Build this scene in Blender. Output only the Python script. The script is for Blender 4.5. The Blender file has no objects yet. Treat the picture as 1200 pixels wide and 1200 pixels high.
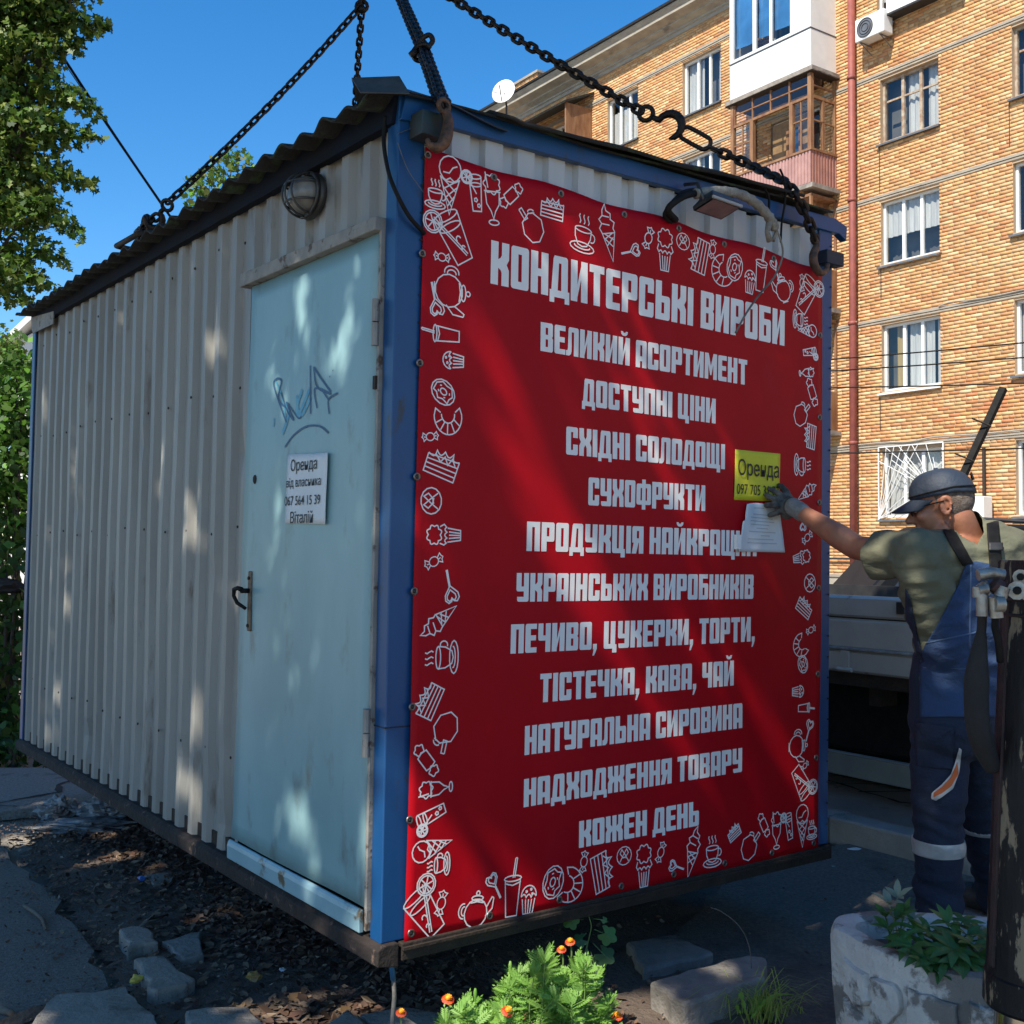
import bpy, bmesh, math, random
import numpy as np
from math import sin, cos, pi, radians, sqrt, atan2, tan
from mathutils import Vector, Matrix, Euler, noise
from mathutils.bvhtree import BVHTree
from mathutils.geometry import tessellate_polygon

random.seed(7); rng = np.random.default_rng(7)
S = bpy.context.scene
COL = S.collection

# ------------------------------------------------------------------ camera
FPX, PITCH, ROLL, CH = 1315.0, 0.0339, radians(0.3), 1.5
cam_d = bpy.data.cameras.new('camera'); cam = bpy.data.objects.new('camera', cam_d); COL.objects.link(cam)
cam_d.sensor_width = 36; cam_d.lens = FPX/1200*36; cam_d.clip_start = .05; cam_d.clip_end = 2000
FW = Vector((0, cos(PITCH), sin(PITCH))); _u = Vector((0, -sin(PITCH), cos(PITCH))); _x = Vector((1, 0, 0))
RT = _x*cos(ROLL)+_u*sin(ROLL); UP = -_x*sin(ROLL)+_u*cos(ROLL)
cam.matrix_world = Matrix(((RT.x, UP.x, -FW.x, 0), (RT.y, UP.y, -FW.y, 0), (RT.z, UP.z, -FW.z, CH), (0, 0, 0, 1)))
S.camera = cam

# ------------------------------------------------------------------ light
SUN_EL = radians(49); SUN_H = Vector((-.60, -.80)).normalized()
SUN = Vector((SUN_H.x*cos(SUN_EL), SUN_H.y*cos(SUN_EL), sin(SUN_EL)))
W = bpy.data.worlds.new('World'); S.world = W; W.use_nodes = True
nt = W.node_tree; nt.nodes.clear()
sky = nt.nodes.new('ShaderNodeTexSky'); sky.sky_type = 'NISHITA'; sky.sun_disc = False
sky.sun_elevation = SUN_EL; sky.sun_rotation = atan2(SUN_H.x, SUN_H.y)
sky.air_density = 1.0; sky.dust_density = 0.3; sky.ozone_density = 3.0; sky.altitude = 200
bgn = nt.nodes.new('ShaderNodeBackground'); bgn.inputs[1].default_value = .12
wo = nt.nodes.new('ShaderNodeOutputWorld')
hs = nt.nodes.new('ShaderNodeHueSaturation'); hs.inputs['Saturation'].default_value = 1.36
nt.links.new(sky.outputs[0], hs.inputs['Color']); nt.links.new(hs.outputs[0], bgn.inputs[0]); nt.links.new(bgn.outputs[0], wo.inputs[0])
sl = bpy.data.lights.new('sun', 'SUN'); sl.energy = 4.6; sl.angle = radians(.5); sl.color = (1, .93, .81)
so = bpy.data.objects.new('sun', sl); COL.objects.link(so); so.rotation_euler = SUN.to_track_quat('Z', 'Y').to_euler(); so.location = (-6, -8, 14)
S.view_settings.view_transform = 'Standard'; S.view_settings.look = 'None'
S.view_settings.exposure = 0.80; S.view_settings.gamma = 1; S.view_settings.use_curve_mapping = False
S.render.engine = 'CYCLES'; S.cycles.max_bounces = 6; S.cycles.transparent_max_bounces = 8

# ------------------------------------------------------------------ helpers
def at(px, py, d):
    """point seen at a photograph pixel, at distance d along +Y"""
    v = FW + RT*((px-600)/FPX) + UP*((600-py)/FPX)
    return Vector((0, 0, CH)) + v*(d/v.y)
def gnd(px, py, z=0):
    v = FW + RT*((px-600)/FPX) + UP*((600-py)/FPX)
    return Vector((0, 0, CH)) + v*((z-CH)/v.z)

WM = {}                                     # world matrices of what is already placed
I4 = Matrix.Identity(4)
def empty(name, loc=(0, 0, 0), label=None, cat=None, group=None, rot=None):
    o = bpy.data.objects.new(name, None); COL.objects.link(o); o.empty_display_size = .1
    m = Matrix.Translation(loc)
    if rot is not None: m = m @ (rot if isinstance(rot, Matrix) else Euler(rot).to_matrix().to_4x4())
    o.matrix_basis = m; WM[o] = m
    tag(o, label, cat, group); return o
def tag(o, label=None, cat=None, group=None, kind=None):
    if label: o['label'] = label
    if cat: o['category'] = cat
    if group: o['group'] = group
    if kind: o['kind'] = kind
    return o
def link(name, me, parent=None, F=I4):
    o = bpy.data.objects.new(name, me); COL.objects.link(o)
    if parent is not None:
        o.parent = parent; o.matrix_basis = WM[parent].inverted() @ F
    else: o.matrix_basis = F
    WM[o] = F.copy(); return o
def recentre(o):
    me = o.data; n = len(me.vertices)
    if not n: return
    a = np.empty(n*3); me.vertices.foreach_get('co', a); a = a.reshape(-1, 3)
    c = Vector(((a[:, 0].min()+a[:, 0].max())/2, (a[:, 1].min()+a[:, 1].max())/2, a[:, 2].min()))
    me.transform(Matrix.Translation(-c)); o.matrix_basis = o.matrix_basis @ Matrix.Translation(c); WM[o] = o.matrix_basis.copy()

class MB:
    def __init__(s): s.v = []; s.f = []; s.m = []; s.col = []
    def add(s, vs, fs, mi=0):
        b = len(s.v); s.v += [tuple(p) for p in vs]; s.f += [tuple(b+i for i in f) for f in fs]; s.m += [mi]*len(fs); return s
    def box(s, a, b, mi=0, M=None):
        x0, y0, z0 = a; x1, y1, z1 = b
        vs = [(x0,y0,z0),(x1,y0,z0),(x1,y1,z0),(x0,y1,z0),(x0,y0,z1),(x1,y0,z1),(x1,y1,z1),(x0,y1,z1)]
        if M is not None: vs = [M @ Vector(p) for p in vs]
        return s.add(vs, [(3,2,1,0),(4,5,6,7),(0,1,5,4),(1,2,6,5),(2,3,7,6),(3,0,4,7)], mi)
    def tube(s, pts, r, n=8, mi=0, cap=True, closed=False, flat=1.0):
        pts = [Vector(p) for p in pts]; N = len(pts)
        rr = r if isinstance(r, (list, tuple)) else [r]*N
        ring = []; prev = None
        for i, p in enumerate(pts):
            if closed: t = pts[(i+1) % N]-pts[i-1]
            else: t = pts[min(i+1, N-1)]-pts[max(i-1, 0)]
            t.normalize()
            if prev is None:
                a = Vector((0, 0, 1)) if abs(t.z) < .9 else Vector((1, 0, 0))
                u = t.cross(a).normalized()
            else:
                u = (prev - t*prev.dot(t)).normalized()
            prev = u; w = t.cross(u)
            ring.append([p+u*(rr[i]*cos(2*pi*k/n))+w*(rr[i]*flat*sin(2*pi*k/n)) for k in range(n)])
        vs = [q for g in ring for q in g]; fs = []
        M_ = N if closed else N-1
        for i in range(M_):
            j = (i+1) % N
            for k in range(n): fs.append((i*n+k, i*n+(k+1) % n, j*n+(k+1) % n, j*n+k))
        if cap and not closed: fs += [tuple(range(n-1, -1, -1)), tuple((N-1)*n+k for k in range(n))]
        return s.add(vs, fs, mi)
    def prism(s, poly, ax0, ax1, M=None, mi=0):
        """poly in (x,y), extruded z ax0..ax1, transformed by M"""
        n = len(poly); vs = [Vector((x, y, ax0)) for x, y in poly]+[Vector((x, y, ax1)) for x, y in poly]
        if M is not None: vs = [M @ p for p in vs]
        fs = [(i, (i+1) % n, n+(i+1) % n, n+i) for i in range(n)]
        tri = tessellate_polygon([[Vector((x, y, 0)) for x, y in poly]])
        fs += [tuple(t) for t in tri] + [tuple(n+i for i in reversed(t)) for t in tri]
        return s.add(vs, fs, mi)
    def flat(s, poly, z=0, M=None, mi=0):
        vs = [Vector((x, y, z)) for x, y in poly]
        if M is not None: vs = [M @ p for p in vs]
        tri = tessellate_polygon([[Vector((x, y, 0)) for x, y in poly]])
        return s.add(vs, [tuple(t) for t in tri], mi)
    def grid(s, fn, nu, nv, mi=0):
        vs = [fn(i/nu, j/nv) for j in range(nv+1) for i in range(nu+1)]
        fs = [(j*(nu+1)+i, j*(nu+1)+i+1, (j+1)*(nu+1)+i+1, (j+1)*(nu+1)+i) for j in range(nv) for i in range(nu)]
        return s.add(vs, fs, mi)
    def sphere(s, c, r, nu=12, nv=8, M=None, mi=0):
        c = Vector(c); r = Vector(r) if not isinstance(r, (int, float)) else Vector((r, r, r))
        vs = []; fs = []
        for j in range(nv+1):
            th = pi*j/nv
            for i in range(nu):
                p = Vector((r.x*sin(th)*cos(2*pi*i/nu), r.y*sin(th)*sin(2*pi*i/nu), r.z*cos(th)))
                if M is not None: p = M @ p
                vs.append(c+p)
        for j in range(nv):
            for i in range(nu):
                a, b = j*nu+i, j*nu+(i+1) % nu
                if j == 0: fs.append((a, b+nu, a+nu)[::-1])
                elif j == nv-1: fs.append((a, a+nu, b))
                else: fs.append((a, a+nu, b+nu, b))
        return s.add(vs, fs, mi)
    def mesh(s, name, mats, smooth=False, fix=True):
        me = bpy.data.meshes.new(name); me.from_pydata(s.v, [], s.f); me.update()
        for m in (mats if isinstance(mats, (list, tuple)) else [mats]): me.materials.append(m)
        if any(s.m): me.polygons.foreach_set('material_index', s.m)
        if fix:
            bm = bmesh.new(); bm.from_mesh(me); bmesh.ops.recalc_face_normals(bm, faces=bm.faces); bm.to_mesh(me); bm.free()
        if smooth: me.shade_smooth()
        return me
    def build(s, name, mats, parent=None, F=I4, smooth=False, bevel=0, fix=True, angle=None):
        if name == 'pane':                     # a pane is one sheet facing outwards
            lo = [min(v[k] for v in s.v) for k in range(3)]; hi = [max(v[k] for v in s.v) for k in range(3)]
            if hi[1]-lo[1] < hi[0]-lo[0]: y = (lo[1]+hi[1])/2; s.v = [(hi[0],y,lo[2]),(lo[0],y,lo[2]),(lo[0],y,hi[2]),(hi[0],y,hi[2])]
            else: x = (lo[0]+hi[0])/2; s.v = [(x,hi[1],lo[2]),(x,lo[1],lo[2]),(x,lo[1],hi[2]),(x,hi[1],hi[2])][::-1]
            s.f = [(0,1,2,3)]; s.m = [0]; fix = False
        me = s.mesh(name, mats, smooth or angle is not None, fix)
        o = link(name, me, parent, F)
        if parent is None: recentre(o)
        if angle is not None: me.set_sharp_from_angle(angle=radians(angle))
        if bevel:
            b = o.modifiers.new('bevel', 'BEVEL'); b.width = bevel; b.segments = 2; b.limit_method = 'ANGLE'; b.angle_limit = radians(40)
        return o

def copy_tree(o, parent=None):
    c = o.copy(); COL.objects.link(c)
    if parent is not None: c.parent = parent
    WM[c] = WM[o]
    for ch in list(o.children): copy_tree(ch, c)
    return c

# ------------------------------------------------------------------ materials
def mat(name, c1, c2=None, scale=5, rough=.6, metal=0, bump=0, bscale=40, stretch=(1, 1, 1), c3=None, s3=3, t3=(.55, .65), spec=.5, attr=None, detail=5, bdist=.01, lo=.35, hi=.65, rough2=None, trans=0, alpha=None, bstretch=None):
    m = bpy.data.materials.new(name); m.use_nodes = True; N = m.node_tree.nodes; L = m.node_tree.links
    b = N['Principled BSDF']; b.inputs['Roughness'].default_value = rough; b.inputs['Metallic'].default_value = metal
    b.inputs['Specular IOR Level'].default_value = spec
    tc = N.new('ShaderNodeTexCoord'); mp = N.new('ShaderNodeMapping'); mp.inputs['Scale'].default_value = stretch
    L.new(tc.outputs['Object'], mp.inputs[0])
    def nz(sc, det=detail, vec=None):
        n = N.new('ShaderNodeTexNoise'); n.inputs['Scale'].default_value = sc; n.inputs['Detail'].default_value = det
        n.inputs['Roughness'].default_value = .62; L.new(vec or mp.outputs[0], n.inputs['Vector']); return n
    def ramp(src, a, bb):
        r = N.new('ShaderNodeMapRange'); r.inputs[1].default_value = a; r.inputs[2].default_value = bb; L.new(src, r.inputs[0]); return r
    def mix(f, A, B):
        x = N.new('ShaderNodeMix'); x.data_type = 'RGBA'; L.new(f, x.inputs[0])
        for k, q in ((6, A), (7, B)):
            if isinstance(q, (tuple, list)): x.inputs[k].default_value = (*q, 1)
            else: L.new(q, x.inputs[k])
        return x.outputs[2]
    cur = c1
    if attr:
        a = N.new('ShaderNodeAttribute'); a.attribute_name = attr; cur = a.outputs['Color']
    if c2 is not None:
        r = ramp(nz(scale).outputs[0], lo, hi)
        if attr:
            x = N.new('ShaderNodeMix'); x.data_type = 'RGBA'; x.blend_type = 'MULTIPLY'; L.new(r.outputs[0], x.inputs[0]); L.new(cur, x.inputs[6]); x.inputs[7].default_value = (*c2, 1); cur = x.outputs[2]
        else: cur = mix(r.outputs[0], cur, c2)
        if rough2 is not None:
            q = N.new('ShaderNodeMapRange'); q.inputs[3].default_value = rough; q.inputs[4].default_value = rough2; L.new(r.outputs[0], q.inputs[0]); L.new(q.outputs[0], b.inputs['Roughness'])
    if c3 is not None:
        r3 = ramp(nz(s3, 8).outputs[0], *t3); cur = mix(r3.outputs[0], cur, c3)
    if isinstance(cur, tuple): b.inputs['Base Color'].default_value = (*cur, 1)
    else: L.new(cur, b.inputs['Base Color'])
    if bump:
        vec = mp.outputs[0]
        if bstretch:
            mp2 = N.new('ShaderNodeMapping'); mp2.inputs['Scale'].default_value = bstretch; L.new(tc.outputs['Object'], mp2.inputs[0]); vec = mp2.outputs[0]
        bn = N.new('ShaderNodeBump'); bn.inputs['Strength'].default_value = bump; bn.inputs['Distance'].default_value = bdist
        L.new(nz(bscale, 6, vec).outputs[0], bn.inputs['Height']); L.new(bn.outputs[0], b.inputs['Normal'])
    if trans:
        t = N.new('ShaderNodeBsdfTranslucent')
        if isinstance(cur, tuple): t.inputs[0].default_value = (*cur, 1)
        else: L.new(cur, t.inputs[0])
        mx = N.new('ShaderNodeMixShader'); mx.inputs[0].default_value = trans
        L.new(b.outputs[0], mx.inputs[1]); L.new(t.outputs[0], mx.inputs[2]); L.new(mx.outputs[0], N['Material Output'].inputs[0])
    if alpha is not None: b.inputs['Alpha'].default_value = alpha
    return m

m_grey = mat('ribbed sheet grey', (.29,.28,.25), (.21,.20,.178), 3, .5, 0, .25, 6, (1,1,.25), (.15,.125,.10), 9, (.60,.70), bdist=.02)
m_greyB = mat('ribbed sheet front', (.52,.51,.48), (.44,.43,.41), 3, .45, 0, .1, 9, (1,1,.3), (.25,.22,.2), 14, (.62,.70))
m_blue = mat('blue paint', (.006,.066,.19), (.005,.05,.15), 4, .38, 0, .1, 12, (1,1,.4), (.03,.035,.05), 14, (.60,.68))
m_blued = mat('dark blue paint', (.004,.014,.04), (.006,.010,.018), 4, .55, 0, .1, 20)
m_door = mat('pale blue paint', (.24,.385,.40), (.185,.315,.33), 2.2, .42, 0, .12, 4, (1,1,.5), (.14,.19,.18), 7, (.58,.74), bdist=.02)
m_doorlow = mat('pale blue enamel', (.27,.42,.46), (.22,.36,.40), 5, .42, 0, .15, 12, (1,1,1), (.13,.10,.06), 8, (.59,.66))
m_frame = mat('weathered door trim', (.30,.275,.24), (.20,.19,.17), 12, .7, 0, .4, 40, (1,1,1), (.09,.06,.04), 20, (.57,.64))
m_rust = mat('rusty beam', (.034,.022,.017), (.016,.012,.010), 9, .85, .1, .9, 35, (1,1,1), (.16,.10,.07), 25, (.6,.7))
m_darkrust = mat('grimy steel', (.03,.024,.02), (.05,.035,.025), 14, .75, .4, .6, 60)
m_chain = mat('blackened chain steel', (.018,.016,.016), (.045,.03,.022), 25, .5, .7, .4, 90)
m_hookrust = mat('rusty forged hook', (.20,.10,.055), (.06,.04,.03), 30, .65, .5, .5, 80)
m_roof = mat('dirty roofing sheet', (.009,.009,.008), (.020,.018,.015), 8, .9, 0, .8, 50, c3=(.03,.05,.02), s3=12)
m_zinc = mat('galvanised offcut', (.16,.165,.17), (.10,.105,.11), 22, .45, .7, .2, 60)
m_red = mat('red vinyl', (.43,.0015,.008), (.36,.001,.007), 2.2, .5, 0, .10, 5, (1,1,.6), bdist=.03, c3=(.36,.004,.014), s3=5, t3=(.55,.8), spec=.14)
m_print = mat('white print', (.84,.80,.74), (.77,.73,.68), 6, .42, 0, .06, 8, (1,1,.5), spec=.35)
m_linep = mat('white line print', (.80,.74,.70), None, rough=.45)
m_eye = mat('dull eyelet', (.28,.25,.22), (.14,.09,.07), 40, .4, .8)
m_eyeh = mat('eyelet screw', (.06,.045,.04), None, rough=.5, metal=.8)
m_paper = mat('white paper', (.66,.68,.68), (.58,.6,.6), 4, .7, 0, .3, 7, bdist=.01)
m_yel = mat('yellow paper', (.60,.56,.02), (.52,.48,.02), 6, .55, 0, .25, 8, bdist=.01)
m_ink = mat('black ink', (.012,.012,.012), None, rough=.6)
m_grafb = mat('navy marker', (.015,.06,.14), (.03,.10,.2), 60, .5)
m_grafc = mat('cyan marker', (.05,.26,.40), (.13,.36,.45), 40, .5)
m_black = mat('black rubber', (.006,.006,.006), (.014,.013,.012), 20, .7, 0, .2, 60, spec=.2)
m_lampglass = mat('dusty lamp glass', (.22,.21,.19), (.14,.135,.12), 14, .3)
m_wrap = mat('tape wrapped cable', (.30,.28,.23), (.19,.17,.14), 30, .8, 0, .8, 60)
m_flood = mat('floodlight aluminium', (.09,.085,.08), (.05,.05,.048), 20, .5, .6)
m_asph = mat('asphalt', (.11,.10,.088), (.21,.19,.168), 75, .93, 0, .8, 160, c3=(.20,.175,.145), s3=2.2, t3=(.58,.76), bdist=.012)
m_road = mat('dusty road asphalt', (.105,.088,.072), (.19,.162,.135), 70, .94, 0, .9, 130, c3=(.075,.064,.055), s3=3, t3=(.55,.7), bdist=.012)
m_asph2 = mat('old asphalt', (.16,.148,.134), (.28,.26,.235), 60, .92, 0, .8, 120, c3=(.055,.05,.048), s3=4, t3=(.58,.7), bdist=.012)
m_soil = mat('dusty soil', (.15,.112,.085), (.09,.067,.052), 3.5, .97, 0, .9, 60, c3=(.13,.105,.085), s3=1.8, t3=(.5,.68), bdist=.02)
m_conc = mat('old concrete', (.27,.245,.215), (.18,.165,.145), 9, .92, 0, .8, 50, c3=(.09,.075,.06), s3=6, t3=(.58,.7), bdist=.015)
m_kerb = mat('kerb concrete', (.33,.31,.28), (.26,.245,.22), 5, .9, 0, .6, 60, c3=(.10,.095,.085), s3=3, t3=(.55,.7))
m_pave = mat('worn paving', (.42,.38,.35), (.33,.30,.28), 3, .92, 0, .7, 70, c3=(.10,.09,.085), s3=5, t3=(.6,.7))
m_plant_c = mat('peeling painted concrete', (.60,.565,.51), (.46,.43,.39), 7, .85, 0, .8, 26, c3=(.20,.18,.16), s3=6.5, t3=(.50,.55), bdist=.02)
m_leaf = mat('foliage', (.1,.2,.05), (.75,.8,.7), 2, .5, attr='tint', trans=.35, spec=.4)
m_dead = mat('dead leaves', (.1,.06,.03), None, rough=.85, attr='tint')
m_bark = mat('bark', (.09,.07,.055), (.05,.04,.03), 12, .95, 0, .9, 30, (1,1,.3))
m_stem = mat('green stems', (.12,.20,.05), None, rough=.6)
m_brick = mat('brick', (.5,.3,.15), (.93,.84,.78), .9, .9, attr='tint', detail=2)
m_mortar = mat('mortar', (.43,.31,.20), (.34,.25,.16), 3, .95)
m_stucco = mat('grey moulding stucco', (.36,.32,.25), (.26,.23,.19), 3, .9, 0, .4, 20, (1,1,3), c3=(.16,.14,.12), s3=1.2, t3=(.58,.7))
m_white = mat('white window plastic', (.72,.72,.70), (.66,.66,.64), 5, .4)
m_balw = mat('white cladding', (.72,.71,.67), (.64,.63,.6), 2, .5, c3=(.45,.44,.4), s3=3, t3=(.68,.8))
m_oldwood = mat('peeling wood', (.42,.36,.28), (.25,.15,.09), 8, .8, 0, .4, 40)
m_brwood = mat('brown varnished wood', (.17,.07,.03), (.28,.15,.07), 7, .65, 0, .3, 30, (1,1,.3))
m_pipe = mat('red brown pipe', (.27,.07,.05), (.20,.05,.04), 5, .6)
m_pinkrib = mat('pink ribbed cladding', (.42,.24,.21), (.33,.18,.16), 4, .7)
m_slab = mat('balcony slab', (.30,.27,.23), (.16,.13,.11), 5, .9)
m_darkm = mat('dark sheet metal', (.025,.025,.028), (.045,.045,.045), 8, .6, .3)
m_sill = mat('grey metal sill', (.17,.18,.19), (.12,.12,.13), 5, .5, .4)
def glass(name, col, rough=.05):
    m = mat(name, col, tuple(c*.6 for c in col), 1.2, rough, spec=.8); return m
m_glass = glass('window glass', (.035,.05,.075))
m_glassb = glass('blue film behind glass', (.06,.20,.42), .12)
m_curt = mat('net curtain', (.50,.49,.46), (.38,.37,.35), 3, .8, 0, .6, 14, (6,6,.4))
m_curty = mat('ochre curtain', (.36,.25,.09), (.28,.19,.07), 4, .85, 0, .5, 14, (6,6,.4))
m_alu = mat('grey painted dropside', (.56,.52,.45), (.46,.43,.375), 3, .5, .25, .15, 20, (1,1,1), (.09,.08,.07), 10, (.66,.76))
m_rail = mat('guard rail paint', (.30,.29,.23), (.23,.22,.18), 5, .55, .2)
m_cyl = mat('scratched black paint', (.007,.007,.008), (.016,.015,.015), 10, .5, 0, .5, 40, (1,1,.3), (.22,.17,.11), 22, (.585,.62), spec=.2)
m_cylr = mat('rusty dark red edge', (.045,.018,.015), (.02,.012,.01), 20, .7, 0, .5, 60)
m_chrome = mat('chromed piston', (.62,.58,.50), (.5,.46,.4), 8, .18, 1.0)
m_fit = mat('pale hydraulic fittings', (.40,.37,.31), (.22,.18,.14), 30, .4, .6, .3, 60)
m_skin = mat('tanned skin', (.36,.155,.085), (.29,.11,.06), 14, .5, 0, .12, 90)
m_hair = mat('short grey brown hair', (.10,.065,.045), (.20,.16,.13), 60, .8, 0, .8, 160)
m_shirt = mat('olive cotton', (.135,.135,.085), (.11,.11,.07), 6, .9, 0, .5, 9, (1,1,1.6), bdist=.02)
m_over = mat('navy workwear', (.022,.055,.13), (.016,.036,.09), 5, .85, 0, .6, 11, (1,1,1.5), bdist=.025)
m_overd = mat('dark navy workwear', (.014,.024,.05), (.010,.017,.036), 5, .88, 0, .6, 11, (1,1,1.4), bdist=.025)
m_cap = mat('navy leather cap', (.016,.026,.045), (.024,.036,.056), 7, .62, 0, .3, 60)
m_glove = mat('worn work glove', (.16,.145,.12), (.045,.04,.035), 22, .95, 0, .8, 80)
m_cuff = mat('knitted glove cuff', (.26,.25,.23), (.2,.19,.17), 40, .95, 0, .8, 120)
m_refl = mat('reflective tape', (.62,.62,.6), (.5,.5,.48), 18, .35, .3, .3, 60)
m_orange = mat('orange piping', (.62,.13,.03), None, rough=.6)
m_boot = mat('brown boot', (.05,.038,.03), (.03,.024,.02), 12, .6)
m_plastic = mat('crumpled plastic film', (.42,.43,.44), (.22,.22,.22), 14, .25, 0, 1.0, 30, c3=(.12,.10,.09), s3=8, trans=.3)
m_car = mat('black car paint', (.010,.011,.013), None, rough=.5, spec=.1)
m_bluecap = mat('blue plastic', (.03,.13,.45), None, rough=.4)

# kiosk frame: x along the poster face, y along the door side, z up; hanging slightly out of level
KM = Matrix.Translation((-.3733, 3.2857, .358)) @ Euler((.0065, .0111, .6464)).to_matrix().to_4x4()
KW, KL, KH = 2.057, 4.147, 2.5
def kw(x, y, z): return KM @ Vector((x, y, z))

# leaves: one mesh of many small folded faces with a colour attribute
def leaf_mesh(name, P, size, cols, up=.5, jitter=.35, lobes=False, elong=.62):
    n = len(P); P = np.asarray(P)
    d = rng.normal(size=(n, 3)); d[:, 2] -= .35; d /= np.linalg.norm(d, axis=1)[:, None]
    nrm = rng.normal(size=(n, 3)); nrm[:, 2] += up*2.2
    nrm -= d*(nrm*d).sum(1)[:, None]; nrm /= np.linalg.norm(nrm, axis=1)[:, None]+1e-9
    w = np.cross(nrm, d); s = (size*(1+jitter*(rng.random(n)*2-1)))[:, None]
    if lobes:
        out = [(0, 0, 0), (.18, .42, .06), (.42, .20, .0), (.62, .46, .05), (.72, .16, 0), (1, 0, -.06), (.72, -.16, 0), (.62, -.46, .05), (.42, -.20, 0), (.18, -.42, .06)]
    else:
        out = [(0, 0, 0), (.35, elong*.5, .07), (.75, elong*.33, .04), (1, 0, -.05), (.75, -elong*.33, .04), (.35, -elong*.5, .07)]
    k = len(out)
    V = np.stack([P+s*(a*d+b*w+c*nrm) for a, b, c in out], 1).reshape(-1, 3)
    me = bpy.data.meshes.new(name)
    me.vertices.add(n*k); me.vertices.foreach_set('co', V.ravel())
    me.loops.add(n*k); me.loops.foreach_set('vertex_index', np.arange(n*k, dtype=np.int32))
    me.polygons.add(n); me.polygons.foreach_set('loop_start', np.arange(0, n*k, k, dtype=np.int32))
    me.update(calc_edges=True)
    cols = np.asarray(cols); c = cols[rng.integers(0, len(cols), n)]*(.75+.5*rng.random((n, 1)))
    ca = me.color_attributes.new('tint', 'FLOAT_COLOR', 'POINT')
    ca.data.foreach_set('color', np.repeat(np.concatenate([c, np.ones((n, 1))], 1), k, 0).ravel())
    me.materials.append(m_leaf); me.validate(); return me
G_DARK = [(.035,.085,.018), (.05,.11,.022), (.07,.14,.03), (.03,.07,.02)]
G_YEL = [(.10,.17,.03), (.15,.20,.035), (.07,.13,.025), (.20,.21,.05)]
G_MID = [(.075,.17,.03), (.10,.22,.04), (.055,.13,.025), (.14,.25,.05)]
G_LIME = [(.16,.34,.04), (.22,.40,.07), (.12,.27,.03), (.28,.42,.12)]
def clusters(cs, per, flat=.7, shell=.55):
    P = []
    for (x, y, z, r) in cs:
        n = int(per*r*r); d = rng.normal(size=(n, 3)); d /= np.linalg.norm(d, axis=1)[:, None]
        rad = r*(shell+(1-shell)*rng.random((n, 1)))*(.8+.35*rng.random((n, 1)))
        P.append(np.array([x, y, z])+d*rad*np.array([1, 1, flat]))
    return np.concatenate(P)
def tree(name, label, base, trunk_r, height, cs, per, size, cols, limbs=True, group=None, lobes=True, cut=None):
    t = empty(name, base, label, 'tree', group)
    b = Vector(base); mb = MB()
    top = Vector((np.mean([c[0] for c in cs]), np.mean([c[1] for c in cs]), height))
    mid = b.lerp(top, .5)+Vector((.15, -.1, 0))
    mb.tube([b-Vector((0,0,.1)), b+Vector((0, 0, .4)), mid, top], [trunk_r*1.25, trunk_r, trunk_r*.7, trunk_r*.2], 10)
    for c in cs[:18]:
        s = b.lerp(top, random.uniform(.35, .75)); e = Vector(c[:3]); m_ = (s+e)/2+Vector((0, 0, .25))
        mb.tube([s, m_, e], [trunk_r*.28, trunk_r*.16, trunk_r*.05], 6)
    mb.build('trunk', m_bark, t, I4, smooth=True)
    P = clusters(cs, per)
    if cut is not None: P = P[cut(P)]
    link('crown', leaf_mesh(name+' crown', P, size, cols, lobes=lobes), t)
    return t

# ================================================================== GROUND
def sheet(name, poly, z, m, nz=0.0, cell=None, kind='structure', label=None):
    """a ground sheet bounded by poly, dense enough to be uneven"""
    xs = [p[0] for p in poly]; ys = [p[1] for p in poly]
    if cell is None:
        mb = MB(); mb.flat(poly, z); o = mb.build(name, m, fix=True)
    else:
        bm = bmesh.new()
        nx = int((max(xs)-min(xs))/cell)+1; ny = int((max(ys)-min(ys))/cell)+1
        from mathutils.geometry import intersect_point_quad_2d
        def inside(x, y):
            c = False; j = len(poly)-1
            for i in range(len(poly)):
                if (poly[i][1] > y) != (poly[j][1] > y) and x < (poly[j][0]-poly[i][0])*(y-poly[i][1])/(poly[j][1]-poly[i][1])+poly[i][0]: c = not c
                j = i
            return c
        def q(i, j):
            x = min(xs)+i*cell; y = min(ys)+j*cell
            jx = noise.noise((x*3, y*3, 5))*.02; jy = noise.noise((x*3, y*3, 9))*.02
            h = nz*(noise.noise((x*1.3, y*1.3, 0))+.5*noise.noise((x*5, y*5, 3))+.3*noise.noise((x*16, y*16, 7)))
            return (x+jx, y+jy, z+h)
        vt = {}
        for i in range(nx):
            for j in range(ny):
                if inside(min(xs)+(i+.5)*cell, min(ys)+(j+.5)*cell):
                    f = []
                    for a, b in ((i, j), (i+1, j), (i+1, j+1), (i, j+1)):
                        if (a, b) not in vt: vt[a, b] = bm.verts.new(q(a, b))
                        f.append(vt[a, b])
                    bm.faces.new(f)
        me = bpy.data.meshes.new(name); bm.to_mesh(me); bm.free(); me.materials.append(m); me.shade_smooth()
        o = link(name, me)
    tag(o, kind=kind); return o
gp = MB(); gp.add([(-300, -200, 0), (300, -200, 0), (300, 500, 0), (-300, 500, 0)], [(0, 1, 2, 3)])
m_yard = mat('dusty yard', (.30,.26,.21), (.22,.19,.15), .8, .95, 0, .5, 60)
ground = gp.build('ground', m_yard); ground.location.z = -.03; tag(ground, kind='structure')
soil = sheet('bare_soil', [(-2.75, 6.6), (-2.35, 5.5), (-1.85, 4.75), (-1.25, 3.75), (-.9, 3.3), (-.4, 2.4), (1.0, 2.2), (.85, 3.4), (.75, 4.2), (1.1, 5.4), (-.2, 7.6), (-1.2, 8.8), (-2.1, 8.0)], .0, m_soil, .022, .045)
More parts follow.
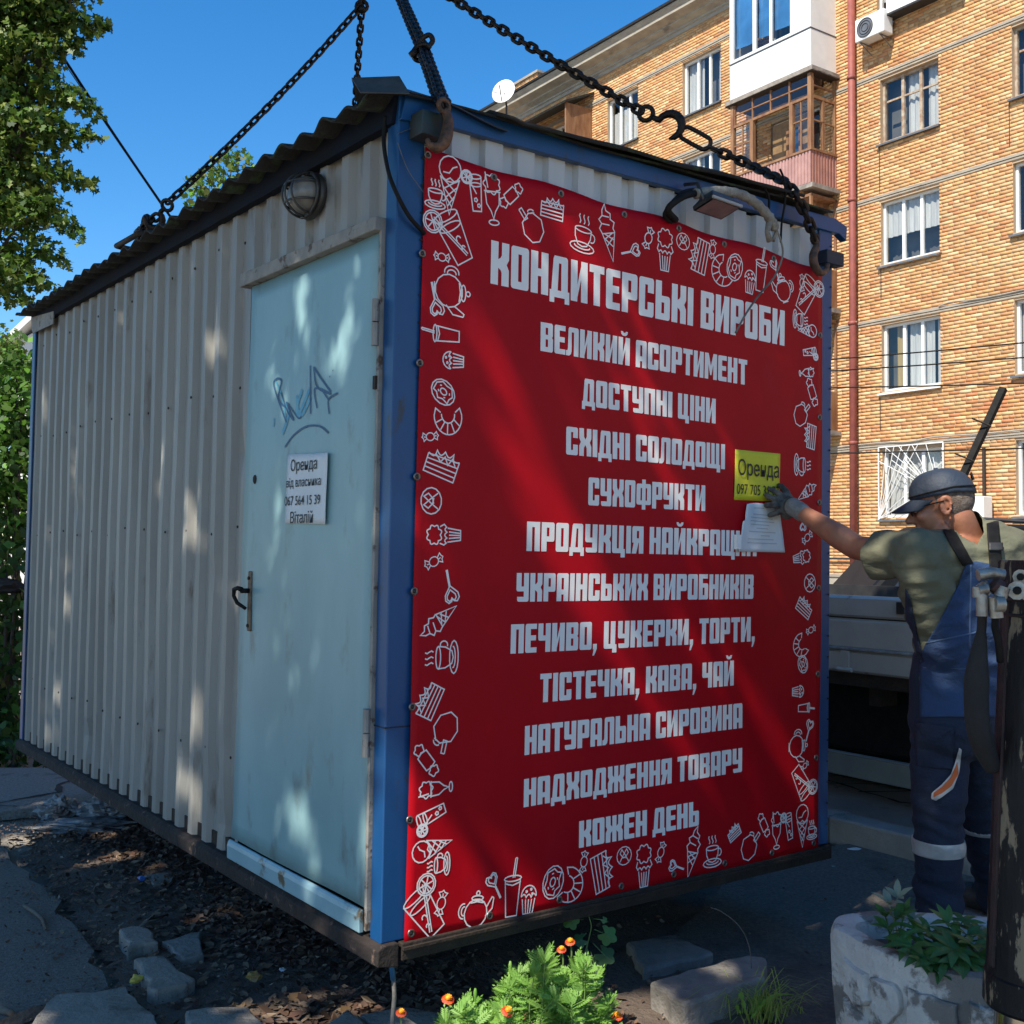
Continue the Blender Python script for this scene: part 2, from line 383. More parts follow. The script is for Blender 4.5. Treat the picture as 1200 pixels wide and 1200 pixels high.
# dark asphalt path at the left and older asphalt behind, each with a thickness where it breaks off
def slab_poly(name, poly, z0, z1, m, rag=.03, step=.12):
    P = []
    for i, a in enumerate(poly):
        b = poly[(i+1) % len(poly)]; a = Vector(a); b = Vector(b); n = max(1, int((b-a).length/step)) if (b-a).length < 12 else 1
        for k in range(n):
            p = a.lerp(b, k/n)
            if n > 1: p = p+Vector((noise.noise((p.x*7, p.y*7, 1)), noise.noise((p.x*7, p.y*7, 4))))*rag*2
            P.append((p.x, p.y))
    mb = MB(); mb.prism(P, z0, z1); o = mb.build(name, m, angle=30); return o
o = slab_poly('path', [(-2.62, 5.75), (-2.35, 5.35), (-1.98, 4.85), (-1.62, 4.3), (-1.36, 3.84), (-1.62, 3.55), (-1.9, 2.0), (-9, 2.0), (-9, 5.9), (-3.4, 5.8)], -.02, .022, m_asph); tag(o, kind='structure')
o = slab_poly('old_path', [(-2.3, 6.45), (-2.75, 6.35), (-3.4, 5.98), (-9, 6.1), (-9, 7.9), (-3.2, 7.55), (-2.2, 7.5), (-1.9, 7.0)], -.02, .03, m_asph2); tag(o, kind='structure')
o = slab_poly('roadway', [(1.0, 1.5), (.9, 3.5), (.62, 4.35), (.95, 5.1), (1.2, 5.6), (1.75, 5.8), (7, -1.4), (3, -1)], -.02, .012, m_road, .03); tag(o, kind='structure')
# kerb + pavement behind it
KD = Vector((-sin(radians(35)), cos(radians(35)), 0)); KN = Vector((-cos(radians(35)), -sin(radians(35)), 0))   # along / towards the kiosk
KP = Vector((1.65, 5.885, 0))
def kf(a, b, z): return KP+KD*a-KN*b+Vector((0, 0, z))
Mk = Matrix(((KD.x, -KN.x, 0, KP.x), (KD.y, -KN.y, 0, KP.y), (0, 0, 1, 0), (0, 0, 0, 1)))
mb = MB(); mb.box((-9, .16, -.02), (9, 7.5, .118), M=Mk); o = mb.build('pavement', m_pave); tag(o, kind='structure')
kerbt = empty('kerb', kf(0, 0, 0)); tag(kerbt, kind='structure')
for i in range(-7, 7):
    k = MB(); k.box((i*1.0+.004, 0, -.02), (i*1.0+.996, .155, .13+random.uniform(-.003, .003)), M=Mk); k.build('kerb_stone', m_kerb, kerbt, bevel=.012)
# cracks in the pavement and path: thin dark fissures cut as shallow dark strips of soil
def crack(pts, z, w=.006):
    v = []
    P = []
    for i in range(len(pts)-1):
        a = Vector(pts[i]); b = Vector(pts[i+1]); n = max(2, int((b-a).length/.06))
        for k in range(n):
            p = a.lerp(b, k/n); P.append(p+Vector((random.uniform(-.012, .012), random.uniform(-.012, .012))))
    P.append(Vector(pts[-1])); return P
m_crack = mat('dirt in cracks', (.02,.018,.016), None, rough=1)
def add_crack(pts, z, parent, w=.006):
    P = crack(pts, z); mb = MB(); vs = []; fs = []
    for i, p in enumerate(P):
        t = (P[min(i+1, len(P)-1)]-P[max(i-1, 0)]).normalized(); n = Vector((-t.y, t.x)); ww = w*random.uniform(.3, 1.2)
        vs += [(p.x+n.x*ww, p.y+n.y*ww, z), (p.x-n.x*ww, p.y-n.y*ww, z)]
    fs = [(2*i, 2*i+1, 2*i+3, 2*i+2) for i in range(len(P)-1)]
    mb.add(vs, fs); o = mb.build('crack', m_crack, fix=False); tag(o, kind='structure')
def k2(a, b): p = kf(a, b, 0); return (p.x, p.y)
add_crack([k2(1.5, .5), k2(.6, .75), k2(0, .6), k2(-.8, .9), k2(-1.6, .7)], .124, None, .012)
add_crack([k2(.3, .62), k2(-.1, 1.4), k2(-.6, 1.9)], .124, None, .01)
add_crack([k2(.9, .3), k2(.2, 1.1), k2(.5, 1.9)], .124, None, .008)
add_crack([k2(-.5, .8), k2(-.9, .25)], .124, None, .009)
add_crack([(-2.72, 7.3), (-2.8, 7.0), (-2.72, 6.8), (-2.95, 6.5), (-2.9, 6.3)], .034, None, .018)
add_crack([(-3.6, 6.6), (-3.1, 6.45), (-2.8, 6.42)], .034, None, .014)

# dead leaves and litter over the soil
def litter(name, n, region, size, cols, zf, label, cat='stuff', m=None, lift=.02):
    P = []
    while len(P) < n:
        x, y, dens = region()
        if random.random() < dens: P.append((x, y, zf(x, y)))
    P = np.array(P); k = len(P)
    a = rng.random(k)*2*pi; d = np.stack([np.cos(a), np.sin(a), rng.normal(size=k)*.25], 1)
    nr = rng.normal(size=(k, 3))*.45; nr[:, 2] = 1; nr -= d*(nr*d).sum(1)[:, None]/((d*d).sum(1)[:, None]); nr /= np.linalg.norm(nr, axis=1)[:, None]
    w = np.cross(nr, d); s = (size*(.4+1.0*rng.random(k)))[:, None]
    out = [(-.5, 0, .12), (-.15, .3, .22), (.25, .2, .10), (.55, 0, .25), (.2, -.26, .18), (-.2, -.22, .05)]
    cx = rng.random((k, 1))*1.4-.3
    V = np.stack([P+s*(aa*d+bb*w+cc*cx*nr) for aa, bb, cc in out], 1).reshape(-1, 3)
    V[:, 2] += .004
    me = bpy.data.meshes.new(name); q = len(out)
    me.from_pydata(V.tolist(), [], [tuple(range(i*q, i*q+q)) for i in range(k)]); me.update()
    c = np.asarray(cols)[rng.integers(0, len(cols), k)]*(.6+.7*rng.random((k, 1)))
    ca = me.color_attributes.new('tint', 'FLOAT_COLOR', 'POINT'); ca.data.foreach_set('color', np.repeat(np.concatenate([c, np.ones((k, 1))], 1), q, 0).ravel())
    me.materials.append(m or m_dead); o = link(name, me); tag(o, label, cat, kind='stuff'); return o
def soilz(x, y): return .022*(noise.noise((x*1.3, y*1.3, 0))+.5*noise.noise((x*5, y*5, 3)))+.004
def reg_soil():
    # denser drift under the door side of the kiosk
    t = random.random()*4.6; w = random.gauss(0, .30)
    p = Vector((-2.35, 6.1)).lerp(Vector((-.35, 3.0)), t/4.6); q = Vector((.75, .52))
    x = p.x+q.x*(w+.35); y = p.y+q.y*(w+.35)
    return x, y, .25+.75*max(0, min(1, .5+1.6*noise.noise((x*1.7, y*1.7, 11))))
BR = [(.13,.075,.045), (.09,.05,.03), (.17,.11,.07), (.07,.04,.028), (.20,.14,.09), (.11,.055,.035)]
litter('fallen_leaves', 8500, reg_soil, .033, BR, soilz, 'drift of brown curled dead leaves on the soil under the kiosk')
def reg2(): return random.uniform(-2.7, 1.0), random.uniform(2.9, 6.6), .5+.6*noise.noise((random.random(), 0, 0))
litter('leaf_crumbs', 5200, reg2, .018, BR+[(.2,.16,.11)], soilz, 'fine leaf crumbs and twigs scattered over the bare soil')
def reg3():
    x = random.uniform(-.9, .2); y = random.uniform(3.05, 3.8); return x, y, .9
litter('dry_leaves', 700, reg3, .045, BR+[(.25,.15,.07)], soilz, 'russet dry leaves beside the broken slabs at the front')
def reg4():
    p = random.choice([(-2.5, 6.0), (-2.3, 5.6), (-1.95, 4.9), (-1.6, 4.3), (-1.3, 3.8)]); return p[0]+random.gauss(0, .16), p[1]+random.gauss(0, .16), 1
litter('path_crumbs', 1500, reg4, .016, BR+[(.2,.17,.13)], lambda x, y: .026, 'grit and leaf crumbs along the broken edge of the asphalt path')
def reg5():
    p = kf(random.uniform(-3, 4), -random.uniform(.02, 1.6), 0); return p.x, p.y, .6
litter('road_grit', 500, reg5, .016, BR+[(.3,.3,.28)], lambda x, y: .015, 'specks of grit and leaf on the roadway before the kerb')

# ------------------------------------------------------------------ slabs and broken kerbs near the camera
def block(name, label, pts, z0, z1, m, cat, group=None, bev=.012, rag=.011, tilt=(0, 0)):
    c = Vector((sum(p[0] for p in pts)/len(pts), sum(p[1] for p in pts)/len(pts)))
    P = []
    for i, a in enumerate(pts):
        a = Vector(a); b = Vector(pts[(i+1) % len(pts)]); n = max(2, int((b-a).length/.05))
        for k in range(n):
            p = a.lerp(b, k/n); P.append((p.x+random.uniform(-rag, rag), p.y+random.uniform(-rag, rag)))
    mb = MB(); mb.prism([(x-c.x, y-c.y) for x, y in P], 0, z1-z0)
    o = mb.build(name, m, bevel=bev); o.matrix_basis = Matrix.Translation((c.x, c.y, z0)) @ Euler((tilt[0], tilt[1], 0)).to_matrix().to_4x4()
    WM[o] = o.matrix_basis.copy(); tag(o, label, cat, group); return o
def g2(px, py, z): p = gnd(px, py, z); return (p.x, p.y)
def gpoly(pp, z): return [g2(x, y, z) for x, y in pp]
block('kerb_block', 'broken grey kerb block lying right of the marigolds', gpoly([(750,1152),(866,1122),(884,1128),(884,1150),(790,1177)], .10), -.02, .10, m_conc, 'kerb block', tilt=(.02, -.02))
block('kerb_block', 'flat kerb piece sunk in the soil behind the marigolds, under the poster', gpoly([(742,1106),(800,1096),(842,1118),(760,1140)], .05), -.03, .05, m_conc, 'kerb block')
block('concrete_slab', 'pale corner of concrete slab under the marigolds at the bottom edge', gpoly([(385,1200),(408,1181),(445,1210),(400,1240)], .06), -.03, .06, m_conc, 'slab')
block('concrete_slab', 'dark flat slab left of the marigolds behind the hanging cable', gpoly([(425,1190),(470,1180),(560,1196),(560,1240),(440,1230)], .05), -.03, .05, m_conc, 'slab')
block('concrete_slab', 'pale flat slab at the bottom edge among dry leaves', gpoly([(211,1184),(285,1181),(300,1200),(300,1240),(218,1240)], .05), -.03, .05, m_conc, 'slab')
block('concrete_slab', 'large worn slab in the bottom left corner beside the dark asphalt', gpoly([(60,1200),(90,1166),(172,1157),(208,1196),(225,1260),(20,1260)], .045), -.03, .045, m_conc, 'slab')
block('broken_brick', 'square end block of the broken kerb near the bottom left slab', gpoly([(150,1112),(186,1108),(219,1135),(215,1140),(172,1150)], .085), -.03, .055, m_conc, 'kerb block', bev=.01)
block('broken_brick', 'low chipped kerb piece behind the square end block', gpoly([(140,1091),(166,1087),(186,1106),(150,1113)], .05), -.03, .055, m_conc, 'kerb block', bev=.008)
block('broken_brick', 'thin tilted slab fragment in the dirt right of the broken kerb', gpoly([(186,1103),(232,1091),(238,1116),(214,1122)], .03), -.03, .035, m_conc, 'slab', bev=.006, tilt=(.03, 0))
block('broken_brick', 'small pale stone chip in the soil under the door', gpoly([(168,1025),(196,1022),(200,1033),(176,1036)], .02), -.02, .02, m_conc, 'stone', bev=.004)
# kerb the worker stands on
block('stepping_block', 'low concrete block behind the planter that the worker stands on', [(1.36,3.72),(2.0,3.72),(2.0,4.5),(1.6,4.42),(1.38,4.12)], 0, .115, m_conc, 'block')
# sticks, scraps
def stick(pts, r, m, label, name='stick', cat='stick'):
    mb = MB(); mb.tube([Vector(p) for p in pts], r, 6); o = mb.build(name, m, smooth=True); tag(o, label, cat)
m_stick = mat('dry twig', (.17,.14,.11), (.10,.08,.06), 30, .9)
stick([(*g2(28,1063,.03), .035), (*g2(42,1073,.03), .04), (*g2(50,1078,.03), .032), (*g2(53,1089,.03), .03)], [.007,.009,.008,.005], m_stick, 'crooked dry stick lying on the dark asphalt path')
stick([(*g2(28,1050,.03), .03), (*g2(36,1047,.03), .045), (*g2(46,1050,.03), .03)], .003, m_stick, 'thin curled twig above the crooked stick on the path')
stick([(*g2(160,1090,.02), .02), (*g2(180,1078,.02), .035), (*g2(172,1083,.02), .03), (*g2(196,1072,.02), .02)], .007, m_stick, 'short dark stick among the leaves under the door')
stick([(*g2(0,1182,.03), .028), (*g2(14,1189,.03), .035)], [.014, .01], m_stick, 'short bark stub at the bottom left edge', 'bark_piece', 'stick')
mb = MB(); mb.tube([Vector((*g2(163,1010+20,.02), .02)), Vector((*g2(167,1032,.02), .03))], .012, 8); o = mb.build('bottle_cap', m_bluecap); tag(o, 'tiny blue bottle cap in the leaves under the door', 'bottle cap')
def crumple(name, label, c, r, m, cat, seed, amp=.45, sub=4):
    bm = bmesh.new(); bmesh.ops.create_icosphere(bm, subdivisions=sub, radius=1)
    for v in bm.verts:
        n = v.co.normalized(); k = 1+amp*(abs(noise.noise(n*2.1+Vector((seed, 0, 0))))*1.6-.5)+amp*.5*abs(noise.noise(n*5+Vector((0, seed, 0))))+amp*.25*noise.noise(n*13)
        v.co = Vector((n.x*r[0]*k, n.y*r[1]*k, max(-.02, n.z*r[2]*k+.3*r[2])))
    me = bpy.data.meshes.new(name); bm.to_mesh(me); bm.free(); me.materials.append(m)
    o = link(name, me, None, Matrix.Translation(c)); tag(o, label, cat); return o
b0 = gnd(125, 958); crumple('plastic_bag', 'pale crumpled plastic bag, larger one, by the edge of the soil', b0+Vector((0, 0, .015)), (.17, .14, .065), m_plastic, 'plastic bag', 3)
b0 = gnd(68, 958); crumple('plastic_bag', 'small clear crumpled bag left of the larger one', b0+Vector((0, 0, .015)), (.10, .09, .075), m_plastic, 'plastic bag', 8)
b0 = gnd(95, 972); crumple('plastic_sheet', 'flattened grey plastic sheet before the crumpled bags', b0+Vector((0, 0, .01)), (.24, .12, .028), m_plastic, 'plastic sheet', 15, .6)
m_yleaf = mat('yellow leaf', (.55,.42,.06), (.4,.3,.05), 30, .6)
b0 = gnd(160, 1149, .09); crumple('yellow_leaf', 'bright yellow fallen leaf at the foot of the broken kerb', gnd(160, 1152, .03)+Vector((0, 0, .01)), (.022, .018, .012), m_yleaf, 'leaf', 2, .7, 2)
crumple('yellow_leaf', 'curled yellow brown leaf in the sunlit patch of dry leaves', gnd(298, 1150, .02)+Vector((0, 0, .01)), (.026, .016, .016), mat('ochre leaf', (.30,.20,.05), (.2,.11,.04), 30, .7), 'leaf', 5, .7, 2)
crumple('paper_scrap', 'tiny white scrap on the soil below the steel beam', gnd(331, 1138, .01)+Vector((0, 0, .004)), (.012, .01, .005), m_paper, 'scrap', 5, .7, 2)
crumple('paper_scrap', 'tiny white scrap on the roadway before the kerb', gnd(1002, 996, .012)+Vector((0, 0, .004)), (.035, .012, .005), m_paper, 'scrap', 6, .5, 2)

# ================================================================== KIOSK
kiosk = empty('kiosk', KM @ Vector((0, 0, -.06)), 'grey ribbed metal kiosk with blue corner posts hoisted on chains', 'kiosk', rot=KM.to_3x3().to_4x4())
def corr(length, z0, z1, pitch=.128, depth=.022, dent=0, seed=0, nz=26, duty=(.52, .08, .32, .08), start=0, holes=None):
    """trapezoid sheet running along +X from start..length, outward = -Y"""
    prof = []; x = start
    while x < length:
        for w, y in ((duty[0], 0), (duty[1], None), (duty[2], depth), (duty[3], None)):
            if y is not None: prof.append((x, y)); prof.append((min(x+w*pitch, length), y))
            x += w*pitch
            if x >= length: break
    if prof[-1][1] == depth and prof[-1][0] < length+.001: prof[-1] = (min(prof[-1][0], length-.004), depth); prof.append((length, 0))
    vs = []; n = len(prof)
    for j in range(nz+1):
        z = z0+(z1-z0)*j/nz
        for (px, py) in prof:
            d = dent*(noise.noise((px*2.2+seed, z*1.3, 0))*.9+noise.noise((px*7+seed, z*3, 4))*.35)
            s = dent*.35*noise.noise((px*5, z*2.5, seed))
            if dent:
                for (dx, dz, dr, da) in DENTS:
                    r2 = ((px-dx)/dr)**2+((z-dz)/dr)**2
                    if r2 < 4: d += da*math.exp(-r2*1.5)
            vs.append((px+s, py+d, z))
    fs = [(j*n+i, j*n+i+1, (j+1)*n+i+1, (j+1)*n+i) for j in range(nz) for i in range(n-1)]
    return vs, fs
DENTS = [(1.30, .25, .05, .022), (1.22, .33, .045, .025), (1.44, .40, .035, .02), (1.62, .30, .04, .016), (1.95, .45, .03, .012), (2.5, .7, .03, .012), (3.2, 1.3, .03, .01), (1.15, .12, .09, .03), (1.35, 1.0, .04, .01), (2.9, .2, .05, .015), (1.12, 1.5, .08, .012), (2.2, 1.6, .03, .008)]
# side frame: its X runs along the kiosk depth, outward is -Y -> kiosk -X
SM = KM @ Matrix(((0, 1, 0, .014), (1, 0, 0, 0), (0, 0, 1, 0), (0, 0, 0, 1)))
def sheetpart(name, vs, fs, m, F, flip=False):
    mb = MB(); mb.add(vs, fs); o = mb.build(name, m, kiosk, F, fix=True)
    so_ = o.modifiers.new('t', 'SOLIDIFY'); so_.thickness = .0015; so_.offset = 0; return o
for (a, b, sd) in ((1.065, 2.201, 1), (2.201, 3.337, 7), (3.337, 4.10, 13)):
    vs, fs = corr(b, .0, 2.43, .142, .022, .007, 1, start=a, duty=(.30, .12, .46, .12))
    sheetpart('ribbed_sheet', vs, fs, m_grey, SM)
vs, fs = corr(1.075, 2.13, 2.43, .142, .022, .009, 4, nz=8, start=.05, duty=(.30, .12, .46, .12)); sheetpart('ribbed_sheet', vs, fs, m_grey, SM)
FM = KM @ Matrix.Translation((0, .012, 0))
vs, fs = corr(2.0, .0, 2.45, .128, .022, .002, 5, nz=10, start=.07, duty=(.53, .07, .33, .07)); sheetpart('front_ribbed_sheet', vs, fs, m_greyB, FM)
mb = MB(); mb.box((.05, KL-.02, 0), (KW-.05, KL, 2.45)); mb.box((KW-.02, .05, 0), (KW, KL-.05, 2.45)); mb.build('rear_wall', m_grey, kiosk, KM)
mb = MB(); mb.box((.03, .03, -.02), (KW-.03, KL-.03, .05)); mb.build('floor', m_darkrust, kiosk, KM)
mb = MB(); mb.box((.06, .06, 2.40), (KW-.06, KL-.06, 2.44)); mb.build('ceiling_board', m_darkrust, kiosk, KM)
# corner posts (bent sheet angles): near, right, far left, far right
def post(x0, y0, sx, sy, fx=.095, fy=.066, z0=0, z1=2.5, m=m_blue):
    mb = MB(); t = .012
    P = [(0, 0), (fx, 0), (fx, t), (t+.01, t+.004), (t, t+.01), (t, fy), (0, fy)]
    P = [(x0+sx*a, y0+sy*b) for a, b in P]
    mb.prism(P, z0, z1); return mb.build('corner_post', m, kiosk, KM, bevel=.004)
post(0, 0, 1, 1, .093, .064); post(KW, 0, -1, 1, .085, .06); post(0, KL, 1, -1, .08, .06); post(KW, KL, -1, -1)
# seam rings where each near post is pieced
for zz in (.62,):
    mb = MB(); mb.box((-.0015, -.0015, zz), (.0945, .002, zz+.004)); mb.box((-.0015, -.0015, zz), (.002, .065, zz+.004)); mb.build('post_seam', m_blued, kiosk, KM)
# fascia beams
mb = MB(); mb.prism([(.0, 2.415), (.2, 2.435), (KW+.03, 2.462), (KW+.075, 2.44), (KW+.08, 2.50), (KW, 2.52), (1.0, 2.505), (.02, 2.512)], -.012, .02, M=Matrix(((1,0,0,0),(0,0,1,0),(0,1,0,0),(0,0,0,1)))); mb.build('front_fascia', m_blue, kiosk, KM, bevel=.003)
mb = MB(); mb.prism([(.02, 2.41), (KL-.02, 2.41), (KL, 2.50), (0, 2.505)], -.014, .02, M=Matrix(((0,0,1,0),(1,0,0,0),(0,1,0,0),(0,0,0,1)))); mb.build('side_fascia', mat('eave-shaded blue paint', (.003,.008,.02), (.004,.005,.008), 5, .85, spec=.2), kiosk, KM, bevel=.003)  # near-black: the deep shade under the eave is put into the colour
mb = MB()
mb.prism([(KL-.5, 2.36), (KL-.06, 2.37), (KL-.02, 2.47), (KL-.5, 2.43)], -.018, -.012, M=Matrix(((0,0,1,0),(1,0,0,0),(0,1,0,0),(0,0,0,1)))); mb.build('corner_strip', m_frame, kiosk, KM)
# roof: wavy sheets, waves cross the depth
def roof_fn(u, v):
    x = -.10+u*(KW+.06); y = -.035+v*(KL+.03)
    w = .0125*cos(2*pi*y/.147) + .012*noise.noise((x*2, y*2, 0))+.010*noise.noise((0, y*5, 2))
    sag = -.035 if x < -.05 else 0
    return (x+.012*noise.noise((y*9, 1, 1))*(1 if u < .02 else 0), y, 2.487+.045*(x/KW)+w-.012*(1 if u == 0 else 0))
mb = MB(); mb.grid(roof_fn, 20, 300); o = mb.build('roof', m_roof, kiosk, KM, smooth=True); so_ = o.modifiers.new('t', 'SOLIDIFY'); so_.thickness = .008; so_.offset = -1
# roofing felt along the front edge with an uneven lip
mb = MB()
def felt(u, v):
    x = .33+u*1.47; y = -.065+v*.5
    return (x, y, 2.522+.060*u+.010*noise.noise((x*4, y*3, 3))+(-.03 if v == 0 else 0)+(.010 if u < .05 else 0))
mb.grid(felt, 30, 8); o = mb.build('roofing_felt', m_roof, kiosk, KM, smooth=True); so_ = o.modifiers.new('t', 'SOLIDIFY'); so_.thickness = .012
mb = MB()
def fl(u, v):
    x = .02+u*.36; y = -.035+v*.4
    return (x, y, 2.518+.010*sin(u*5)-.02*u+(-.022 if v == 0 else 0))
mb.grid(fl, 8, 4); o = mb.build('blue_flashing', m_blued, kiosk, KM); so_ = o.modifiers.new('t', 'SOLIDIFY'); so_.thickness = .004
# bent zinc offcut standing on the near corner
mb = MB()
A = [at(412, 91, 3.28), at(468, 89, 3.22), at(480, 109, 3.14), at(422, 108, 3.2)]
mb.add([A[0], A[1], A[2], A[3], A[0]+Vector((0, .16, -.03)), A[1]+Vector((.03, .18, -.03))], [(0, 1, 2, 3), (0, 4, 5, 1)])
o = mb.build('zinc_offcut', m_zinc, kiosk, I4, fix=True); so_ = o.modifiers.new('t', 'SOLIDIFY'); so_.thickness = .003
# base beams
mb = MB(); mb.prism([(-.02, -.058), (.05, -.07), (.05, 0), (.0, 0), (-.02, -.012)], -.02, KL, M=Matrix(((1,0,0,0),(0,0,1,0),(0,1,0,0),(0,0,0,1)))); mb.build('base_beam', m_rust, kiosk, KM, bevel=.004)
mb = MB(); mb.box((0.06, -.02, -.055), (KW, .05, -.003)); mb.build('base_beam', m_darkrust, kiosk, KM, bevel=.004)
mb = MB(); mb.box((.06, -.03, -.022), (KW-.02, .0, -.014)); mb.build('base_angle', m_darkrust, kiosk, KM)
mb = MB(); mb.box((KW-.06, .05, -.08), (KW, KL, 0)); mb.build('base_beam', m_rust, kiosk, KM)
mb = MB(); mb.box((.05, KL-.06, -.08), (KW-.06, KL, 0)); mb.build('base_beam', m_rust, kiosk, KM)
for yy in (1.0, 2.0, 3.1): mb = MB(); mb.box((.05, yy, -.07), (KW-.06, yy+.06, -.021)); mb.build('cross_beam', m_darkrust, kiosk, KM)
# drip edge of ragged sheet ends below the side
# lifting lugs
mb = MB(); mb.box((.035, -.075, 2.365), (.118, .0, 2.438)); mb.box((.108, -.085, 2.355), (.124, .0, 2.448)); mb.build('lifting_lug', mat('dark green lug', (.012,.04,.045), (.03,.03,.025), 20, .5), kiosk, KM, bevel=.004)
mb = MB(); mb.box((KW-.10, -.05, 2.315), (KW+.01, .0, 2.37)); mb.build('lifting_lug', m_blued, kiosk, KM, bevel=.004)
mb = MB(); mb.tube([(-.01, 2.0, 2.50), (-.09, 2.02, 2.50), (-.1, 2.3, 2.5), (-.01, 2.32, 2.5)], .013, 8); mb.build('lifting_lug', m_darkrust, kiosk, KM, smooth=True)
mb = MB(); mb.box((KW-.1, KL-.12, 2.5), (KW, KL, 2.62)); mb.build('lifting_lug', m_darkrust, kiosk, KM)
# door
mb = MB()
def doorf(u, v):
    y = .086+u*.925; z = .082+v*2.015
    if v == 0: y = .093+u*.972
    elif v < .4: y = .093-.007*v+u*(.972-.047*min(1, v/.9))
    else: y = .088+u*(.972-.047*min(1, v/.9))
    return (-.004+.006*noise.noise((y*2, z*1.2, 0))+.003*noise.noise((y*6, z*4, 2)), y, z)
mb.grid(doorf, 16, 34); door = mb.build('door', m_door, kiosk, KM, smooth=True); so_ = door.modifiers.new('t', 'SOLIDIFY'); so_.thickness = .004; so_.offset = 0
SMi = lambda y, z, x: KM @ Vector((x, y, z))
mb = MB(); mb.prism([(1.062, 2.099), (1.05, 2.148), (.065, 2.138), (.068, 2.097)], -.035, .01, M=Matrix(((0,0,1,0),(1,0,0,0),(0,1,0,0),(0,0,0,1)))); mb.build('door_lintel', m_frame, kiosk, KM, bevel=.004)
mb = MB(); mb.box((-.012, .066, .02), (.012, .080, 2.10)); mb.build('door_jamb', m_frame, kiosk, KM, bevel=.002)
mb = MB(); mb.box((.004, .060, .02), (.010, .067, 2.3)); mb.build('door_gap', m_darkrust, kiosk, KM)
# step strip with rolled upper edge
mb = MB(); P = [(-.002, .008), (-.018, .008), (-.020, .055), (-.016, .068), (-.010, .076), (-.002, .074)]
mb.prism(P, .095, 1.072, M=Matrix(((1,0,0,0),(0,0,1,0),(0,1,0,0),(0,0,0,1)))); mb.build('door_sill', m_doorlow, kiosk, KM, bevel=.003)
# hinges
for zz in (.60, 1.82):
    mb = MB(); mb.tube([KM.inverted() @ kw(-.022, .073, zz-.07), KM.inverted() @ kw(-.022, .073, zz-.002)], .011, 10); mb.tube([(-.022, .073, zz+.002), (-.022, .073, zz+.07)], .011, 10)
    mb.box((-.014, .075, zz-.05), (-.009, .10, zz+.05)); mb.build('hinge', m_frame, door, KM, smooth=False)
mb = MB(); mb.box((-.02, .07, 1.62), (-.008, .085, 1.66)); mb.build('hinge_tab', m_darkrust, door, KM)
# handle plate, lever, lock
hy = .948
mb = MB(); mb.box((-.014, hy-.014, .84), (-.004, hy+.014, 1.055)); mb.build('handle_plate', mat('worn brass plate', (.20,.14,.09), (.09,.06,.04), 30, .7, .3), door, KM, bevel=.004)
mb = MB(); mb.tube([(-.012, hy, .985), (-.045, hy, .985)], .009, 10); mb.tube([(-.045, hy-.006, .99), (-.048, hy+.02, .994), (-.05, hy+.048, .988), (-.048, hy+.054, .965), (-.042, hy+.036, .94), (-.02, hy+.01, .92)], [.009, .008, .008, .007, .007, .006], 10)
mb.build('door_handle', m_black, door, KM, smooth=True)
for zz in (.86, 1.03): mb = MB(); mb.sphere((-.017, hy, zz), (.004, .007, .007), 8, 6); mb.build('screw', m_darkrust, door, KM, smooth=True)
mb = MB(); mb.sphere((-.008, .935, 1.385), (.006, .014, .017), 10, 6); mb.build('old_keyhole', m_darkrust, door, KM)
# screw heads on the side sheets
SC = MB(); SC.sphere((0, 0, 0), (.004, .006, .006), 6, 4); scr = SC.mesh('screw', m_darkrust)
for zz in (.35, 1.2, 1.75, 2.3):
    for k in range(12):
        y = 1.13+k*.284*.9; o = link('screw', scr, kiosk, KM @ Matrix.Translation((.012+.002, y+random.uniform(-.01, .01), zz+random.uniform(-.02, .02))))
for k in range(30):
    z = .08+k*.083
    for (x, y) in ((.085, -.0035), (KW-.012, -.0035)):
        o = link('rivet', scr, kiosk, KM @ Matrix.Translation((x, y, z)) @ Matrix.Rotation(pi/2, 4, 'Z') @ Matrix.Scale(.7, 4))
# graffiti on the door: marker strokes
def ribbon(mb, pts, w, M, z=0, mi=0, closed=False):
    P = [Vector(p) for p in pts]
    if closed: P = P+[P[0], P[1]]
    vs = []; n = len(P)
    for i, p in enumerate(P):
        a = P[i]-P[i-1] if i > 0 else P[1]-P[0]; b = P[i+1]-P[i] if i < n-1 else P[i]-P[i-1]
        if closed and i == 0: a = P[0]-P[-3]
        if closed and i == n-1: b = P[2]-P[1]
        if a.length < 1e-9: a = b
        if b.length < 1e-9: b = a
        a = a.normalized(); b = b.normalized(); t = (a+b)
        t = t.normalized() if t.length > .2 else a
        nn = Vector((-t.y, t.x)); c = max(.55, nn.dot(Vector((-a.y, a.x))))
        ww = w/2/c
        for sg in (1, -1):
            q = p+nn*ww*sg; q = Vector((q.x, q.y, z)); vs.append(M(q) if callable(M) else M @ q)
    N = n-1 if not closed else n-2
    mb.add(vs, [(2*i, 2*i+1, 2*i+3, 2*i+2) for i in range(N)], mi)
def smooth(pts, k=6):
    P = [Vector(p) for p in pts]; out = []
    for i in range(len(P)-1):
        p0 = P[max(i-1, 0)]; p1 = P[i]; p2 = P[i+1]; p3 = P[min(i+2, len(P)-1)]
        for j in range(k):
            t = j/k; out.append(.5*((2*p1)+(p2-p0)*t+(2*p0-5*p1+4*p2-p3)*t*t+(3*p1-p0-3*p2+p3)*t*t*t))
    out.append(P[-1]); return out
def doorx(y, z): return -.004+.006*noise.noise((y*2, z*1.2, 0))+.003*noise.noise((y*6, z*4, 2))
def on_door(q): return Vector((doorx(q.x, q.y)-.0035-.0003*q.z, q.x, q.y))
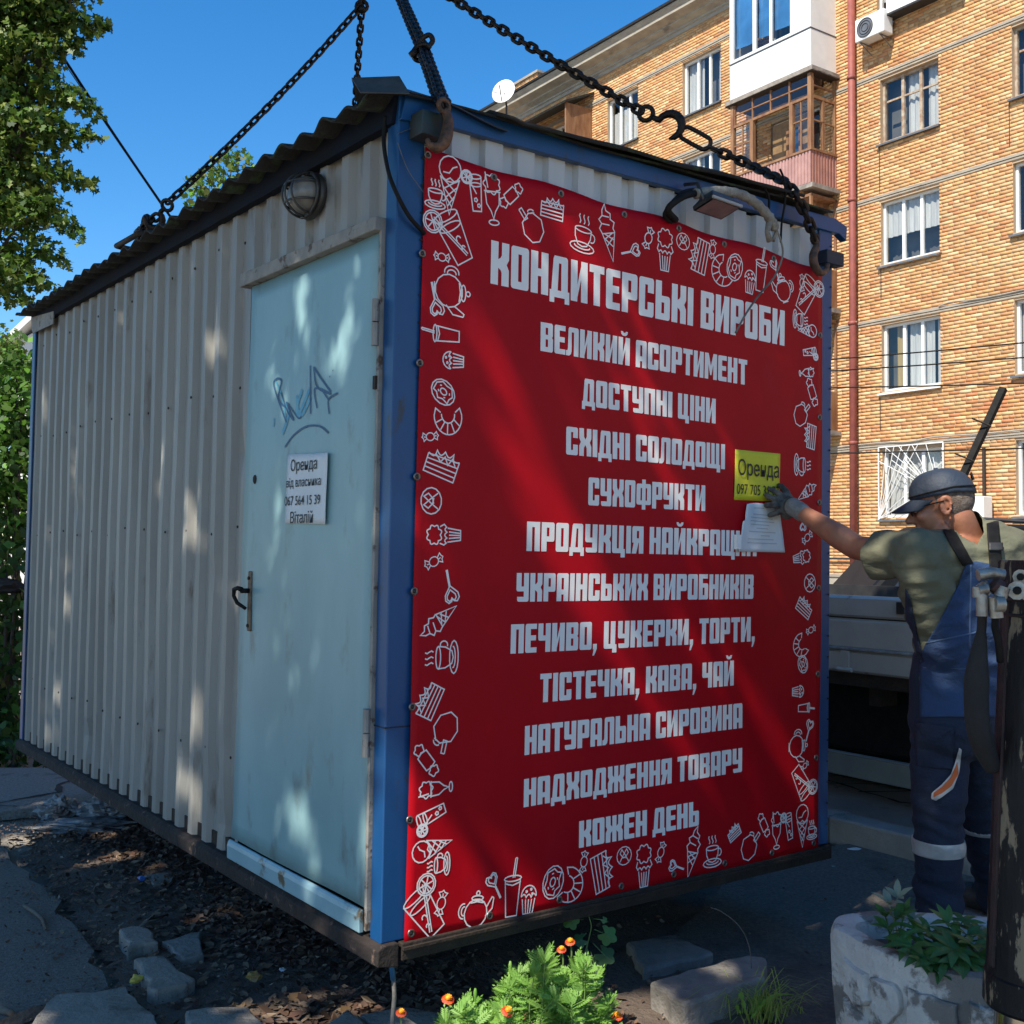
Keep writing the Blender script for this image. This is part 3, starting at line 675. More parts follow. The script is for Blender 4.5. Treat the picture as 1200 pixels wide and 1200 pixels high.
def pd(px, py):                              # photo pixel -> (y,z) on the door plane
    v = FW + RT*((px-600)/FPX) + UP*((600-py)/FPX); Mi = KM.inverted(); r = Mi.to_3x3() @ v; c = Mi @ Vector((0, 0, CH)); t = (-.01-c.x)/r.x; p = c+r*t; return Vector((p.y, p.z))
def zoomd(pp): return [pd(x/3, y/3+400) for x, y in pp]
GR = [([(1005,285),(960,160),(968,132),(985,140),(975,200),(1000,230)], .010, 0), ([(985,180),(1010,250),(1030,275),(1005,215),(1045,268),(1058,262)], .008, 0),
      ([(1090,255),(1088,85)], .009, 0), ([(1100,90),(1112,160),(1160,185),(1105,165),(1112,235)], .009, 0), ([(1100,90),(1125,130),(1160,178)], .009, 0), ([(1155,255),(1152,205),(1185,182)], .009, 0),
      ([(1152,205),(1128,170)], .008, 0), ([(1000,372),(1030,330),(1075,300),(1120,298),(1152,322)], .009, 0), ([(1168,100),(1169,104)], .007, 0), ([(1156,122),(1157,126)], .007, 0)]
GC = [([(1000,215),(1010,262),(990,325)], .022, 1), ([(1040,190),(1050,250),(1085,170)], .02, 1), ([(960,270),(958,300)], .016, 1), ([(1060,170),(1040,240),(1060,258),(1088,200)], .02, 1), ([(965,140),(990,200),(1005,290)], .012, 1)]
for lst, m_, nm in ((GC, m_grafc, 'cyan_scrawl'), (GR, m_grafb, 'navy_scrawl')):
    mb = MB()
    for i, (pp, w, _) in enumerate(lst): ribbon(mb, smooth(zoomd(pp)), w*.8, on_door, z=(i*.25+(3 if m_ is m_grafb else 0)))
    mb.build(nm, m_, door, KM, fix=False)

# ================================================================== POSTER
BY = -.010                                                    # poster plane, just proud of the posts
def bulge(u, z):
    return .008*noise.noise((u*1.6, z*1.1, 2))+.0035*noise.noise((u*4, z*1.8, 8))+.0012*abs(noise.noise((u*7+z*3, z*2-u*2, 5)))+(.004*noise.noise((u*9, 0, 1)) * max(0, (z-2.15)/.2))
def top(u): return 2.349-.0105*u-.020*u*u*.35+.006*sin(u*2*pi/.5+.6)-.03*max(0, u-1.5)*.2
poster = empty('advertising_poster', kw(1.03, -.01, 0), 'red vinyl poster with white Ukrainian lettering and sweets drawings on the kiosk', 'poster', rot=KM.to_3x3().to_4x4())
def pf(u, v):
    x = .072+u*(1.986-.072); x += (.018*v if u < .01 else 0)+(-.004*v if u > .99 else 0)
    z0 = -.012+.012*u*0; z = z0+v*(top(x)-z0)
    return (x, BY+bulge(x, z), z)
mb = MB(); mb.grid(pf, 60, 70); ps = mb.build('sheet', m_red, poster, KM, smooth=True); so_ = ps.modifiers.new('t', 'SOLIDIFY'); so_.thickness = .0015; so_.offset = 0
def onp(q): return Vector((q.x, BY+bulge(q.x, q.y)-.0016-.00012*q.z, q.y))
def R(x0, y0, x1, y1, ch=''):
    c = .07; cy = .07; P = []
    P += [(x0+c, y0), (x0+c*.3, y0+cy*.3), (x0, y0+cy)][::-1][::-1] if 'c' in ch else [(x0, y0)]
    P = []
    def corner(x, y, sx, sy, on, order):
        if not on: return [(x, y)]
        k = [(x, y+sy*cy), (x+sx*c*.3, y+sy*cy*.3), (x+sx*c, y)]
        return k if order else k[::-1]
    P += corner(x0, y0, 1, 1, 'c' in ch, True)       # bottom left
    P += corner(x1, y0, -1, 1, 'd' in ch, False)     # bottom right
    P += corner(x1, y1, -1, -1, 'b' in ch, True)     # top right
    P += corner(x0, y1, 1, -1, 'a' in ch, False)     # top left
    return P
U_I = [R(0,0,.25,1), R(.39,0,.64,1), [(.25,.10),(.39,.56),(.39,.88),(.25,.42)]]
KR = [(.25,.40),(.33,.36),(.37,.30),(.37,0),(.62,0),(.62,.38),(.54,.5),(.62,.62),(.62,1),(.37,1),(.37,.70),(.33,.64),(.25,.60)]
GL = {
 'О': (.62, [R(0,0,.25,1,'ac'), R(.37,0,.62,1,'bd'), R(.25,.82,.37,1), R(.25,0,.37,.18)]),
 'Н': (.62, [R(0,0,.25,1), R(.37,0,.62,1), R(.25,.42,.37,.6)]),
 'К': (.62, [R(0,0,.25,1), KR]),
 'Д': (.68, [[(.04,.17),(.27,.17),(.31,.82),(.31,1),(.15,1),(.11,.93)], R(.31,.83,.40,1), R(.40,.17,.64,1,'b'), R(-.02,0,.70,.17), R(-.02,-.13,.15,0), R(.53,-.13,.70,0)]),
 'И': (.64, U_I), 'Й': (.64, U_I+[[(.12,1.22),(.15,1.12),(.24,1.06),(.40,1.06),(.49,1.12),(.52,1.22),(.40,1.22),(.37,1.17),(.27,1.17),(.24,1.22)]]),
 'Т': (.58, [R(0,.81,.58,1), R(.165,0,.415,.81)]),
 'Е': (.56, [R(0,0,.26,1,'ac'), R(.26,.82,.56,1), R(.26,.42,.52,.6), R(.26,0,.56,.18)]),
 'Р': (.62, [R(0,0,.25,1), R(.25,.82,.37,1), R(.37,.34,.62,1,'bd'), R(.25,.34,.37,.52)]),
 'С': (.61, [R(0,0,.25,1,'ac'), R(.25,.82,.36,1), R(.36,.62,.61,1,'b'), R(.25,0,.36,.18), R(.36,0,.61,.38,'d')]),
 'Ь': (.60, [R(0,0,.25,1), R(.25,.45,.36,.62), R(.36,0,.60,.62,'bd'), R(.25,0,.36,.17)]),
 'І': (.25, [R(0,0,.25,1)]),
 'В': (.62, [R(0,0,.25,1), [(.37,0),(.57,0),(.62,.06),(.62,.45),(.57,.51),(.61,.57),(.61,.94),(.56,1),(.37,1)], R(.25,.83,.37,1), R(.25,.43,.37,.59), R(.25,0,.37,.17)]),
 'Б': (.61, [R(0,0,.25,1), R(.25,.83,.58,1), R(.25,.47,.37,.64), R(.37,0,.61,.64,'bd'), R(.25,0,.37,.17)]),
 'А': (.62, [R(0,0,.25,1,'a'), R(.37,0,.62,1,'b'), R(.25,.83,.37,1), R(.25,.24,.37,.42)]),
 'Л': (.62, [[(-.04,0),(.13,0),(.22,.06),(.25,.16),(.25,1),(.14,1),(.08,.95),(.06,.25),(.03,.18),(-.04,.18)], R(.25,.83,.37,1), R(.37,0,.62,1,'b')]),
 'М': (.80, [R(0,0,.24,1), R(.56,0,.80,1), [(.24,.58),(.36,.16),(.44,.16),(.56,.58),(.56,1),(.40,.52),(.24,1)]]),
 'П': (.62, [R(0,0,.25,1), R(.37,0,.62,1), R(.25,.82,.37,1)]),
 'У': (.62, [R(0,.36,.25,1,'c'), R(.37,0,.62,1,'d'), R(.25,.36,.37,.53), R(.04,0,.37,.17,'c')]),
 'Х': (.64, [[(0,0),(.24,0),(.25,.30),(.32,.40),(.39,.30),(.40,0),(.64,0),(.64,.36),(.56,.5),(.64,.64),(.64,1),(.40,1),(.39,.70),(.32,.60),(.25,.70),(.24,1),(0,1),(0,.64),(.08,.5),(0,.36)]]),
 'Щ': (.84, [R(0,0,.22,1,'c'), R(.30,0,.51,1), R(.59,0,.80,1), R(.22,0,.30,.17), R(.51,0,.59,.17), [(.64,-.15),(.86,-.15),(.86,.15),(.80,.15),(.80,0),(.64,0)]]),
 'Ц': (.68, [R(0,0,.25,1,'c'), R(.36,0,.61,1), R(.25,0,.36,.17), [(.46,-.15),(.69,-.15),(.69,.15),(.61,.15),(.61,0),(.46,0)]]),
 'Ф': (.88, [R(0,.12,.24,.90,'ac'), R(.33,-.06,.55,1.06), R(.64,.12,.88,.90,'bd'), R(.24,.74,.33,.90), R(.24,.12,.33,.28), R(.55,.74,.64,.90), R(.55,.12,.64,.28)]),
 'Я': (.62, [R(.37,0,.62,1), R(.25,.83,.37,1), R(0,.40,.25,1,'a'), R(.25,.40,.37,.56), [(-.02,0),(.22,0),(.35,.40),(.08,.40)]]),
 'Ч': (.62, [R(0,.40,.25,1,'c'), R(.25,.40,.37,.58), R(.37,0,.62,1)]),
 'Ж': (.90, [R(.34,0,.56,1), [(0,0),(.24,0),(.25,.34),(.34,.42),(.34,.58),(.25,.66),(.24,1),(0,1),(0,.62),(.07,.5),(0,.38)], [(.56,.42),(.65,.34),(.66,0),(.90,0),(.90,.38),(.83,.5),(.90,.62),(.90,1),(.66,1),(.65,.66),(.56,.58)]]),
 ',': (.22, [[(0,.2),(.2,.2),(.2,.02),(.07,-.22),(-.02,-.22),(.04,0),(0,0)]]),
}
LINES = [('КОНДИТЕРСЬКІ ВИРОБИ', .340, 1.752, 1.980, 1.960, .137), ('ВЕЛИКИЙ АСОРТИМЕНТ', .542, 1.535, 1.792, 1.784, .0945), ('ДОСТУПНІ ЦІНИ', .722, 1.368, 1.632, 1.625, .091),
 ('СХІДНІ СОЛОДОЩІ', .653, 1.419, 1.464, 1.460, .092), ('СУХОФРУКТИ', .753, 1.316, 1.301, 1.302, .093), ('ПРОДУКЦІЯ НАЙКРАЩИХ', .497, 1.600, 1.145, 1.141, .094),
 ('УКРАІНСЬКИХ ВИРОБНИКІВ', .460, 1.587, .984, .981, .091), ('ПЕЧИВО, ЦУКЕРКИ, ТОРТИ,', .442, 1.600, .821, .821, .092), ('ТІСТЕЧКА, КАВА, ЧАЙ', .567, 1.484, .659, .662, .092),
 ('НАТУРАЛЬНА СИРОВИНА', .508, 1.532, .497, .502, .092), ('НАДХОДЖЕННЯ ТОВАРУ', .508, 1.532, .333, .340, .0885), ('КОЖЕН ДЕНЬ', .741, 1.305, .172, .172, .087)]
def seglen(P, L=.03):
    out = []
    for i, a in enumerate(P):
        b = P[(i+1) % len(P)]; out.append(a)
    return out
for s_, u0, u1, za, zb, h in LINES:
    adv = []; x = 0
    for ch in s_:
        if ch == ' ': x += .27; continue
        w, ps_ = GL[ch]; adv.append((ch, x)); x += w+.075
    x -= .075; k = (u1-u0)/x
    mb = MB()
    for ch, xx in adv:
        for P in GL[ch][1]:
            Q = [Vector((u0+(xx+a)*k, za+(zb-za)*((xx+a)/x)+b*h, 0)) for a, b in P]
            tri = tessellate_polygon([Q]); mb.add([onp(q) for q in Q], [tuple(t) for t in tri])
    mb.build('text_line', m_print, poster, KM, fix=False)

# --- line drawings of sweets: polylines in a unit frame, height about 1
def el(cx, cy, rx, ry=None, a0=0, a1=360, n=14, rot=0):
    ry = rx if ry is None else ry; c, s = cos(radians(rot)), sin(radians(rot)); o = []
    full = abs(a1-a0) >= 360
    for i in range(n if full else n+1):
        t = radians(a0+(a1-a0)*i/n); x = rx*cos(t); y = ry*sin(t); o.append((cx+x*c-y*s, cy+x*s+y*c))
    return (o, full)
def ln(*p, c=False): return (list(p), c)
def sc(pts, r=.06, n=5, closed=True):
    o = []
    m = len(pts)
    for i in range(m if closed else m-1):
        a = Vector(pts[i]); b = Vector(pts[(i+1) % m]); d = b-a; q = Vector((d.y, -d.x))
        for k in range(n): t = k/n; o.append(tuple(a+d*t+q*(sin(pi*t)*.45)))
    if not closed: o.append(pts[-1])
    return (o, closed)
def cloud(cx, cy, rx, ry, m=7, rot=0): return sc([(cx+rx*cos(2*pi*i/m+rot), cy+ry*sin(2*pi*i/m+rot)) for i in range(m)], n=5)
lemon = lambda x, y, r: [el(x, y, r), el(x, y, r*.8)]+[ln((x, y), (x+r*.75*cos(a), y+r*.75*sin(a))) for a in [i*pi/3+.3 for i in range(6)]]
steam = [ln(*[(x+.03*sin(t*5), .30+.2*t) for t in (0, .3, .6, .9, 1.2)]) for x in (-.14, 0, .14)]
heart = lambda x, y, s: ([(x, y-.5*s), (x-.42*s, y-.05*s), (x-.45*s, y+.22*s), (x-.28*s, y+.40*s), (x-.08*s, y+.34*s), (x, y+.2*s), (x+.08*s, y+.34*s), (x+.28*s, y+.40*s), (x+.45*s, y+.22*s), (x+.42*s, y-.05*s)], True)
IC = {
 'coffee_cup_drawing': [el(0, .16, .27, .07), ln((-.27,.16),(-.25,-.05),(-.15,-.24),(0,-.28),(.15,-.24),(.25,-.05),(.27,.16)), el(.30, 0, .10, .11, -110, 120, 8), el(0, -.30, .40, .13), el(0, -.27, .26, .07, 170, 370, 8)]+steam,
 'ice_cream_cone_drawing': [el(0, .27, .22, .22), ln((-.19,.12),(0,-.5),(.19,.12)), ln((-.2,.12),(-.1,.06),(0,.12),(.1,.06),(.2,.12)), ln((-.14,.2),(-.02,.2),(.05,.3),(.14,.34)), ln((-.12,-.08),(.12,.08)), ln((-.08,-.22),(.14,-.02)), ln((.12,-.1),(-.13,.08)), ln((.07,-.25),(-.15,-.03)), ln((-.04,-.36),(.09,-.18)), ln((.04,-.36),(-.09,-.2))],
 'soft_ice_cream_drawing': [ln((-.14,.0),(-.19,.1),(-.12,.18),(-.17,.26),(-.08,.32),(-.06,.42),(.02,.52),(.03,.40),(.12,.34),(.10,.24),(.18,.18),(.13,.08),(.16,0)), ln((-.15,.02),(0,-.5),(.15,.0)), ln((-.15,.0),(.15,0)), ln((-.12,.18),(.06,.14)), ln((-.08,.32),(.08,.28)), ln((-.11,-.1),(.1,0)), ln((-.08,-.22),(.1,-.08)), ln((.1,-.12),(-.1,0)), ln((.06,-.24),(-.12,-.08))],
 'lemonade_drawing': [ln((-.17,.38),(-.13,-.48),(.13,-.48),(.2,.38)), el(.015, .38, .185, .06), el(.015, .18, .17, .05), ln((-.28,.48),(.02,-.05))]+lemon(-.24, .36, .17)+[el(-.02,-.2,.05,.05,n=5), el(.06,-.34,.045,n=5)],
 'big_lemonade_drawing': [ln((-.26,.36),(-.17,-.50),(.19,-.50),(.30,.36)), el(.02, .36, .28, .08), el(.02, .16, .25, .07), ln((-.26,.42),(.10,-.42)), ln((-.22,.44),(.14,-.40)), el(.08,-.1,.05,.06,0,200,5), el(.1,-.28,.04,.05,0,200,5)]+lemon(-.28, .38, .20),
 'milkshake_drawing': [cloud(0, .28, .17, .15, 7), ln((-.17,.14),(-.15,-.1),(-.05,-.24),(0,-.38),(.05,-.24),(.15,-.1),(.17,.14)), el(0, -.45, .12, .05), ln((0,-.36),(0,-.42)), ln((-.15,.5),(-.1,.2)), ln((-.2,.14),(.2,.14))],
 'sweet_drawing': [el(0, 0, .24, .20), ln((-.22,.08),(-.40,.22),(-.44,.08),(-.5,.02),(-.42,-.06),(-.40,-.2),(-.22,-.08)), ln((.22,.08),(.40,.22),(.44,.08),(.5,.02),(.42,-.06),(.40,-.2),(.22,-.08)), ln((-.24,0),(-.38,.02)), ln((.24,0),(.38,.02))],
 'long_sweet_drawing': [([(-.22,.17),(.22,.17),(.26,.0),(.22,-.17),(-.22,-.17),(-.26,0)], True), cloud(-.38, 0, .10, .14, 5), cloud(.38, 0, .10, .14, 5)],
 'teapot_drawing': [el(0, -.08, .34, .34), el(0, .28, .17, .06), el(0, .40, .05), ln((-.14,-.44),(.14,-.44)), el(-.38, -.02, .14, .18, 80, 280, 8), el(-.36,-.02,.08,.11,80,280,7), ln((.30,.05),(.44,.30),(.5,.28)), ln((.30,-.15),(.48,.02),(.5,.28)), ln((-.2,.17),(0,.2),(.2,.17))],
 'round_pot_drawing': [ln((-.05,.34),(-.32,.1),(-.32,-.2),(-.1,-.44),(.14,-.44),(.34,-.2),(.33,.12),(.06,.34)), ln((-.36,.44),(-.22,.16),(-.12,.20),(-.26,.48),(-.36,.44)), el(0.02,.36,.10,.06,0,180,6), ln((-.1,.32),(.14,.32))],
 'cake_slice_drawing': [ln((-.46,.06),(.34,.30),(.42,-.16),(-.38,-.34),c=True), ln((-.44,-.04),(.36,.18)), ln((-.42,-.14),(.38,.06)), ln((-.40,-.24),(.40,-.05)), sc([(-.46,.08),(-.3,.24),(-.1,.32),(.12,.40),(.34,.32)], closed=False), ln((-.3,.16),(-.1,.06),(-.05,.22),(.1,.1),(.14,.28),(.28,.18))],
 'heart_lollipop_drawing': [heart(0, .22, .52), heart(0.02, .24, .34), ln((0,-.02),(-.02,-.5)), ln((.03,-.02),(.02,-.5))],
 'cupcake_drawing': [cloud(0, .26, .20, .17, 8), ln((-.2,.10),(-.24,-.02),(-.18,-.1)), ln((.2,.10),(.26,-.02),(.18,-.1)), sc([(.2,-.1),(.07,-.1),(-.07,-.1),(-.2,-.1)], closed=False), ln((-.17,-.12),(-.12,-.5),(.12,-.5),(.17,-.12)), ln((-.08,-.16),(-.05,-.48)), ln((0,-.16),(0,-.48)), ln((.08,-.16),(.05,-.48))],
 'muffin_drawing': [el(0, .08, .30, .32, 0, 180, 10), sc([(.30,.06),(.1,.04),(-.1,.04),(-.30,.06)], closed=False), ln((-.25,.0),(-.18,-.46),(.18,-.46),(.25,.0)), ln((-.12,-.02),(-.08,-.44)), ln((0,-.02),(0,-.44)), ln((.12,-.02),(.08,-.44)), el(-.1,.22,.03,n=5), el(.08,.28,.03,n=5), el(.14,.14,.03,n=5)],
 'pretzel_drawing': [el(0, 0, .46, .42), ln((-.28,-.28),(-.05,.05),(.15,.3),(.26,.12),(.1,-.05),(-.1,-.1)), ln((.28,-.28),(.05,.05),(-.15,.3),(-.26,.12),(-.1,-.05),(.1,-.1))],
 'donut_drawing': [el(0, 0, .46, .36), el(0, .02, .13, .09), ([(-.36,.1),(-.2,.26),(0,.24),(.2,.28),(.36,.08),(.3,-.06),(.32,-.2),(.1,-.18),(-.06,-.26),(-.2,-.14),(-.34,-.14)], True), ln((-.22,.1),(-.16,.14)), ln((.2,.12),(.24,.06)), ln((.16,-.1),(.1,-.12)), ln((-.2,-.04),(-.14,-.08))],
 'croissant_drawing': [el(0, .12, .46, .52, 175, 365, 14), el(0, .16, .22, .24, 175, 365, 10), ln((-.46,.14),(-.40,.34),(-.24,.22)), ln((.46,.14),(.40,.34),(.24,.22)), ln((-.42,-.06),(-.2,.04)), ln((-.28,-.26),(-.12,-.04)), ln((-.06,-.38),(-.03,-.08)), ln((.18,-.34),(.08,-.06)), ln((.36,-.16),(.18,.02))],
 'drink_cup_drawing': [ln((-.17,.16),(-.12,-.48),(.12,-.48),(.17,.16)), el(0, .17, .19, .05), ln((-.18,.10),(0,.05),(.18,.10)), ln((.0,.18),(.04,.52)), ln((.04,.18),(.08,.52)), ln((.04,.52),(.08,.52))],
}
def pp_(px, py):
    v = FW + RT*((px-600)/FPX) + UP*((600-py)/FPX); Mi = KM.inverted(); r = Mi.to_3x3() @ v; c = Mi @ Vector((0, 0, CH)); t = -c.y/r.y; p = c+r*t; return p.x, p.z
D = 'coffee_cup ice_cream_cone soft_ice_cream lemonade big_lemonade milkshake sweet long_sweet teapot round_pot cake_slice heart_lollipop cupcake muffin pretzel donut croissant drink_cup'.split()
A_ = dict(cup=D[0], cone=D[1], soft=D[2], lem=D[3], big=D[4], shake=D[5], sw=D[6], lsw=D[7], tea=D[8], pot=D[9], cake=D[10], hl=D[11], cc=D[12], muf=D[13], pre=D[14], don=D[15], cro=D[16], dr=D[17])
# kind, photo x, photo y, height in photo pixels, turn in degrees (anticlockwise), mirrored
ICONS = '''cup 508 230 34 0 0;cone 525 218 66 0 0;lem 555 226 44 8 0;shake 575 234 58 6 0;lsw 597 230 34 45 0;pot 622 265 42 15 0;cake 646 247 38 -15 0;cup 681 277 44 -5 0;soft 711 274 62 14 0
hl 737 295 30 -70 0;sw 757 280 24 70 0;cc 776 293 48 0 0;pre 797 284 22 0 0;cake 817 302 46 90 1;sw 832 293 20 80 0;cro 842 319 38 -60 0;don 858 314 34 70 0;muf 876 330 30 -5 0;dr 889 317 50 -5 0
hl 906 316 26 30 0;tea 915 338 36 20 1;sw 938 332 18 90 0;big 944 345 46 -30 1;cup 935 375 26 -90 0;cone 944 388 32 -85 0;lem 947 413 24 -80 1;shake 943 437 26 -80 0;lsw 949 460 28 -65 0
pot 936 485 32 -20 1;cake 947 511 32 70 0;cup 936 545 30 -90 0;soft 942 577 36 -60 0;hl 938 612 22 180 0;sw 943 630 18 35 0;cc 937 653 30 -80 0;pre 946 683 22 -90 0;cake 939 712 30 -20 1;sw 947 738 15 20 0
cro 935 757 28 -60 0;don 938 778 22 -70 0;muf 933 810 22 -90 0;dr 942 829 28 -90 0;hl 945 855 26 -20 0;tea 933 874 36 -90 0;sw 941 897 13 30 0;big 938 917 42 -145 0;cup 949 973 22 0 0;cone 938 967 48 0 0
lem 922 967 32 10 0;shake 907 972 42 0 0;lsw 892 966 26 -60 0;pot 875 990 36 -20 1;cake 858 975 24 15 0;cup 832 999 36 0 0;soft 809 998 56 -15 0;hl 790 1015 26 70 0;sw 772 998 22 65 0;cc 752 1013 48 0 0
pre 729 1002 24 0 0;cake 702 1020 50 -65 1;sw 682 1009 22 80 0;cro 667 1037 42 65 0;don 646 1033 40 70 0;muf 617 1052 36 -5 0;dr 598 1040 64 -3 0;hl 577 1037 34 30 0;tea 555 1065 46 -8 0;sw 514 1057 26 75 0
big 495 1066 62 35 1;cup 512 1012 32 90 0;cone 503 992 54 100 0;lem 501 955 42 110 0;shake 507 923 46 90 0;lsw 496 890 38 -50 0;pot 518 855 46 140 0;cake 500 822 46 75 1;cup 517 770 46 90 0;soft 512 727 56 125 0
hl 525 688 40 195 0;sw 506 658 24 25 0;cc 517 627 46 90 0;pre 503 587 32 90 0;cake 516 547 50 -30 0;sw 502 512 20 10 0;cro 523 493 40 5 0;don 517 460 36 -35 0;muf 528 423 32 90 0;dr 515 392 50 90 0
tea 528 342 54 -90 0;hl 508 352 40 195 0;sw 516 302 20 0 0;big 529 277 62 32 0'''
for it in ICONS.replace('\n', ';').split(';'):
    k, x, y, h, rot, mir = it.split(); u, z = pp_(float(x), float(y)); h0 = pp_(float(x), float(y)-float(h)/2)[1]-pp_(float(x), float(y)+float(h)/2)[1]
    ca, sa = cos(radians(float(rot))), sin(radians(float(rot))); sg = -1 if mir == '1' else 1; nm = A_[k]+'_drawing'
    sz = h0*(1.05 if k not in ('sw', 'lsw') else 1.15)
    mb = MB()
    for j, (pts, closed) in enumerate(IC[nm]):
        q = [(u+sz*(sg*a*ca-b*sa), z+sz*(sg*a*sa+b*ca)) for a, b in pts]
        ribbon(mb, q, .0042 if h0 > .07 else .0034, onp, z=1+j*.6, closed=closed)
    mb.build(nm, m_linep, poster, KM, fix=False)
# eyelets and screws round the rim
mb = MB()
n = 14
vs = []; 
for rr, yy in ((.0125, 0), (.0115, -.0022), (.0075, -.0022), (.006, 0)): vs += [(rr*cos(2*pi*i/n), yy, rr*sin(2*pi*i/n)) for i in range(n)]
mb.add(vs, [(j*n+i, j*n+(i+1) % n, (j+1)*n+(i+1) % n, (j+1)*n+i) for j in range(3) for i in range(n)]); ey = mb.mesh('eyelet', m_eye, True)
mb = MB(); mb.sphere((0, 0, 0), (.0065, .003, .0065), 8, 5); eys = mb.mesh('screw', m_eyeh, True)
EY = [(.10+.245*i, None) for i in range(8)]
pos = [(.098, top(.1)-.022)]+[(u, top(u)-.022) for u in (.345, .62, .90, 1.16, 1.40, 1.68, 1.955)]
pos += [(x, z) for z in (2.03, 1.70, 1.36, 1.02, .68, .35) for x in (.086-.004*(2-z), 1.967)]
pos += [(u, .018) for u in (.095, .38, .66, .93, 1.18, 1.44, 1.70, 1.955)]
for (u, z) in pos:
    M = KM @ Matrix.Translation((u, BY+bulge(u, z)-.002, z)); o = link('eyelet', ey, poster, M); link('screw', eys, o, M)

# paper notices
def text_mesh(body, size, spx=1, bold=0, align='CENTER'):
    c = bpy.data.curves.new('t', 'FONT'); c.body = body; c.size = size; c.align_x = align; c.offset = bold; c.fill_mode = 'FRONT'; c.resolution_u = 3
    o = bpy.data.objects.new('t', c); COL.objects.link(o); dg = bpy.context.evaluated_depsgraph_get()
    me = bpy.data.meshes.new_from_object(o.evaluated_get(dg)); bpy.data.objects.remove(o); 
    me.transform(Matrix.Scale(spx, 4, (1, 0, 0))); return me
def notice(name, label, quad, y, m, F, curl=0, n=10):
    """quad: TL,TR,BR,BL in (u,z); F maps (u,depth,z)"""
    TL, TR, BR, BL = [Vector(p) for p in quad]; c = (BL+BR)/2
    e = empty(name, F @ Vector((c.x, y, c.y)), label, 'notice', rot=F.to_3x3().to_4x4())
    def fn(u, v):
        p = BL.lerp(BR, u).lerp(TL.lerp(TR, u), v)
        return (p.x, y-.001+.0022*noise.noise((p.x*14, p.y*9, 3))-curl*max(0, abs(u-.5)*2-.75)*.03*(1-v), p.y)
    mb = MB(); mb.grid(fn, n, n); o = mb.build('sheet', m, e, F, smooth=True); so_ = o.modifiers.new('t', 'SOLIDIFY'); so_.thickness = .0006
    return e, fn
def put_text(e, F, body, uc, zc, width, y, bold=0, tall=1, m=m_ink, left=False):
    me = text_mesh(body, 1, bold=bold); 
    a = np.empty(len(me.vertices)*3); me.vertices.foreach_get('co', a); a = a.reshape(-1, 3); w = a[:, 0].max()-a[:, 0].min(); k = width/w
    me.transform(Matrix(((k,0,0,uc-k*(a[:, 0].max()+a[:, 0].min())/2),(0,0,0,y),(0,k*tall,0,zc-k*tall*.36),(0,0,0,1)))); me.materials.clear(); me.materials.append(m)
    o = link('text_line', me, e, F); return o
SD = KM @ Matrix(((0, 1, 0, 0), (-1, 0, 0, 0), (0, 0, 1, 0), (0, 0, 0, 1)))   # door notices: x runs towards the near post (minus depth), -y outwards
def sq(px, py): q = pd(px, py); return (-q.x, q.y)
e, fn = notice('paper_notice', 'white typed rental notice taped on the pale blue door', [sq(340, 533), sq(386.5, 530.5), sq(383.5, 614.5), sq(336, 613)], -.017, m_paper, SD)
uc = -.532
for body, z, w, b in (('Оренда', 1.418, .19, .004), ('від власника', 1.360, .25, .004), ('067 564 15 39', 1.300, .258, .004), ('Віталій', 1.243, .165, .004)):
    put_text(e, SD, body, uc+(0.004 if z > 1.3 else -.002), z, w, -.0205, b, 1.0)
e, fn = notice('paper_notice', 'yellow rental notice with black print beside the gloved hand', [(1.470, 1.537), (1.727, 1.538), (1.722, 1.353), (1.468, 1.349)], BY-.004, m_yel, KM)
put_text(e, KM, 'Оренда', 1.600, 1.473, .232, BY-.0085, .006, 1.25); put_text(e, KM, '097 705 31 73', 1.596, 1.392, .236, BY-.0085, .002, 1.35)
e = empty('paper_notice', kw(1.61, BY, 1.16), 'curling white notice in a plastic sleeve below the yellow notice', 'notice', rot=KM.to_3x3().to_4x4())
def pfn(u, v):
    a = Vector((1.484, 1.158)).lerp(Vector((1.738, 1.158)), u); b = Vector((1.522, 1.335)).lerp(Vector((1.715, 1.325)), u)
    p = a.lerp(b, v**.9); zz = p.y+(.012*sin(pi*u) if v > .85 else 0)
    bow = .012*(2*abs(u-.45))**3*(1-v*.6)+.005*noise.noise((u*4, v*4, 5))
    return (p.x+(.014 if (v > .6 and u < .01) else 0), BY-.006-bow, zz)
mb = MB(); mb.grid(pfn, 20, 20); o = mb.build('sheet', m_paper, e, KM, smooth=True); so_ = o.modifiers.new('t', 'SOLIDIFY'); so_.thickness = .001
m_greyink = mat('faded print', (.42,.43,.44), None, rough=.7)
mb = MB()
for k, (a, b) in enumerate([(.28,.55),(.28,.72),(.2,.8),(.2,.84),(.22,.7),(.4,.66),(.2,.86),(.5,.72),(.2,.8),(.2,.86)]):
    v = .88-k*.08; P = [Vector(pfn(a+(b-a)*t/6, v))+Vector((0, -.0022, 0)) for t in range(7)]
    mb.add([p+Vector((0, 0, dz)) for p in P for dz in (-.0017, .0017)], [(2*i, 2*i+2, 2*i+3, 2*i+1) for i in range(6)])
mb.build('faded_print', m_greyink, e, KM, fix=False)
mb = MB(); mb.box((1.470, BY-.02, 1.166), (1.492, BY-.004, 1.22)); mb.build('tape', m_print, e, KM)

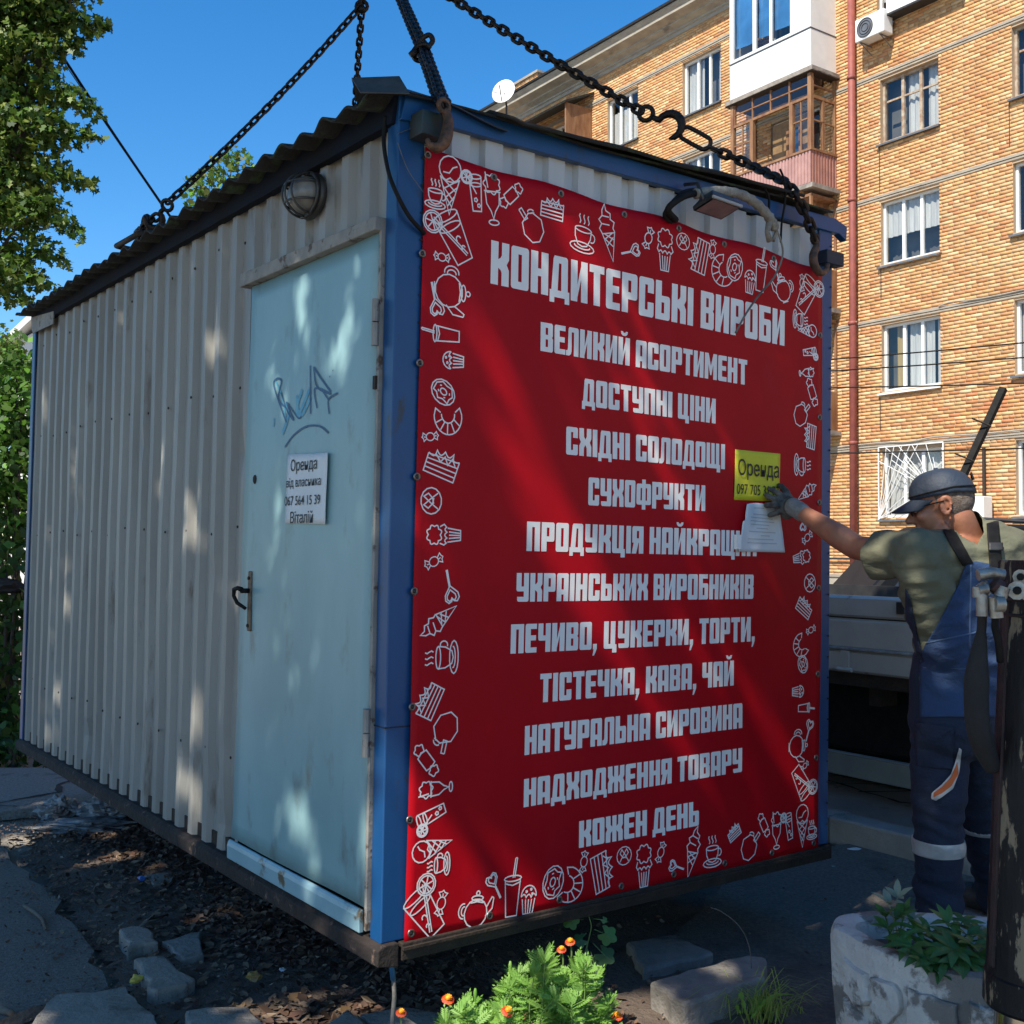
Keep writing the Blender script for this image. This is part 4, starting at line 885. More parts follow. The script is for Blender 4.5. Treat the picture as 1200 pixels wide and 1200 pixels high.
# ================================================================== LAMPS AND CABLES ON THE KIOSK
L0 = empty('bulkhead_lamp', kw(-.0, .57, 2.29), 'round caged wall lamp above the pale blue door', 'lamp', rot=KM.to_3x3().to_4x4())
c = Vector((-.005, .545, 2.318))
mb = MB(); mb.sphere(c, (.03, .095, .078), 20, 10); mb.build('base', m_flood, L0, KM, smooth=True)
mb = MB(); mb.sphere(c+Vector((-.025, 0, 0)), (.055, .075, .060), 20, 12); mb.build('glass', m_lampglass, L0, KM, smooth=True)
mb = MB()
mb.tube([c+Vector((-.022, .088*cos(t), .072*sin(t))) for t in [2*pi*i/24 for i in range(24)]], .006, 6, closed=True)
for k in (-1, 0, 1): mb.tube([c+Vector((-.022-.077*sin(t)*sqrt(1-(k*.42)**2), k*.034, .072*cos(t)*sqrt(1-(k*.42)**2*.8))) for t in [pi*i/14 for i in range(15)]], .004, 5)
for k in (-.5, .5): mb.tube([c+Vector((-.022-.077*sin(t)*.88, .088*cos(t)*.88, k*.062)) for t in [pi*i/14 for i in range(15)]], .004, 5)
mb.build('cage', m_flood, L0, KM, smooth=True)
# floodlight over the poster
FL = empty('floodlight', kw(1.22, -.02, 2.36), 'small rectangular floodlight on a bracket above the poster', 'lamp', rot=KM.to_3x3().to_4x4())
c = Vector((1.232, -.13, 2.375)); Mr = Matrix.Translation(c) @ Euler((radians(-14), radians(2), 0)).to_matrix().to_4x4() @ Matrix.Scale(.82, 4)
mb = MB(); P = [(-.085, -.05), (.085, -.05), (.085, .05), (-.085, .05)]
mb.add([Mr @ Vector(p) for p in [(-.088,-.06,-.012),(.088,-.06,-.012),(.088,.06,-.012),(-.088,.06,-.012),(-.088,-.06,.006),(.088,-.06,.006),(.088,.06,.006),(-.088,.06,.006),(-.05,-.03,.05),(.05,-.03,.05),(.05,.03,.05),(-.05,.03,.05)]],
       [(0,1,5,4),(1,2,6,5),(2,3,7,6),(3,0,4,7),(4,5,9,8),(5,6,10,9),(6,7,11,10),(7,4,8,11),(8,9,10,11)]); mb.build('housing', m_flood, FL, KM, bevel=.003)
mb = MB(); mb.box((-.078, -.05, -.016), (.078, .05, -.0125), M=Mr); mb.build('glass', mat('floodlight glass', (.20,.13,.12), (.1,.08,.08), 10, .2), FL, KM)
mb = MB(); mb.box((-.092, -.064, -.014), (.092, -.056, -.002), M=Mr); mb.build('rim', mat('pale rim', (.35,.33,.3), None, rough=.6), FL, KM)
mb = MB()
for s_ in (-.075, .06): mb.tube([Mr @ Vector((s_, 0, .0)), c+Vector((s_*.9, .03, .075)), c+Vector((s_*.8, .1, .09))], .007, 6)
mb.tube([Mr @ Vector((-.06, .02, .075)), Mr @ Vector((.06, .02, .075))], .006, 6); mb.build('bracket', m_flood, FL, KM, smooth=True)
def fr(px, py, off=.0):
    v = FW + RT*((px-600)/FPX) + UP*((600-py)/FPX); Mi = KM.inverted(); r = Mi.to_3x3() @ v; c_ = Mi @ Vector((0, 0, CH)); t = (off-c_.y)/r.y; return c_+r*t
CB = empty('wrapped_cable', kw(1.6, -.05, 2.3), 'tape wrapped cable looping from the floodlight over the right of the poster', 'cable', rot=KM.to_3x3().to_4x4())
mb = MB(); mb.tube(smooth([fr(792, 258, -.03), fr(783, 245, -.06), fr(800, 231, -.09), (fr(818, 226, -.10))], 5), .012, 8); mb.tube(smooth([fr(787, 260, -.02), fr(779, 250, -.04), fr(800, 226, -.07), fr(822, 223, -.09)], 5), .008, 8); mb.build('cable', m_black, CB, KM, smooth=True)
pth = smooth([fr(815, 227, -.10), fr(842, 224, -.11), fr(868, 228, -.11), fr(888, 240, -.10), fr(903, 257, -.09), fr(908, 268, -.08)], 7)
mb = MB(); mb.tube(pth, [.017+.003*noise.noise((i*.8, 0, 0))+.002*(i % 3 == 0) for i in range(len(pth))], 9); mb.build('wrapping', m_wrap, CB, KM, smooth=True)
mb = MB(); mb.tube([fr(902, 258, -.09), fr(899, 272, -.08), fr(902, 283, -.075)], [.014, .010, .012], 7); mb.tube([fr(907, 262, -.08), fr(910, 272, -.07), fr(906, 282, -.07)], [.010, .008, .008], 7); mb.build('frayed_end', m_wrap, CB, KM, smooth=True)
mb = MB(); mb.tube(smooth([fr(907, 262, -.08), fr(915, 282, -.07), fr(917, 300, -.06), fr(907, 325, -.05), fr(890, 345, -.04), fr(874, 368, -.03), fr(862, 390, -.025)], 6), .0042, 6); mb.build('thin_wire', mat('beige wire', (.26,.25,.2), (.04,.05,.045), 4, .6), CB, KM, smooth=True)
def wire(name, label, pts, r, m=m_black, F=I4, sm=True, cat='wire', group=None):
    mb = MB(); mb.tube(smooth(pts, 8) if sm else pts, r, 6); o = mb.build(name, m, None, F, smooth=True); tag(o, label, cat, group); return o
wire('bent_wire', 'stiff black wire end sticking up over the blue fascia near the right corner', [fr(915, 284, -.03), fr(916, 262, -.03), fr(920, 235, -.04), fr(919, 212, -.05), fr(914, 198, -.05)], .0045, F=KM)
wire('bent_wire', 'short curved black wire end on the blue fascia above the wrapped cable', [fr(901, 245, -.02), fr(901, 232, -.03), fr(896, 221, -.04), fr(892, 218, -.05)], .005, F=KM)
wire('door_cable', 'black cable hanging from the eave across the near blue post to the poster', [kw(-.012, .055, 2.44), kw(-.02, .05, 2.36), kw(-.022, .02, 2.27), kw(-.016, -.014, 2.20), kw(.03, -.02, 2.13), kw(.092, -.012, 2.09)], .007)
wire('thin_tie_wire', 'thin pale tie wire from the near post top to the green lug', [kw(-.01, -.006, 2.37), kw(.06, -.02, 2.405), kw(.075, -.05, 2.38)], .0016, m_zinc)
wire('thin_tie_wire', 'thin slack wire dropping behind the green lug on the near post', [kw(-.008, -.006, 2.35), kw(.03, -.01, 2.27), kw(.085, -.015, 2.21)], .0014, m_zinc)
mbw = MB(); mbw.tube([kw(.03, .01, -.02), kw(.035, 0, -.05), kw(.045, -.0, -.11)], .008, 8); e = empty('hanging_cable', kw(.03, .01, -.4), 'cut cable with blue sleeve hanging below the near corner of the kiosk', 'cable')
mbw.build('blue_sleeve', mat('blue sleeve', (.03,.13,.25), None, rough=.5), e, I4, smooth=True)
mb = MB(); mb.tube(smooth([kw(.045, 0, -.10), kw(.05, 0, -.16), kw(.045, 0, -.22), kw(.03, -.02, -.29), kw(-.01, -.05, -.345)], 5), .0065, 8); mb.build('core', mat('grey cable core', (.22,.20,.17), (.1,.09,.08), 30, .8), e, I4, smooth=True)

# ================================================================== CHAINS, HOOKS, CRANE HOOK
def link_mesh(p, r, w, n=20, k=7):
    P = []
    for i in range(n):
        t = 2*pi*i/n; x = cos(t)*(p/2+r-w/2+w/2)*0; 
        s = 1 if cos(t) >= 0 else -1
        P.append(Vector((s*(p-w)/2*1.0*(1 if abs(cos(t)) > .02 else 0)+cos(t)*w/2, sin(t)*w/2, 0)))
    mb = MB(); mb.tube(P, r, k, closed=True); return mb.mesh('link', m_chain, True)
LK = link_mesh(.052, .0062, .026)
LKb = link_mesh(.054, .0085, .031)
def chain(label, pts, pitch=.0405, me=None, group='lifting chains', sag=.0, name='lifting_chain'):
    pts = [Vector(p) for p in pts]
    if sag:
        a, b = pts[0], pts[-1]; pts = [a.lerp(b, t/24)-Vector((0, 0, sag*4*(t/24)*(1-t/24))) for t in range(25)]
    e = empty(name, pts[-1], label, 'chain', group)
    L = [0]
    for i in range(len(pts)-1): L.append(L[-1]+(pts[i+1]-pts[i]).length)
    n = max(1, int(round(L[-1]/pitch))); 
    def ev(s):
        for i in range(len(pts)-1):
            if s <= L[i+1] or i == len(pts)-2: return pts[i].lerp(pts[i+1], min(1, (s-L[i])/(L[i+1]-L[i])))
    tw = random.random()*3
    for i in range(n):
        a = ev(i*L[-1]/n); b = ev((i+1)*L[-1]/n); x = (b-a).normalized(); up = Vector((0.3, -.9, .2)); y = (up-x*up.dot(x)).normalized()
        ang = (i % 2)*pi/2+.5+.12*sin(i*.35+tw); z = x.cross(y); y2 = y*cos(ang)+z*sin(ang); z2 = x.cross(y2); c = (a+b)/2
        link('link', me or LK, e, Matrix(((x.x, y2.x, z2.x, c.x), (x.y, y2.y, z2.y, c.y), (x.z, y2.z, z2.z, c.z), (0, 0, 0, 1))))
    return e
APEX = at(437, -62, 5.15)
shk = at(424, 6, 5.15)
hookL = at(196, 238, 5.0)
chain('left chain rising from the roof edge to the shackle above the kiosk', [shk, hookL], sag=.03)
chain('short steep chain going down behind the roof to the far right corner', [shk, kw(KW-.05, KL-.06, 2.66)], sag=.0)
chain('short double link chain between the shackle and the master ring', [APEX, shk], .0405)
hk = at(752, 131, 4.72)
chain('long chain from the master ring over the sky to the big black hook', [APEX, hk], .042, LKb, sag=.015)
def hook(name, label, top_, dirv, side, size, m, cat='hook', body_r=.012):
    """forged hook: eye at top_, shank along dirv, bowl opening towards side"""
    e = empty(name, top_, label, cat); d = Vector(dirv).normalized(); s = Vector(side); s = (s-d*s.dot(d)).normalized()
    mb = MB(); nrm = d.cross(s)
    mb.tube([top_+(d*cos(t)+nrm*sin(t)*0+s*sin(t))*size*.16 for t in [2*pi*i/14 for i in range(14)]], body_r*.8, 7, closed=True); mb.build('eye', m, e, I4, smooth=True)
    C = top_+d*size*.62
    pts = [top_+d*size*.16, top_+d*size*.30]
    angs = [-100+i*22 for i in range(13)]
    P = pts+[C+(d*-cos(radians(a+100))*1+s*sin(radians(a+100))*1)*size*.28 for a in [-100+k*24 for k in range(0, 11)]]
    rr = [body_r*.9, body_r]+[body_r*(1+.45*sin(pi*min(1, k/9))) for k in range(10)]+[body_r*.35]
    mb = MB(); mb.tube(P, rr, 9); mb.build('bowl', m, e, I4, smooth=True); return e
# big hook joining a large ring link to the lower chain on the right
hdir = (at(800, 158, 4.68)-at(756, 134, 4.72)).normalized()
hook('chain_hook', 'big black hook at the middle of the right hand chain', at(757, 133, 4.72), hdir, UP, .19, m_chain, body_r=.013)
ring = link_mesh(.14, .0095, .055); ringL = empty('ring_link', at(820, 170, 4.66), 'large oval ring caught in the big black hook', 'ring')
c = at(815, 162, 4.67); x = hdir; y = (UP-x*UP.dot(x)).normalized(); z = x.cross(y)
link('ring', ring, ringL, Matrix(((x.x, y.x, z.x, c.x), (x.y, y.y, z.y, c.y), (x.z, y.z, z.z, c.z), (0, 0, 0, 1))))
chain('lower right chain running from the ring down over the roof edge', [at(834, 174, 4.65), at(872, 190, 4.60), KM @ fr(922, 214, -.03), KM @ fr(932, 228, -.07), KM @ fr(942, 246, -.07), KM @ fr(951, 268, -.06), KM @ fr(954, 280, -.05)], .042, LKb)
rh = empty('corner_hook', KM @ fr(958, 322, -.05), 'rusty black hook gripping the right corner lug', 'hook')
_p = smooth([fr(954, 278, -.05), fr(957, 288, -.055), fr(953, 299, -.06), fr(954, 310, -.065), fr(960, 319, -.065), fr(967, 318, -.06), fr(970, 310, -.055)], 5)
mb = MB(); mb.tube(_p, [.010+.007*sin(pi*min(1, i/26)) for i in range(len(_p))], 9); mb.build('bowl', m_hookrust, rh, KM, smooth=True)
mb = MB(); mb.tube([fr(955, 280, -.05)+Vector((.018*cos(t), 0, .018*sin(t))) for t in [2*pi*i/12 for i in range(12)]], .009, 7, closed=True); mb.build('eye', m_chain, rh, KM, smooth=True)
# near corner: doubled chain with a knot, ending in a rusty hook on the lug
nc = [APEX, at(468, -6, 4.6), at(494, 55, 3.95), at(514, 112, 3.35), KM @ fr(520, 123, -.11)]
chain('near doubled chain, left strand, dropping to the near corner hook', [p+Vector((-.006, 0, 0)) for p in nc], .034, link_mesh(.045, .0065, .026))
chain('near doubled chain, right strand, dropping to the near corner hook', [p+Vector((.010, .012, 0)) for p in nc], .034, link_mesh(.045, .0065, .026))
kt = empty('cable_shackle', at(494, 60, 3.93), 'looped black shackle knotted round the near doubled chain', 'shackle')
q = lambda px, py, d=3.92: at(px, py, d)
mb = MB(); mb.tube(smooth([q(490, 62), q(500, 56), q(507, 48), q(503, 41), q(494, 46), q(487, 57), q(485, 66), q(490, 71), q(500, 69), q(505, 62)], 5), .0095, 8); mb.build('loop', m_chain, kt, I4, smooth=True)
mb = MB(); mb.tube(smooth([q(484, 62, 3.88), q(489, 55, 3.88), q(498, 52, 3.87), q(504, 57, 3.88)], 4), .010, 8); mb.tube([q(482, 66, 3.88), q(488, 60, 3.88)], .016, 8); mb.build('pin', m_chain, kt, I4, smooth=True)
nh = empty('corner_hook', kw(.15, -.11, 2.2), 'rusty forged hook gripping the green lug at the near corner', 'hook')
hp = [fr(520, 128, -.11), fr(524, 136, -.11), fr(525, 146, -.11), fr(524, 155, -.115), fr(522, 163, -.12), fr(518, 170, -.12), fr(511, 173, -.12), fr(504, 170, -.12), fr(501, 164, -.11)]
mb = MB(); mb.tube(smooth(hp, 5), [.011+.008*sin(pi*min(1, i/36)) if i < 36 else .008 for i in range(len(smooth(hp, 5)))], 10); mb.build('bowl', m_hookrust, nh, KM, smooth=True)
mb = MB(); mb.tube([fr(520, 124, -.11)+Vector((.018*cos(t), .0, .018*sin(t))) for t in [2*pi*i/12 for i in range(12)]], .008, 7, closed=True); mb.build('eye', m_hookrust, nh, KM, smooth=True)
# left roof edge: hook and link
hook('chain_hook', 'black hook at the end of the left chain on the roof edge', hookL+Vector((0, 0, -.01)), (at(172, 262, 5.05)-hookL), UP*-.2+RT, .15, m_chain, body_r=.011)
ce = chain('short end of chain lying over the left roof edge beyond the hook', [at(186, 252, 5.02), at(170, 266, 5.1), at(160, 276, 5.2)], .045, LKb)
hook('chain_hook', 'second smaller hook with its tip up on the left roof edge', at(163, 272, 5.15), (at(182, 252, 5.02)-at(163, 272, 5.15)), UP, .13, m_chain, body_r=.009)
# shackle, master ring and the crane hook above the frame
mr = empty('master_ring', APEX, 'heavy master ring above the kiosk that gathers the chains', 'ring'); mb = MB(); mb.tube([APEX+Vector((.05*cos(t), 0, .07+.08*sin(t))) for t in [2*pi*i/20 for i in range(20)]], .012, 8, closed=True); mb.build('ring', m_chain, mr, I4, smooth=True)
sh = empty('shackle', shk, 'small black shackle joining the left chain and the steep chain', 'shackle'); mb = MB(); mb.tube([shk+Vector((.026*cos(t), 0, -.006+.026*sin(t))) for t in [2*pi*i/12 for i in range(12)]], .009, 8, closed=True); mb.sphere(shk+Vector((.0, 0, -.02)), .02, 10, 8); mb.build('bow', m_chain, sh, I4, smooth=True)
ch = hook('crane_hook', 'crane hook and rope above the master ring', APEX+Vector((0, 0, .42)), Vector((0, 0, -1)), Vector((1, 0, 0)), .40, m_cyl, body_r=.022)
mb = MB(); mb.tube([APEX+Vector((0, 0, .40)), APEX+Vector((0, 0, 7))], .012, 6); mb.build('rope', m_chain, ch, I4, smooth=True)
wire('power_line', 'thin black power line running up through the left tree', [at(40, 15, 9.5), at(130, 152, 10), at(190, 240, 10.4), at(232, 300, 11)], .012, cat='power line')
wire('thin_roof_wire', 'hair thin wire rising beside the power line', [at(66, 60, 9.6), at(112, 128, 9.9), at(190, 242, 10.5)], .004, cat='wire')

# ================================================================== BRICK APARTMENT HOUSE
BMX = Matrix(((KD.x, KN.x, 0, 7.9), (KD.y, KN.y, 0, 25.0), (0, 0, 1, 0), (0, 0, 0, 1)))   # x along the facade (away to the left), y outwards, z up
bld = empty('apartment_building', BMX @ Vector((-4, 0, 0)), 'five storey yellow brick apartment building with grey cornice and brown drainpipe', 'building', rot=BMX.to_3x3().to_4x4())
S0, S1, ZT = -30.0, 22.0, 15.52
rows = [(2.25, 3.72), (5.03, 6.50), (7.84, 9.24), (10.57, 11.99), (13.17, 14.62)]
WINS = []
for ri, (z0, z1) in enumerate(rows):
    for (a, b) in ((-1.90, -.43), (-5.02, -3.55), (4.45, 5.87), (7.66, 9.01), (10.9, 12.3), (14.4, 15.8)):
        if a == -1.90 and ri == 4: a, b, zz0 = -.80, -.36, 13.2
        WINS.append((a, b, z0, z1, ri))
for ri, (z0, z1) in enumerate(rows):
    for k in range(7): WINS.append((-8.14-k*3.1, -6.67-k*3.1, z0, z1, ri))
WINS += [(1.25, 2.75, z0-.75, z1, 9) for (z0, z1) in rows]          # balcony doors
def inwin(x0, x1, z0, z1):
    for (a, b, c, d, _) in WINS:
        if x1 > a and x0 < b and z1 > c and z0 < d: return (a, b, c, d)
    return None
# bricks: every brick its own little block with its own tone
H_, BL, JT = .0655, .25, .011
pal = np.array([(.62,.40,.17), (.56,.31,.11), (.66,.45,.21), (.50,.23,.085), (.60,.36,.14), (.66,.47,.24), (.46,.19,.075), (.58,.34,.14), (.52,.30,.13), (.66,.49,.26)])*1.02
bricks = []; row = 0; z = .95
while z < ZT-.08:
    x = S0-(row % 2)*.13
    hdr = (row % 6 == 0)
    while x < S1:
        L = .12 if hdr else BL
        x0, x1 = max(x, S0), min(x+L, S1)
        w = inwin(x0, x1, z, z+H_)
        if w is None: bricks.append((x0, x1, z, row))
        else:
            if x0 < w[0]-.03: bricks.append((x0, w[0], z, row))
            if x1 > w[1]+.03: bricks.append((w[1], x1, z, row))
        x += L+JT
    z += H_+JT; row += 1
    for cz in (3.84, 6.62, 9.42, 12.13, 14.80):                     # string courses stay clear of brick
        if cz-.045 < z+H_/2 < cz+.045: pass
B_ = np.array([(a, b, c) for a, b, c, _ in bricks])
ctr = np.stack([B_[:, :2].mean(1), B_[:, 2]], 1)
big = [(i) for i in range(len(B_)) if (B_[i, 1]-B_[i, 0]) > .245 and -3.7 < ctr[i, 0] < .6 and 1.0 < ctr[i, 1] < 12.5]
big.sort(key=lambda i: (ctr[i, 0]+7)**2*.35+(ctr[i, 1]-3.0)**2)
sel = set(big[:300]); rest = [i for i in range(len(B_)) if i not in sel]
def brick_tone(k):
    c = pal[rng.integers(0, len(pal), k)]; c = (c*.62+c.mean(0)*.38)*np.array([.97, .945, 1.0])*(.80+.34*rng.random((k, 1)))
    return c
def brick_mesh(name, arr, cols):
    n = len(arr); out = .012+.006*rng.random(n)
    x0, x1, z0 = arr[:, 0], arr[:, 1], arr[:, 2]; z1 = z0+H_; o = np.zeros(n)-.005
    tl = (rng.random(n)-.5)*.004
    V = np.stack([np.stack(p, 1) for p in ((x0,o,z0),(x1,o,z0),(x1,o,z1),(x0,o,z1),(x0+.003,out,z0+.003),(x1-.003,out+tl,z0+.003),(x1-.003,out+tl,z1-.003),(x0+.003,out,z1-.003))], 1).reshape(-1, 3)
    F = np.array([(4,7,6,5),(0,4,5,1),(1,5,6,2),(2,6,7,3),(3,7,4,0)]); F = (F[None]+np.arange(n)[:, None, None]*8).reshape(-1, 4)
    me = bpy.data.meshes.new(name); me.vertices.add(n*8); me.vertices.foreach_set('co', V.ravel())
    me.loops.add(len(F)*4); me.loops.foreach_set('vertex_index', F.ravel().astype(np.int32)); me.polygons.add(len(F)); me.polygons.foreach_set('loop_start', np.arange(0, len(F)*4, 4, dtype=np.int32)); me.update(calc_edges=True)
    ca = me.color_attributes.new('tint', 'FLOAT_COLOR', 'POINT'); ca.data.foreach_set('color', np.repeat(np.concatenate([cols, np.ones((n, 1))], 1), 8, 0).ravel())
    me.materials.append(m_brick); return me
bw = link('brickwork', brick_mesh('brickwork', B_[rest], brick_tone(len(rest))), bld, BMX); bw['kind'] = 'stuff'
variants = [brick_mesh('brick', np.array([[0, BL, 0]]), brick_tone(1)) for _ in range(24)]
for i in sel: link('brick', variants[random.randrange(24)], bld, BMX @ Matrix.Translation((B_[i, 0], 0, B_[i, 2])))
# mortar bed with openings
xs = sorted({S0, S1, *[w[0] for w in WINS], *[w[1] for w in WINS]}); zs = sorted({0.0, ZT+.8, *[w[2] for w in WINS], *[w[3] for w in WINS]})
mb = MB()
for i in range(len(xs)-1):
    for j in range(len(zs)-1):
        if not inwin(xs[i]+.001, xs[i+1]-.001, zs[j]+.001, zs[j+1]-.001): mb.add([(xs[i],0,zs[j]),(xs[i+1],0,zs[j]),(xs[i+1],0,zs[j+1]),(xs[i],0,zs[j+1])], [(3,2,1,0)])
for (a, b, c, d, _) in WINS: mb.add([(a,0,c),(b,0,c),(b,0,d),(a,0,d),(a,-.28,c),(b,-.28,c),(b,-.28,d),(a,-.28,d)], [(0,1,5,4),(1,2,6,5),(2,3,7,6),(3,0,4,7)])
mb.build('wall', m_mortar, bld, BMX, fix=False)
mb = MB(); mb.box((S0, -9, 0), (S1, -.5, ZT+.75)); mb.build('building_core', m_mortar, bld, BMX)
mb = MB(); mb.box((S0, -.0, 0), (S1, .05, .93)); mb.box((S0, -.0, .93), (S1, .08, .99)); mb.build('plinth', m_stucco, bld, BMX)
# string courses with a small shadow groove
cs_ = m_stucco
for cz in (3.80, 6.58, 9.33, 12.08, 14.72):
    mb = MB()
    for xa in np.arange(S0, S1, 1.5): mb.box((xa, 0, cz+.02+random.uniform(-.004, .004)), (min(xa+1.5, S1), .045, cz+.075)); mb.box((xa, 0, cz-.03), (min(xa+1.5, S1), .030, cz+.004))
    mb.build('string_course', cs_, bld, BMX)
# cornice
P = [(0, 15.42), (.06, 15.44), (.06, 15.53), (.10, 15.55), (.10, 15.60), (.26, 15.68), (.26, 15.72), (.30, 15.74), (.52, 15.80), (.52, 15.88), (.60, 15.98), (.60, 16.02), (0, 16.06)]
mb = MB(); mb.prism([(b, a) for a, b in [(p[1], p[0]) for p in P]], S0, S1, M=BMX.inverted() @ BMX @ Matrix(((0,0,1,0),(1,0,0,0),(0,1,0,0),(0,0,0,1)))); mb.build('cornice', m_stucco, bld, BMX)
mb = MB(); mb.prism([(0, 16.04), (.66, 16.03), (.68, 16.08), (0, 16.10), (-1.0, 16.12), (-4.5, 18.4), (-8.9, 16.2), (-8.9, 16.04)], S0, S1, M=Matrix(((0,0,1,0),(1,0,0,0),(0,1,0,0),(0,0,0,1)))); mb.build('roof', m_darkm, bld, BMX)
# chimney in brick + dish
mb = MB(); mb.box((12.95, -1.15, 15.9), (14.35, -.35, 16.95)); ck = mb.build('chimney', m_mortar, bld, BMX)
arr = []
for k in range(13):
    for q in range(6): arr.append((12.95+q*.236-(.1 if k % 2 else 0)*0, 12.95+q*.236+.225, 16.02+k*.0745))
me = brick_mesh('chimney_bricks', np.array(arr), brick_tone(len(arr))); me.transform(Matrix.Translation((0, -.35, 0))); o = link('chimney_bricks', me, ck, BMX); o['kind'] = 'stuff'
arr = np.array([(0.02+q*.26, .25+q*.26, 16.02+k*.0745) for k in range(13) for q in range(3)]); me = brick_mesh('chimney_bricks', arr, brick_tone(len(arr))*.9)
me.transform(Matrix.Rotation(-pi/2, 4, 'Z')); me.transform(Matrix.Translation((12.95, -.36, 0))); me.transform(Matrix.Translation((0,0,0))); o = link('chimney_bricks', me, ck, BMX); o['kind'] = 'stuff'
mb = MB(); mb.box((12.88, -1.2, 16.94), (14.42, -.28, 17.02)); mb.build('chimney_cap', m_stucco, ck, BMX)
dd = empty('satellite_dish', at(590, 112, 32.5)-Vector((0, 0, .6)), 'white satellite dish beside the brick chimney on the roof', 'satellite dish')
mb = MB(); cdx = at(590, 107, 32.5); ax = (SUN*.6+Vector((-.2, -1, .1))).normalized(); u_ = ax.cross(Vector((0, 0, 1))).normalized(); w_ = u_.cross(ax)
def dish(u, v): r = .02+v*.42; return cdx+(u_*cos(2*pi*u)*.8+w_*sin(2*pi*u))*r-ax*(.12-.12*(v*v))
mb.grid(dish, 20, 5); o = mb.build('dish', m_white, dd, I4, smooth=True); o.modifiers.new('t', 'SOLIDIFY').thickness = .02
mb = MB(); mb.tube([cdx-ax*.1, cdx-ax*.3-Vector((0, 0, .2)), cdx-ax*.3-Vector((0, 0, .8))], .03, 6); mb.tube([cdx-w_*.38, cdx+ax*.35-w_*.1], .015, 5); mb.build('arm', m_darkm, dd, I4)
# windows
def window(a, b, c, d, style, sill=True):
    """frame part with panes, mullions, curtains, sill as its own pieces"""
    y = -.13; fm = m_white if style not in ('wood', 'redwood') else m_oldwood
    mb = MB(); t = .055
    mb.box((a, y-.04, c), (a+t, y+.03, d)); mb.box((b-t, y-.04, c), (b, y+.03, d)); mb.box((a+t, y-.04, c), (b-t, y+.03, c+t)); mb.box((a+t, y-.04, d-t), (b-t, y+.03, d))
    fr_ = mb.build('window', fm, bld, BMX)
    n = 3 if b-a > .9 else 1; ms = [a+t+(b-a-2*t)*k/n for k in range(n+1)]
    if n == 3 and style == 'pvc2': ms = [a+t, a+(b-a)*.37, a+(b-a)*.66, b-t]
    for k in range(1, n):
        m_ = MB(); m_.box((ms[k]-.035, y-.035, c+t), (ms[k]+.035, y+.025, d-t)); m_.build('mullion', fm, fr_, BMX)
    if style in ('wood', 'redwood'):
        for k in range(n): m_ = MB(); m_.box((ms[k]+.04, y-.02, c+(d-c)*.64), (ms[k+1]-.04, y+.018, c+(d-c)*.64+.04)); m_.build('glazing_bar', fm, fr_, BMX)
    for k in range(n):
        g = MB(); g.box((ms[k]+(.035 if k else 0), y-.015, c+t), (ms[k+1]-(.035 if k < n-1 else 0), y-.009, d-t)); g.build('pane', m_pane, fr_, BMX)
    # room behind: curtains hang in real depth
    def cur(x0, x1, z0, z1, m, off=-.24):
        g = MB(); g.grid(lambda u, v: (x0+u*(x1-x0), off+.018*sin(u*(x1-x0)*46)+.01*noise.noise((u*5, v*2, a)), z0+v*(z1-z0)), max(10, int((x1-x0)*46)), 3); o = g.build('curtain', m, fr_, BMX, smooth=True, fix=False)
    w_ = b-a
    if style == 'blind': cur(a, b, c+(d-c)*.45, d, m_curt, -.2)
    elif style == 'ochre': cur(a, a+w_*.16, c, d, m_curt); cur(b-w_*.30, b-w_*.16, c, d, m_curty); cur(a+w_*.2, b-w_*.38, c, d, m_curt)
    elif style == 'wood': cur(a+w_*.02, a+w_*.28, c, d, m_curt); cur(a+w_*.36, a+w_*.62, c, d, m_curt)
    elif style == 'lace': cur(a, b, c, d, m_curt)
    elif style == 'left': cur(b-w_*.42, b-w_*.03, c, d, m_curt); cur(a+w_*.05, a+w_*.2, c, d, m_curt)
    elif style == 'half': cur(a, b, c, c+(d-c)*.75, m_curt)
    if sill:
        m_ = MB(); m_.prism([(-.12, c-.012), (.10, c-.045), (.10, c-.085), (.085, c-.085), (.08, c-.05), (-.12, c-.03)], a-.05, b+.05, M=Matrix(((0,0,1,0),(1,0,0,0),(0,1,0,0),(0,0,0,1)))); m_.build('sill', m_sill if style != 'ochre' else m_white, fr_, BMX)
    return fr_
# glass: really transparent panes with a dark room behind
def pane_mat():
    m = bpy.data.materials.new('pane glass'); m.use_nodes = True; N = m.node_tree.nodes; L = m.node_tree.links; N.remove(N['Principled BSDF'])
    g = N.new('ShaderNodeBsdfGlossy'); g.inputs['Roughness'].default_value = .03; t = N.new('ShaderNodeBsdfTransparent'); t.inputs[0].default_value = (.90, .93, .94, 1)
    f = N.new('ShaderNodeLayerWeight'); f.inputs[0].default_value = .5; pw = N.new('ShaderNodeMath'); pw.operation = 'POWER'; pw.inputs[1].default_value = 2.5; ml = N.new('ShaderNodeMath'); ml.operation = 'MULTIPLY_ADD'; ml.inputs[1].default_value = .55; ml.inputs[2].default_value = .07
    x = N.new('ShaderNodeMixShader'); L.new(f.outputs['Facing'], pw.inputs[0]); L.new(pw.outputs[0], ml.inputs[0])
    L.new(ml.outputs[0], x.inputs[0]); L.new(t.outputs[0], x.inputs[1]); L.new(g.outputs[0], x.inputs[2]); L.new(x.outputs[0], N['Material Output'].inputs[0]); return m
m_pane = pane_mat()
m_room = mat('dim room', (.13,.12,.11), (.07,.07,.07), 1.2, .9)
mb = MB(); mb.box((S0+.1, -.62, .3), (S1-.1, -.49, ZT)); mb.build('room_wall', m_room, bld, BMX)
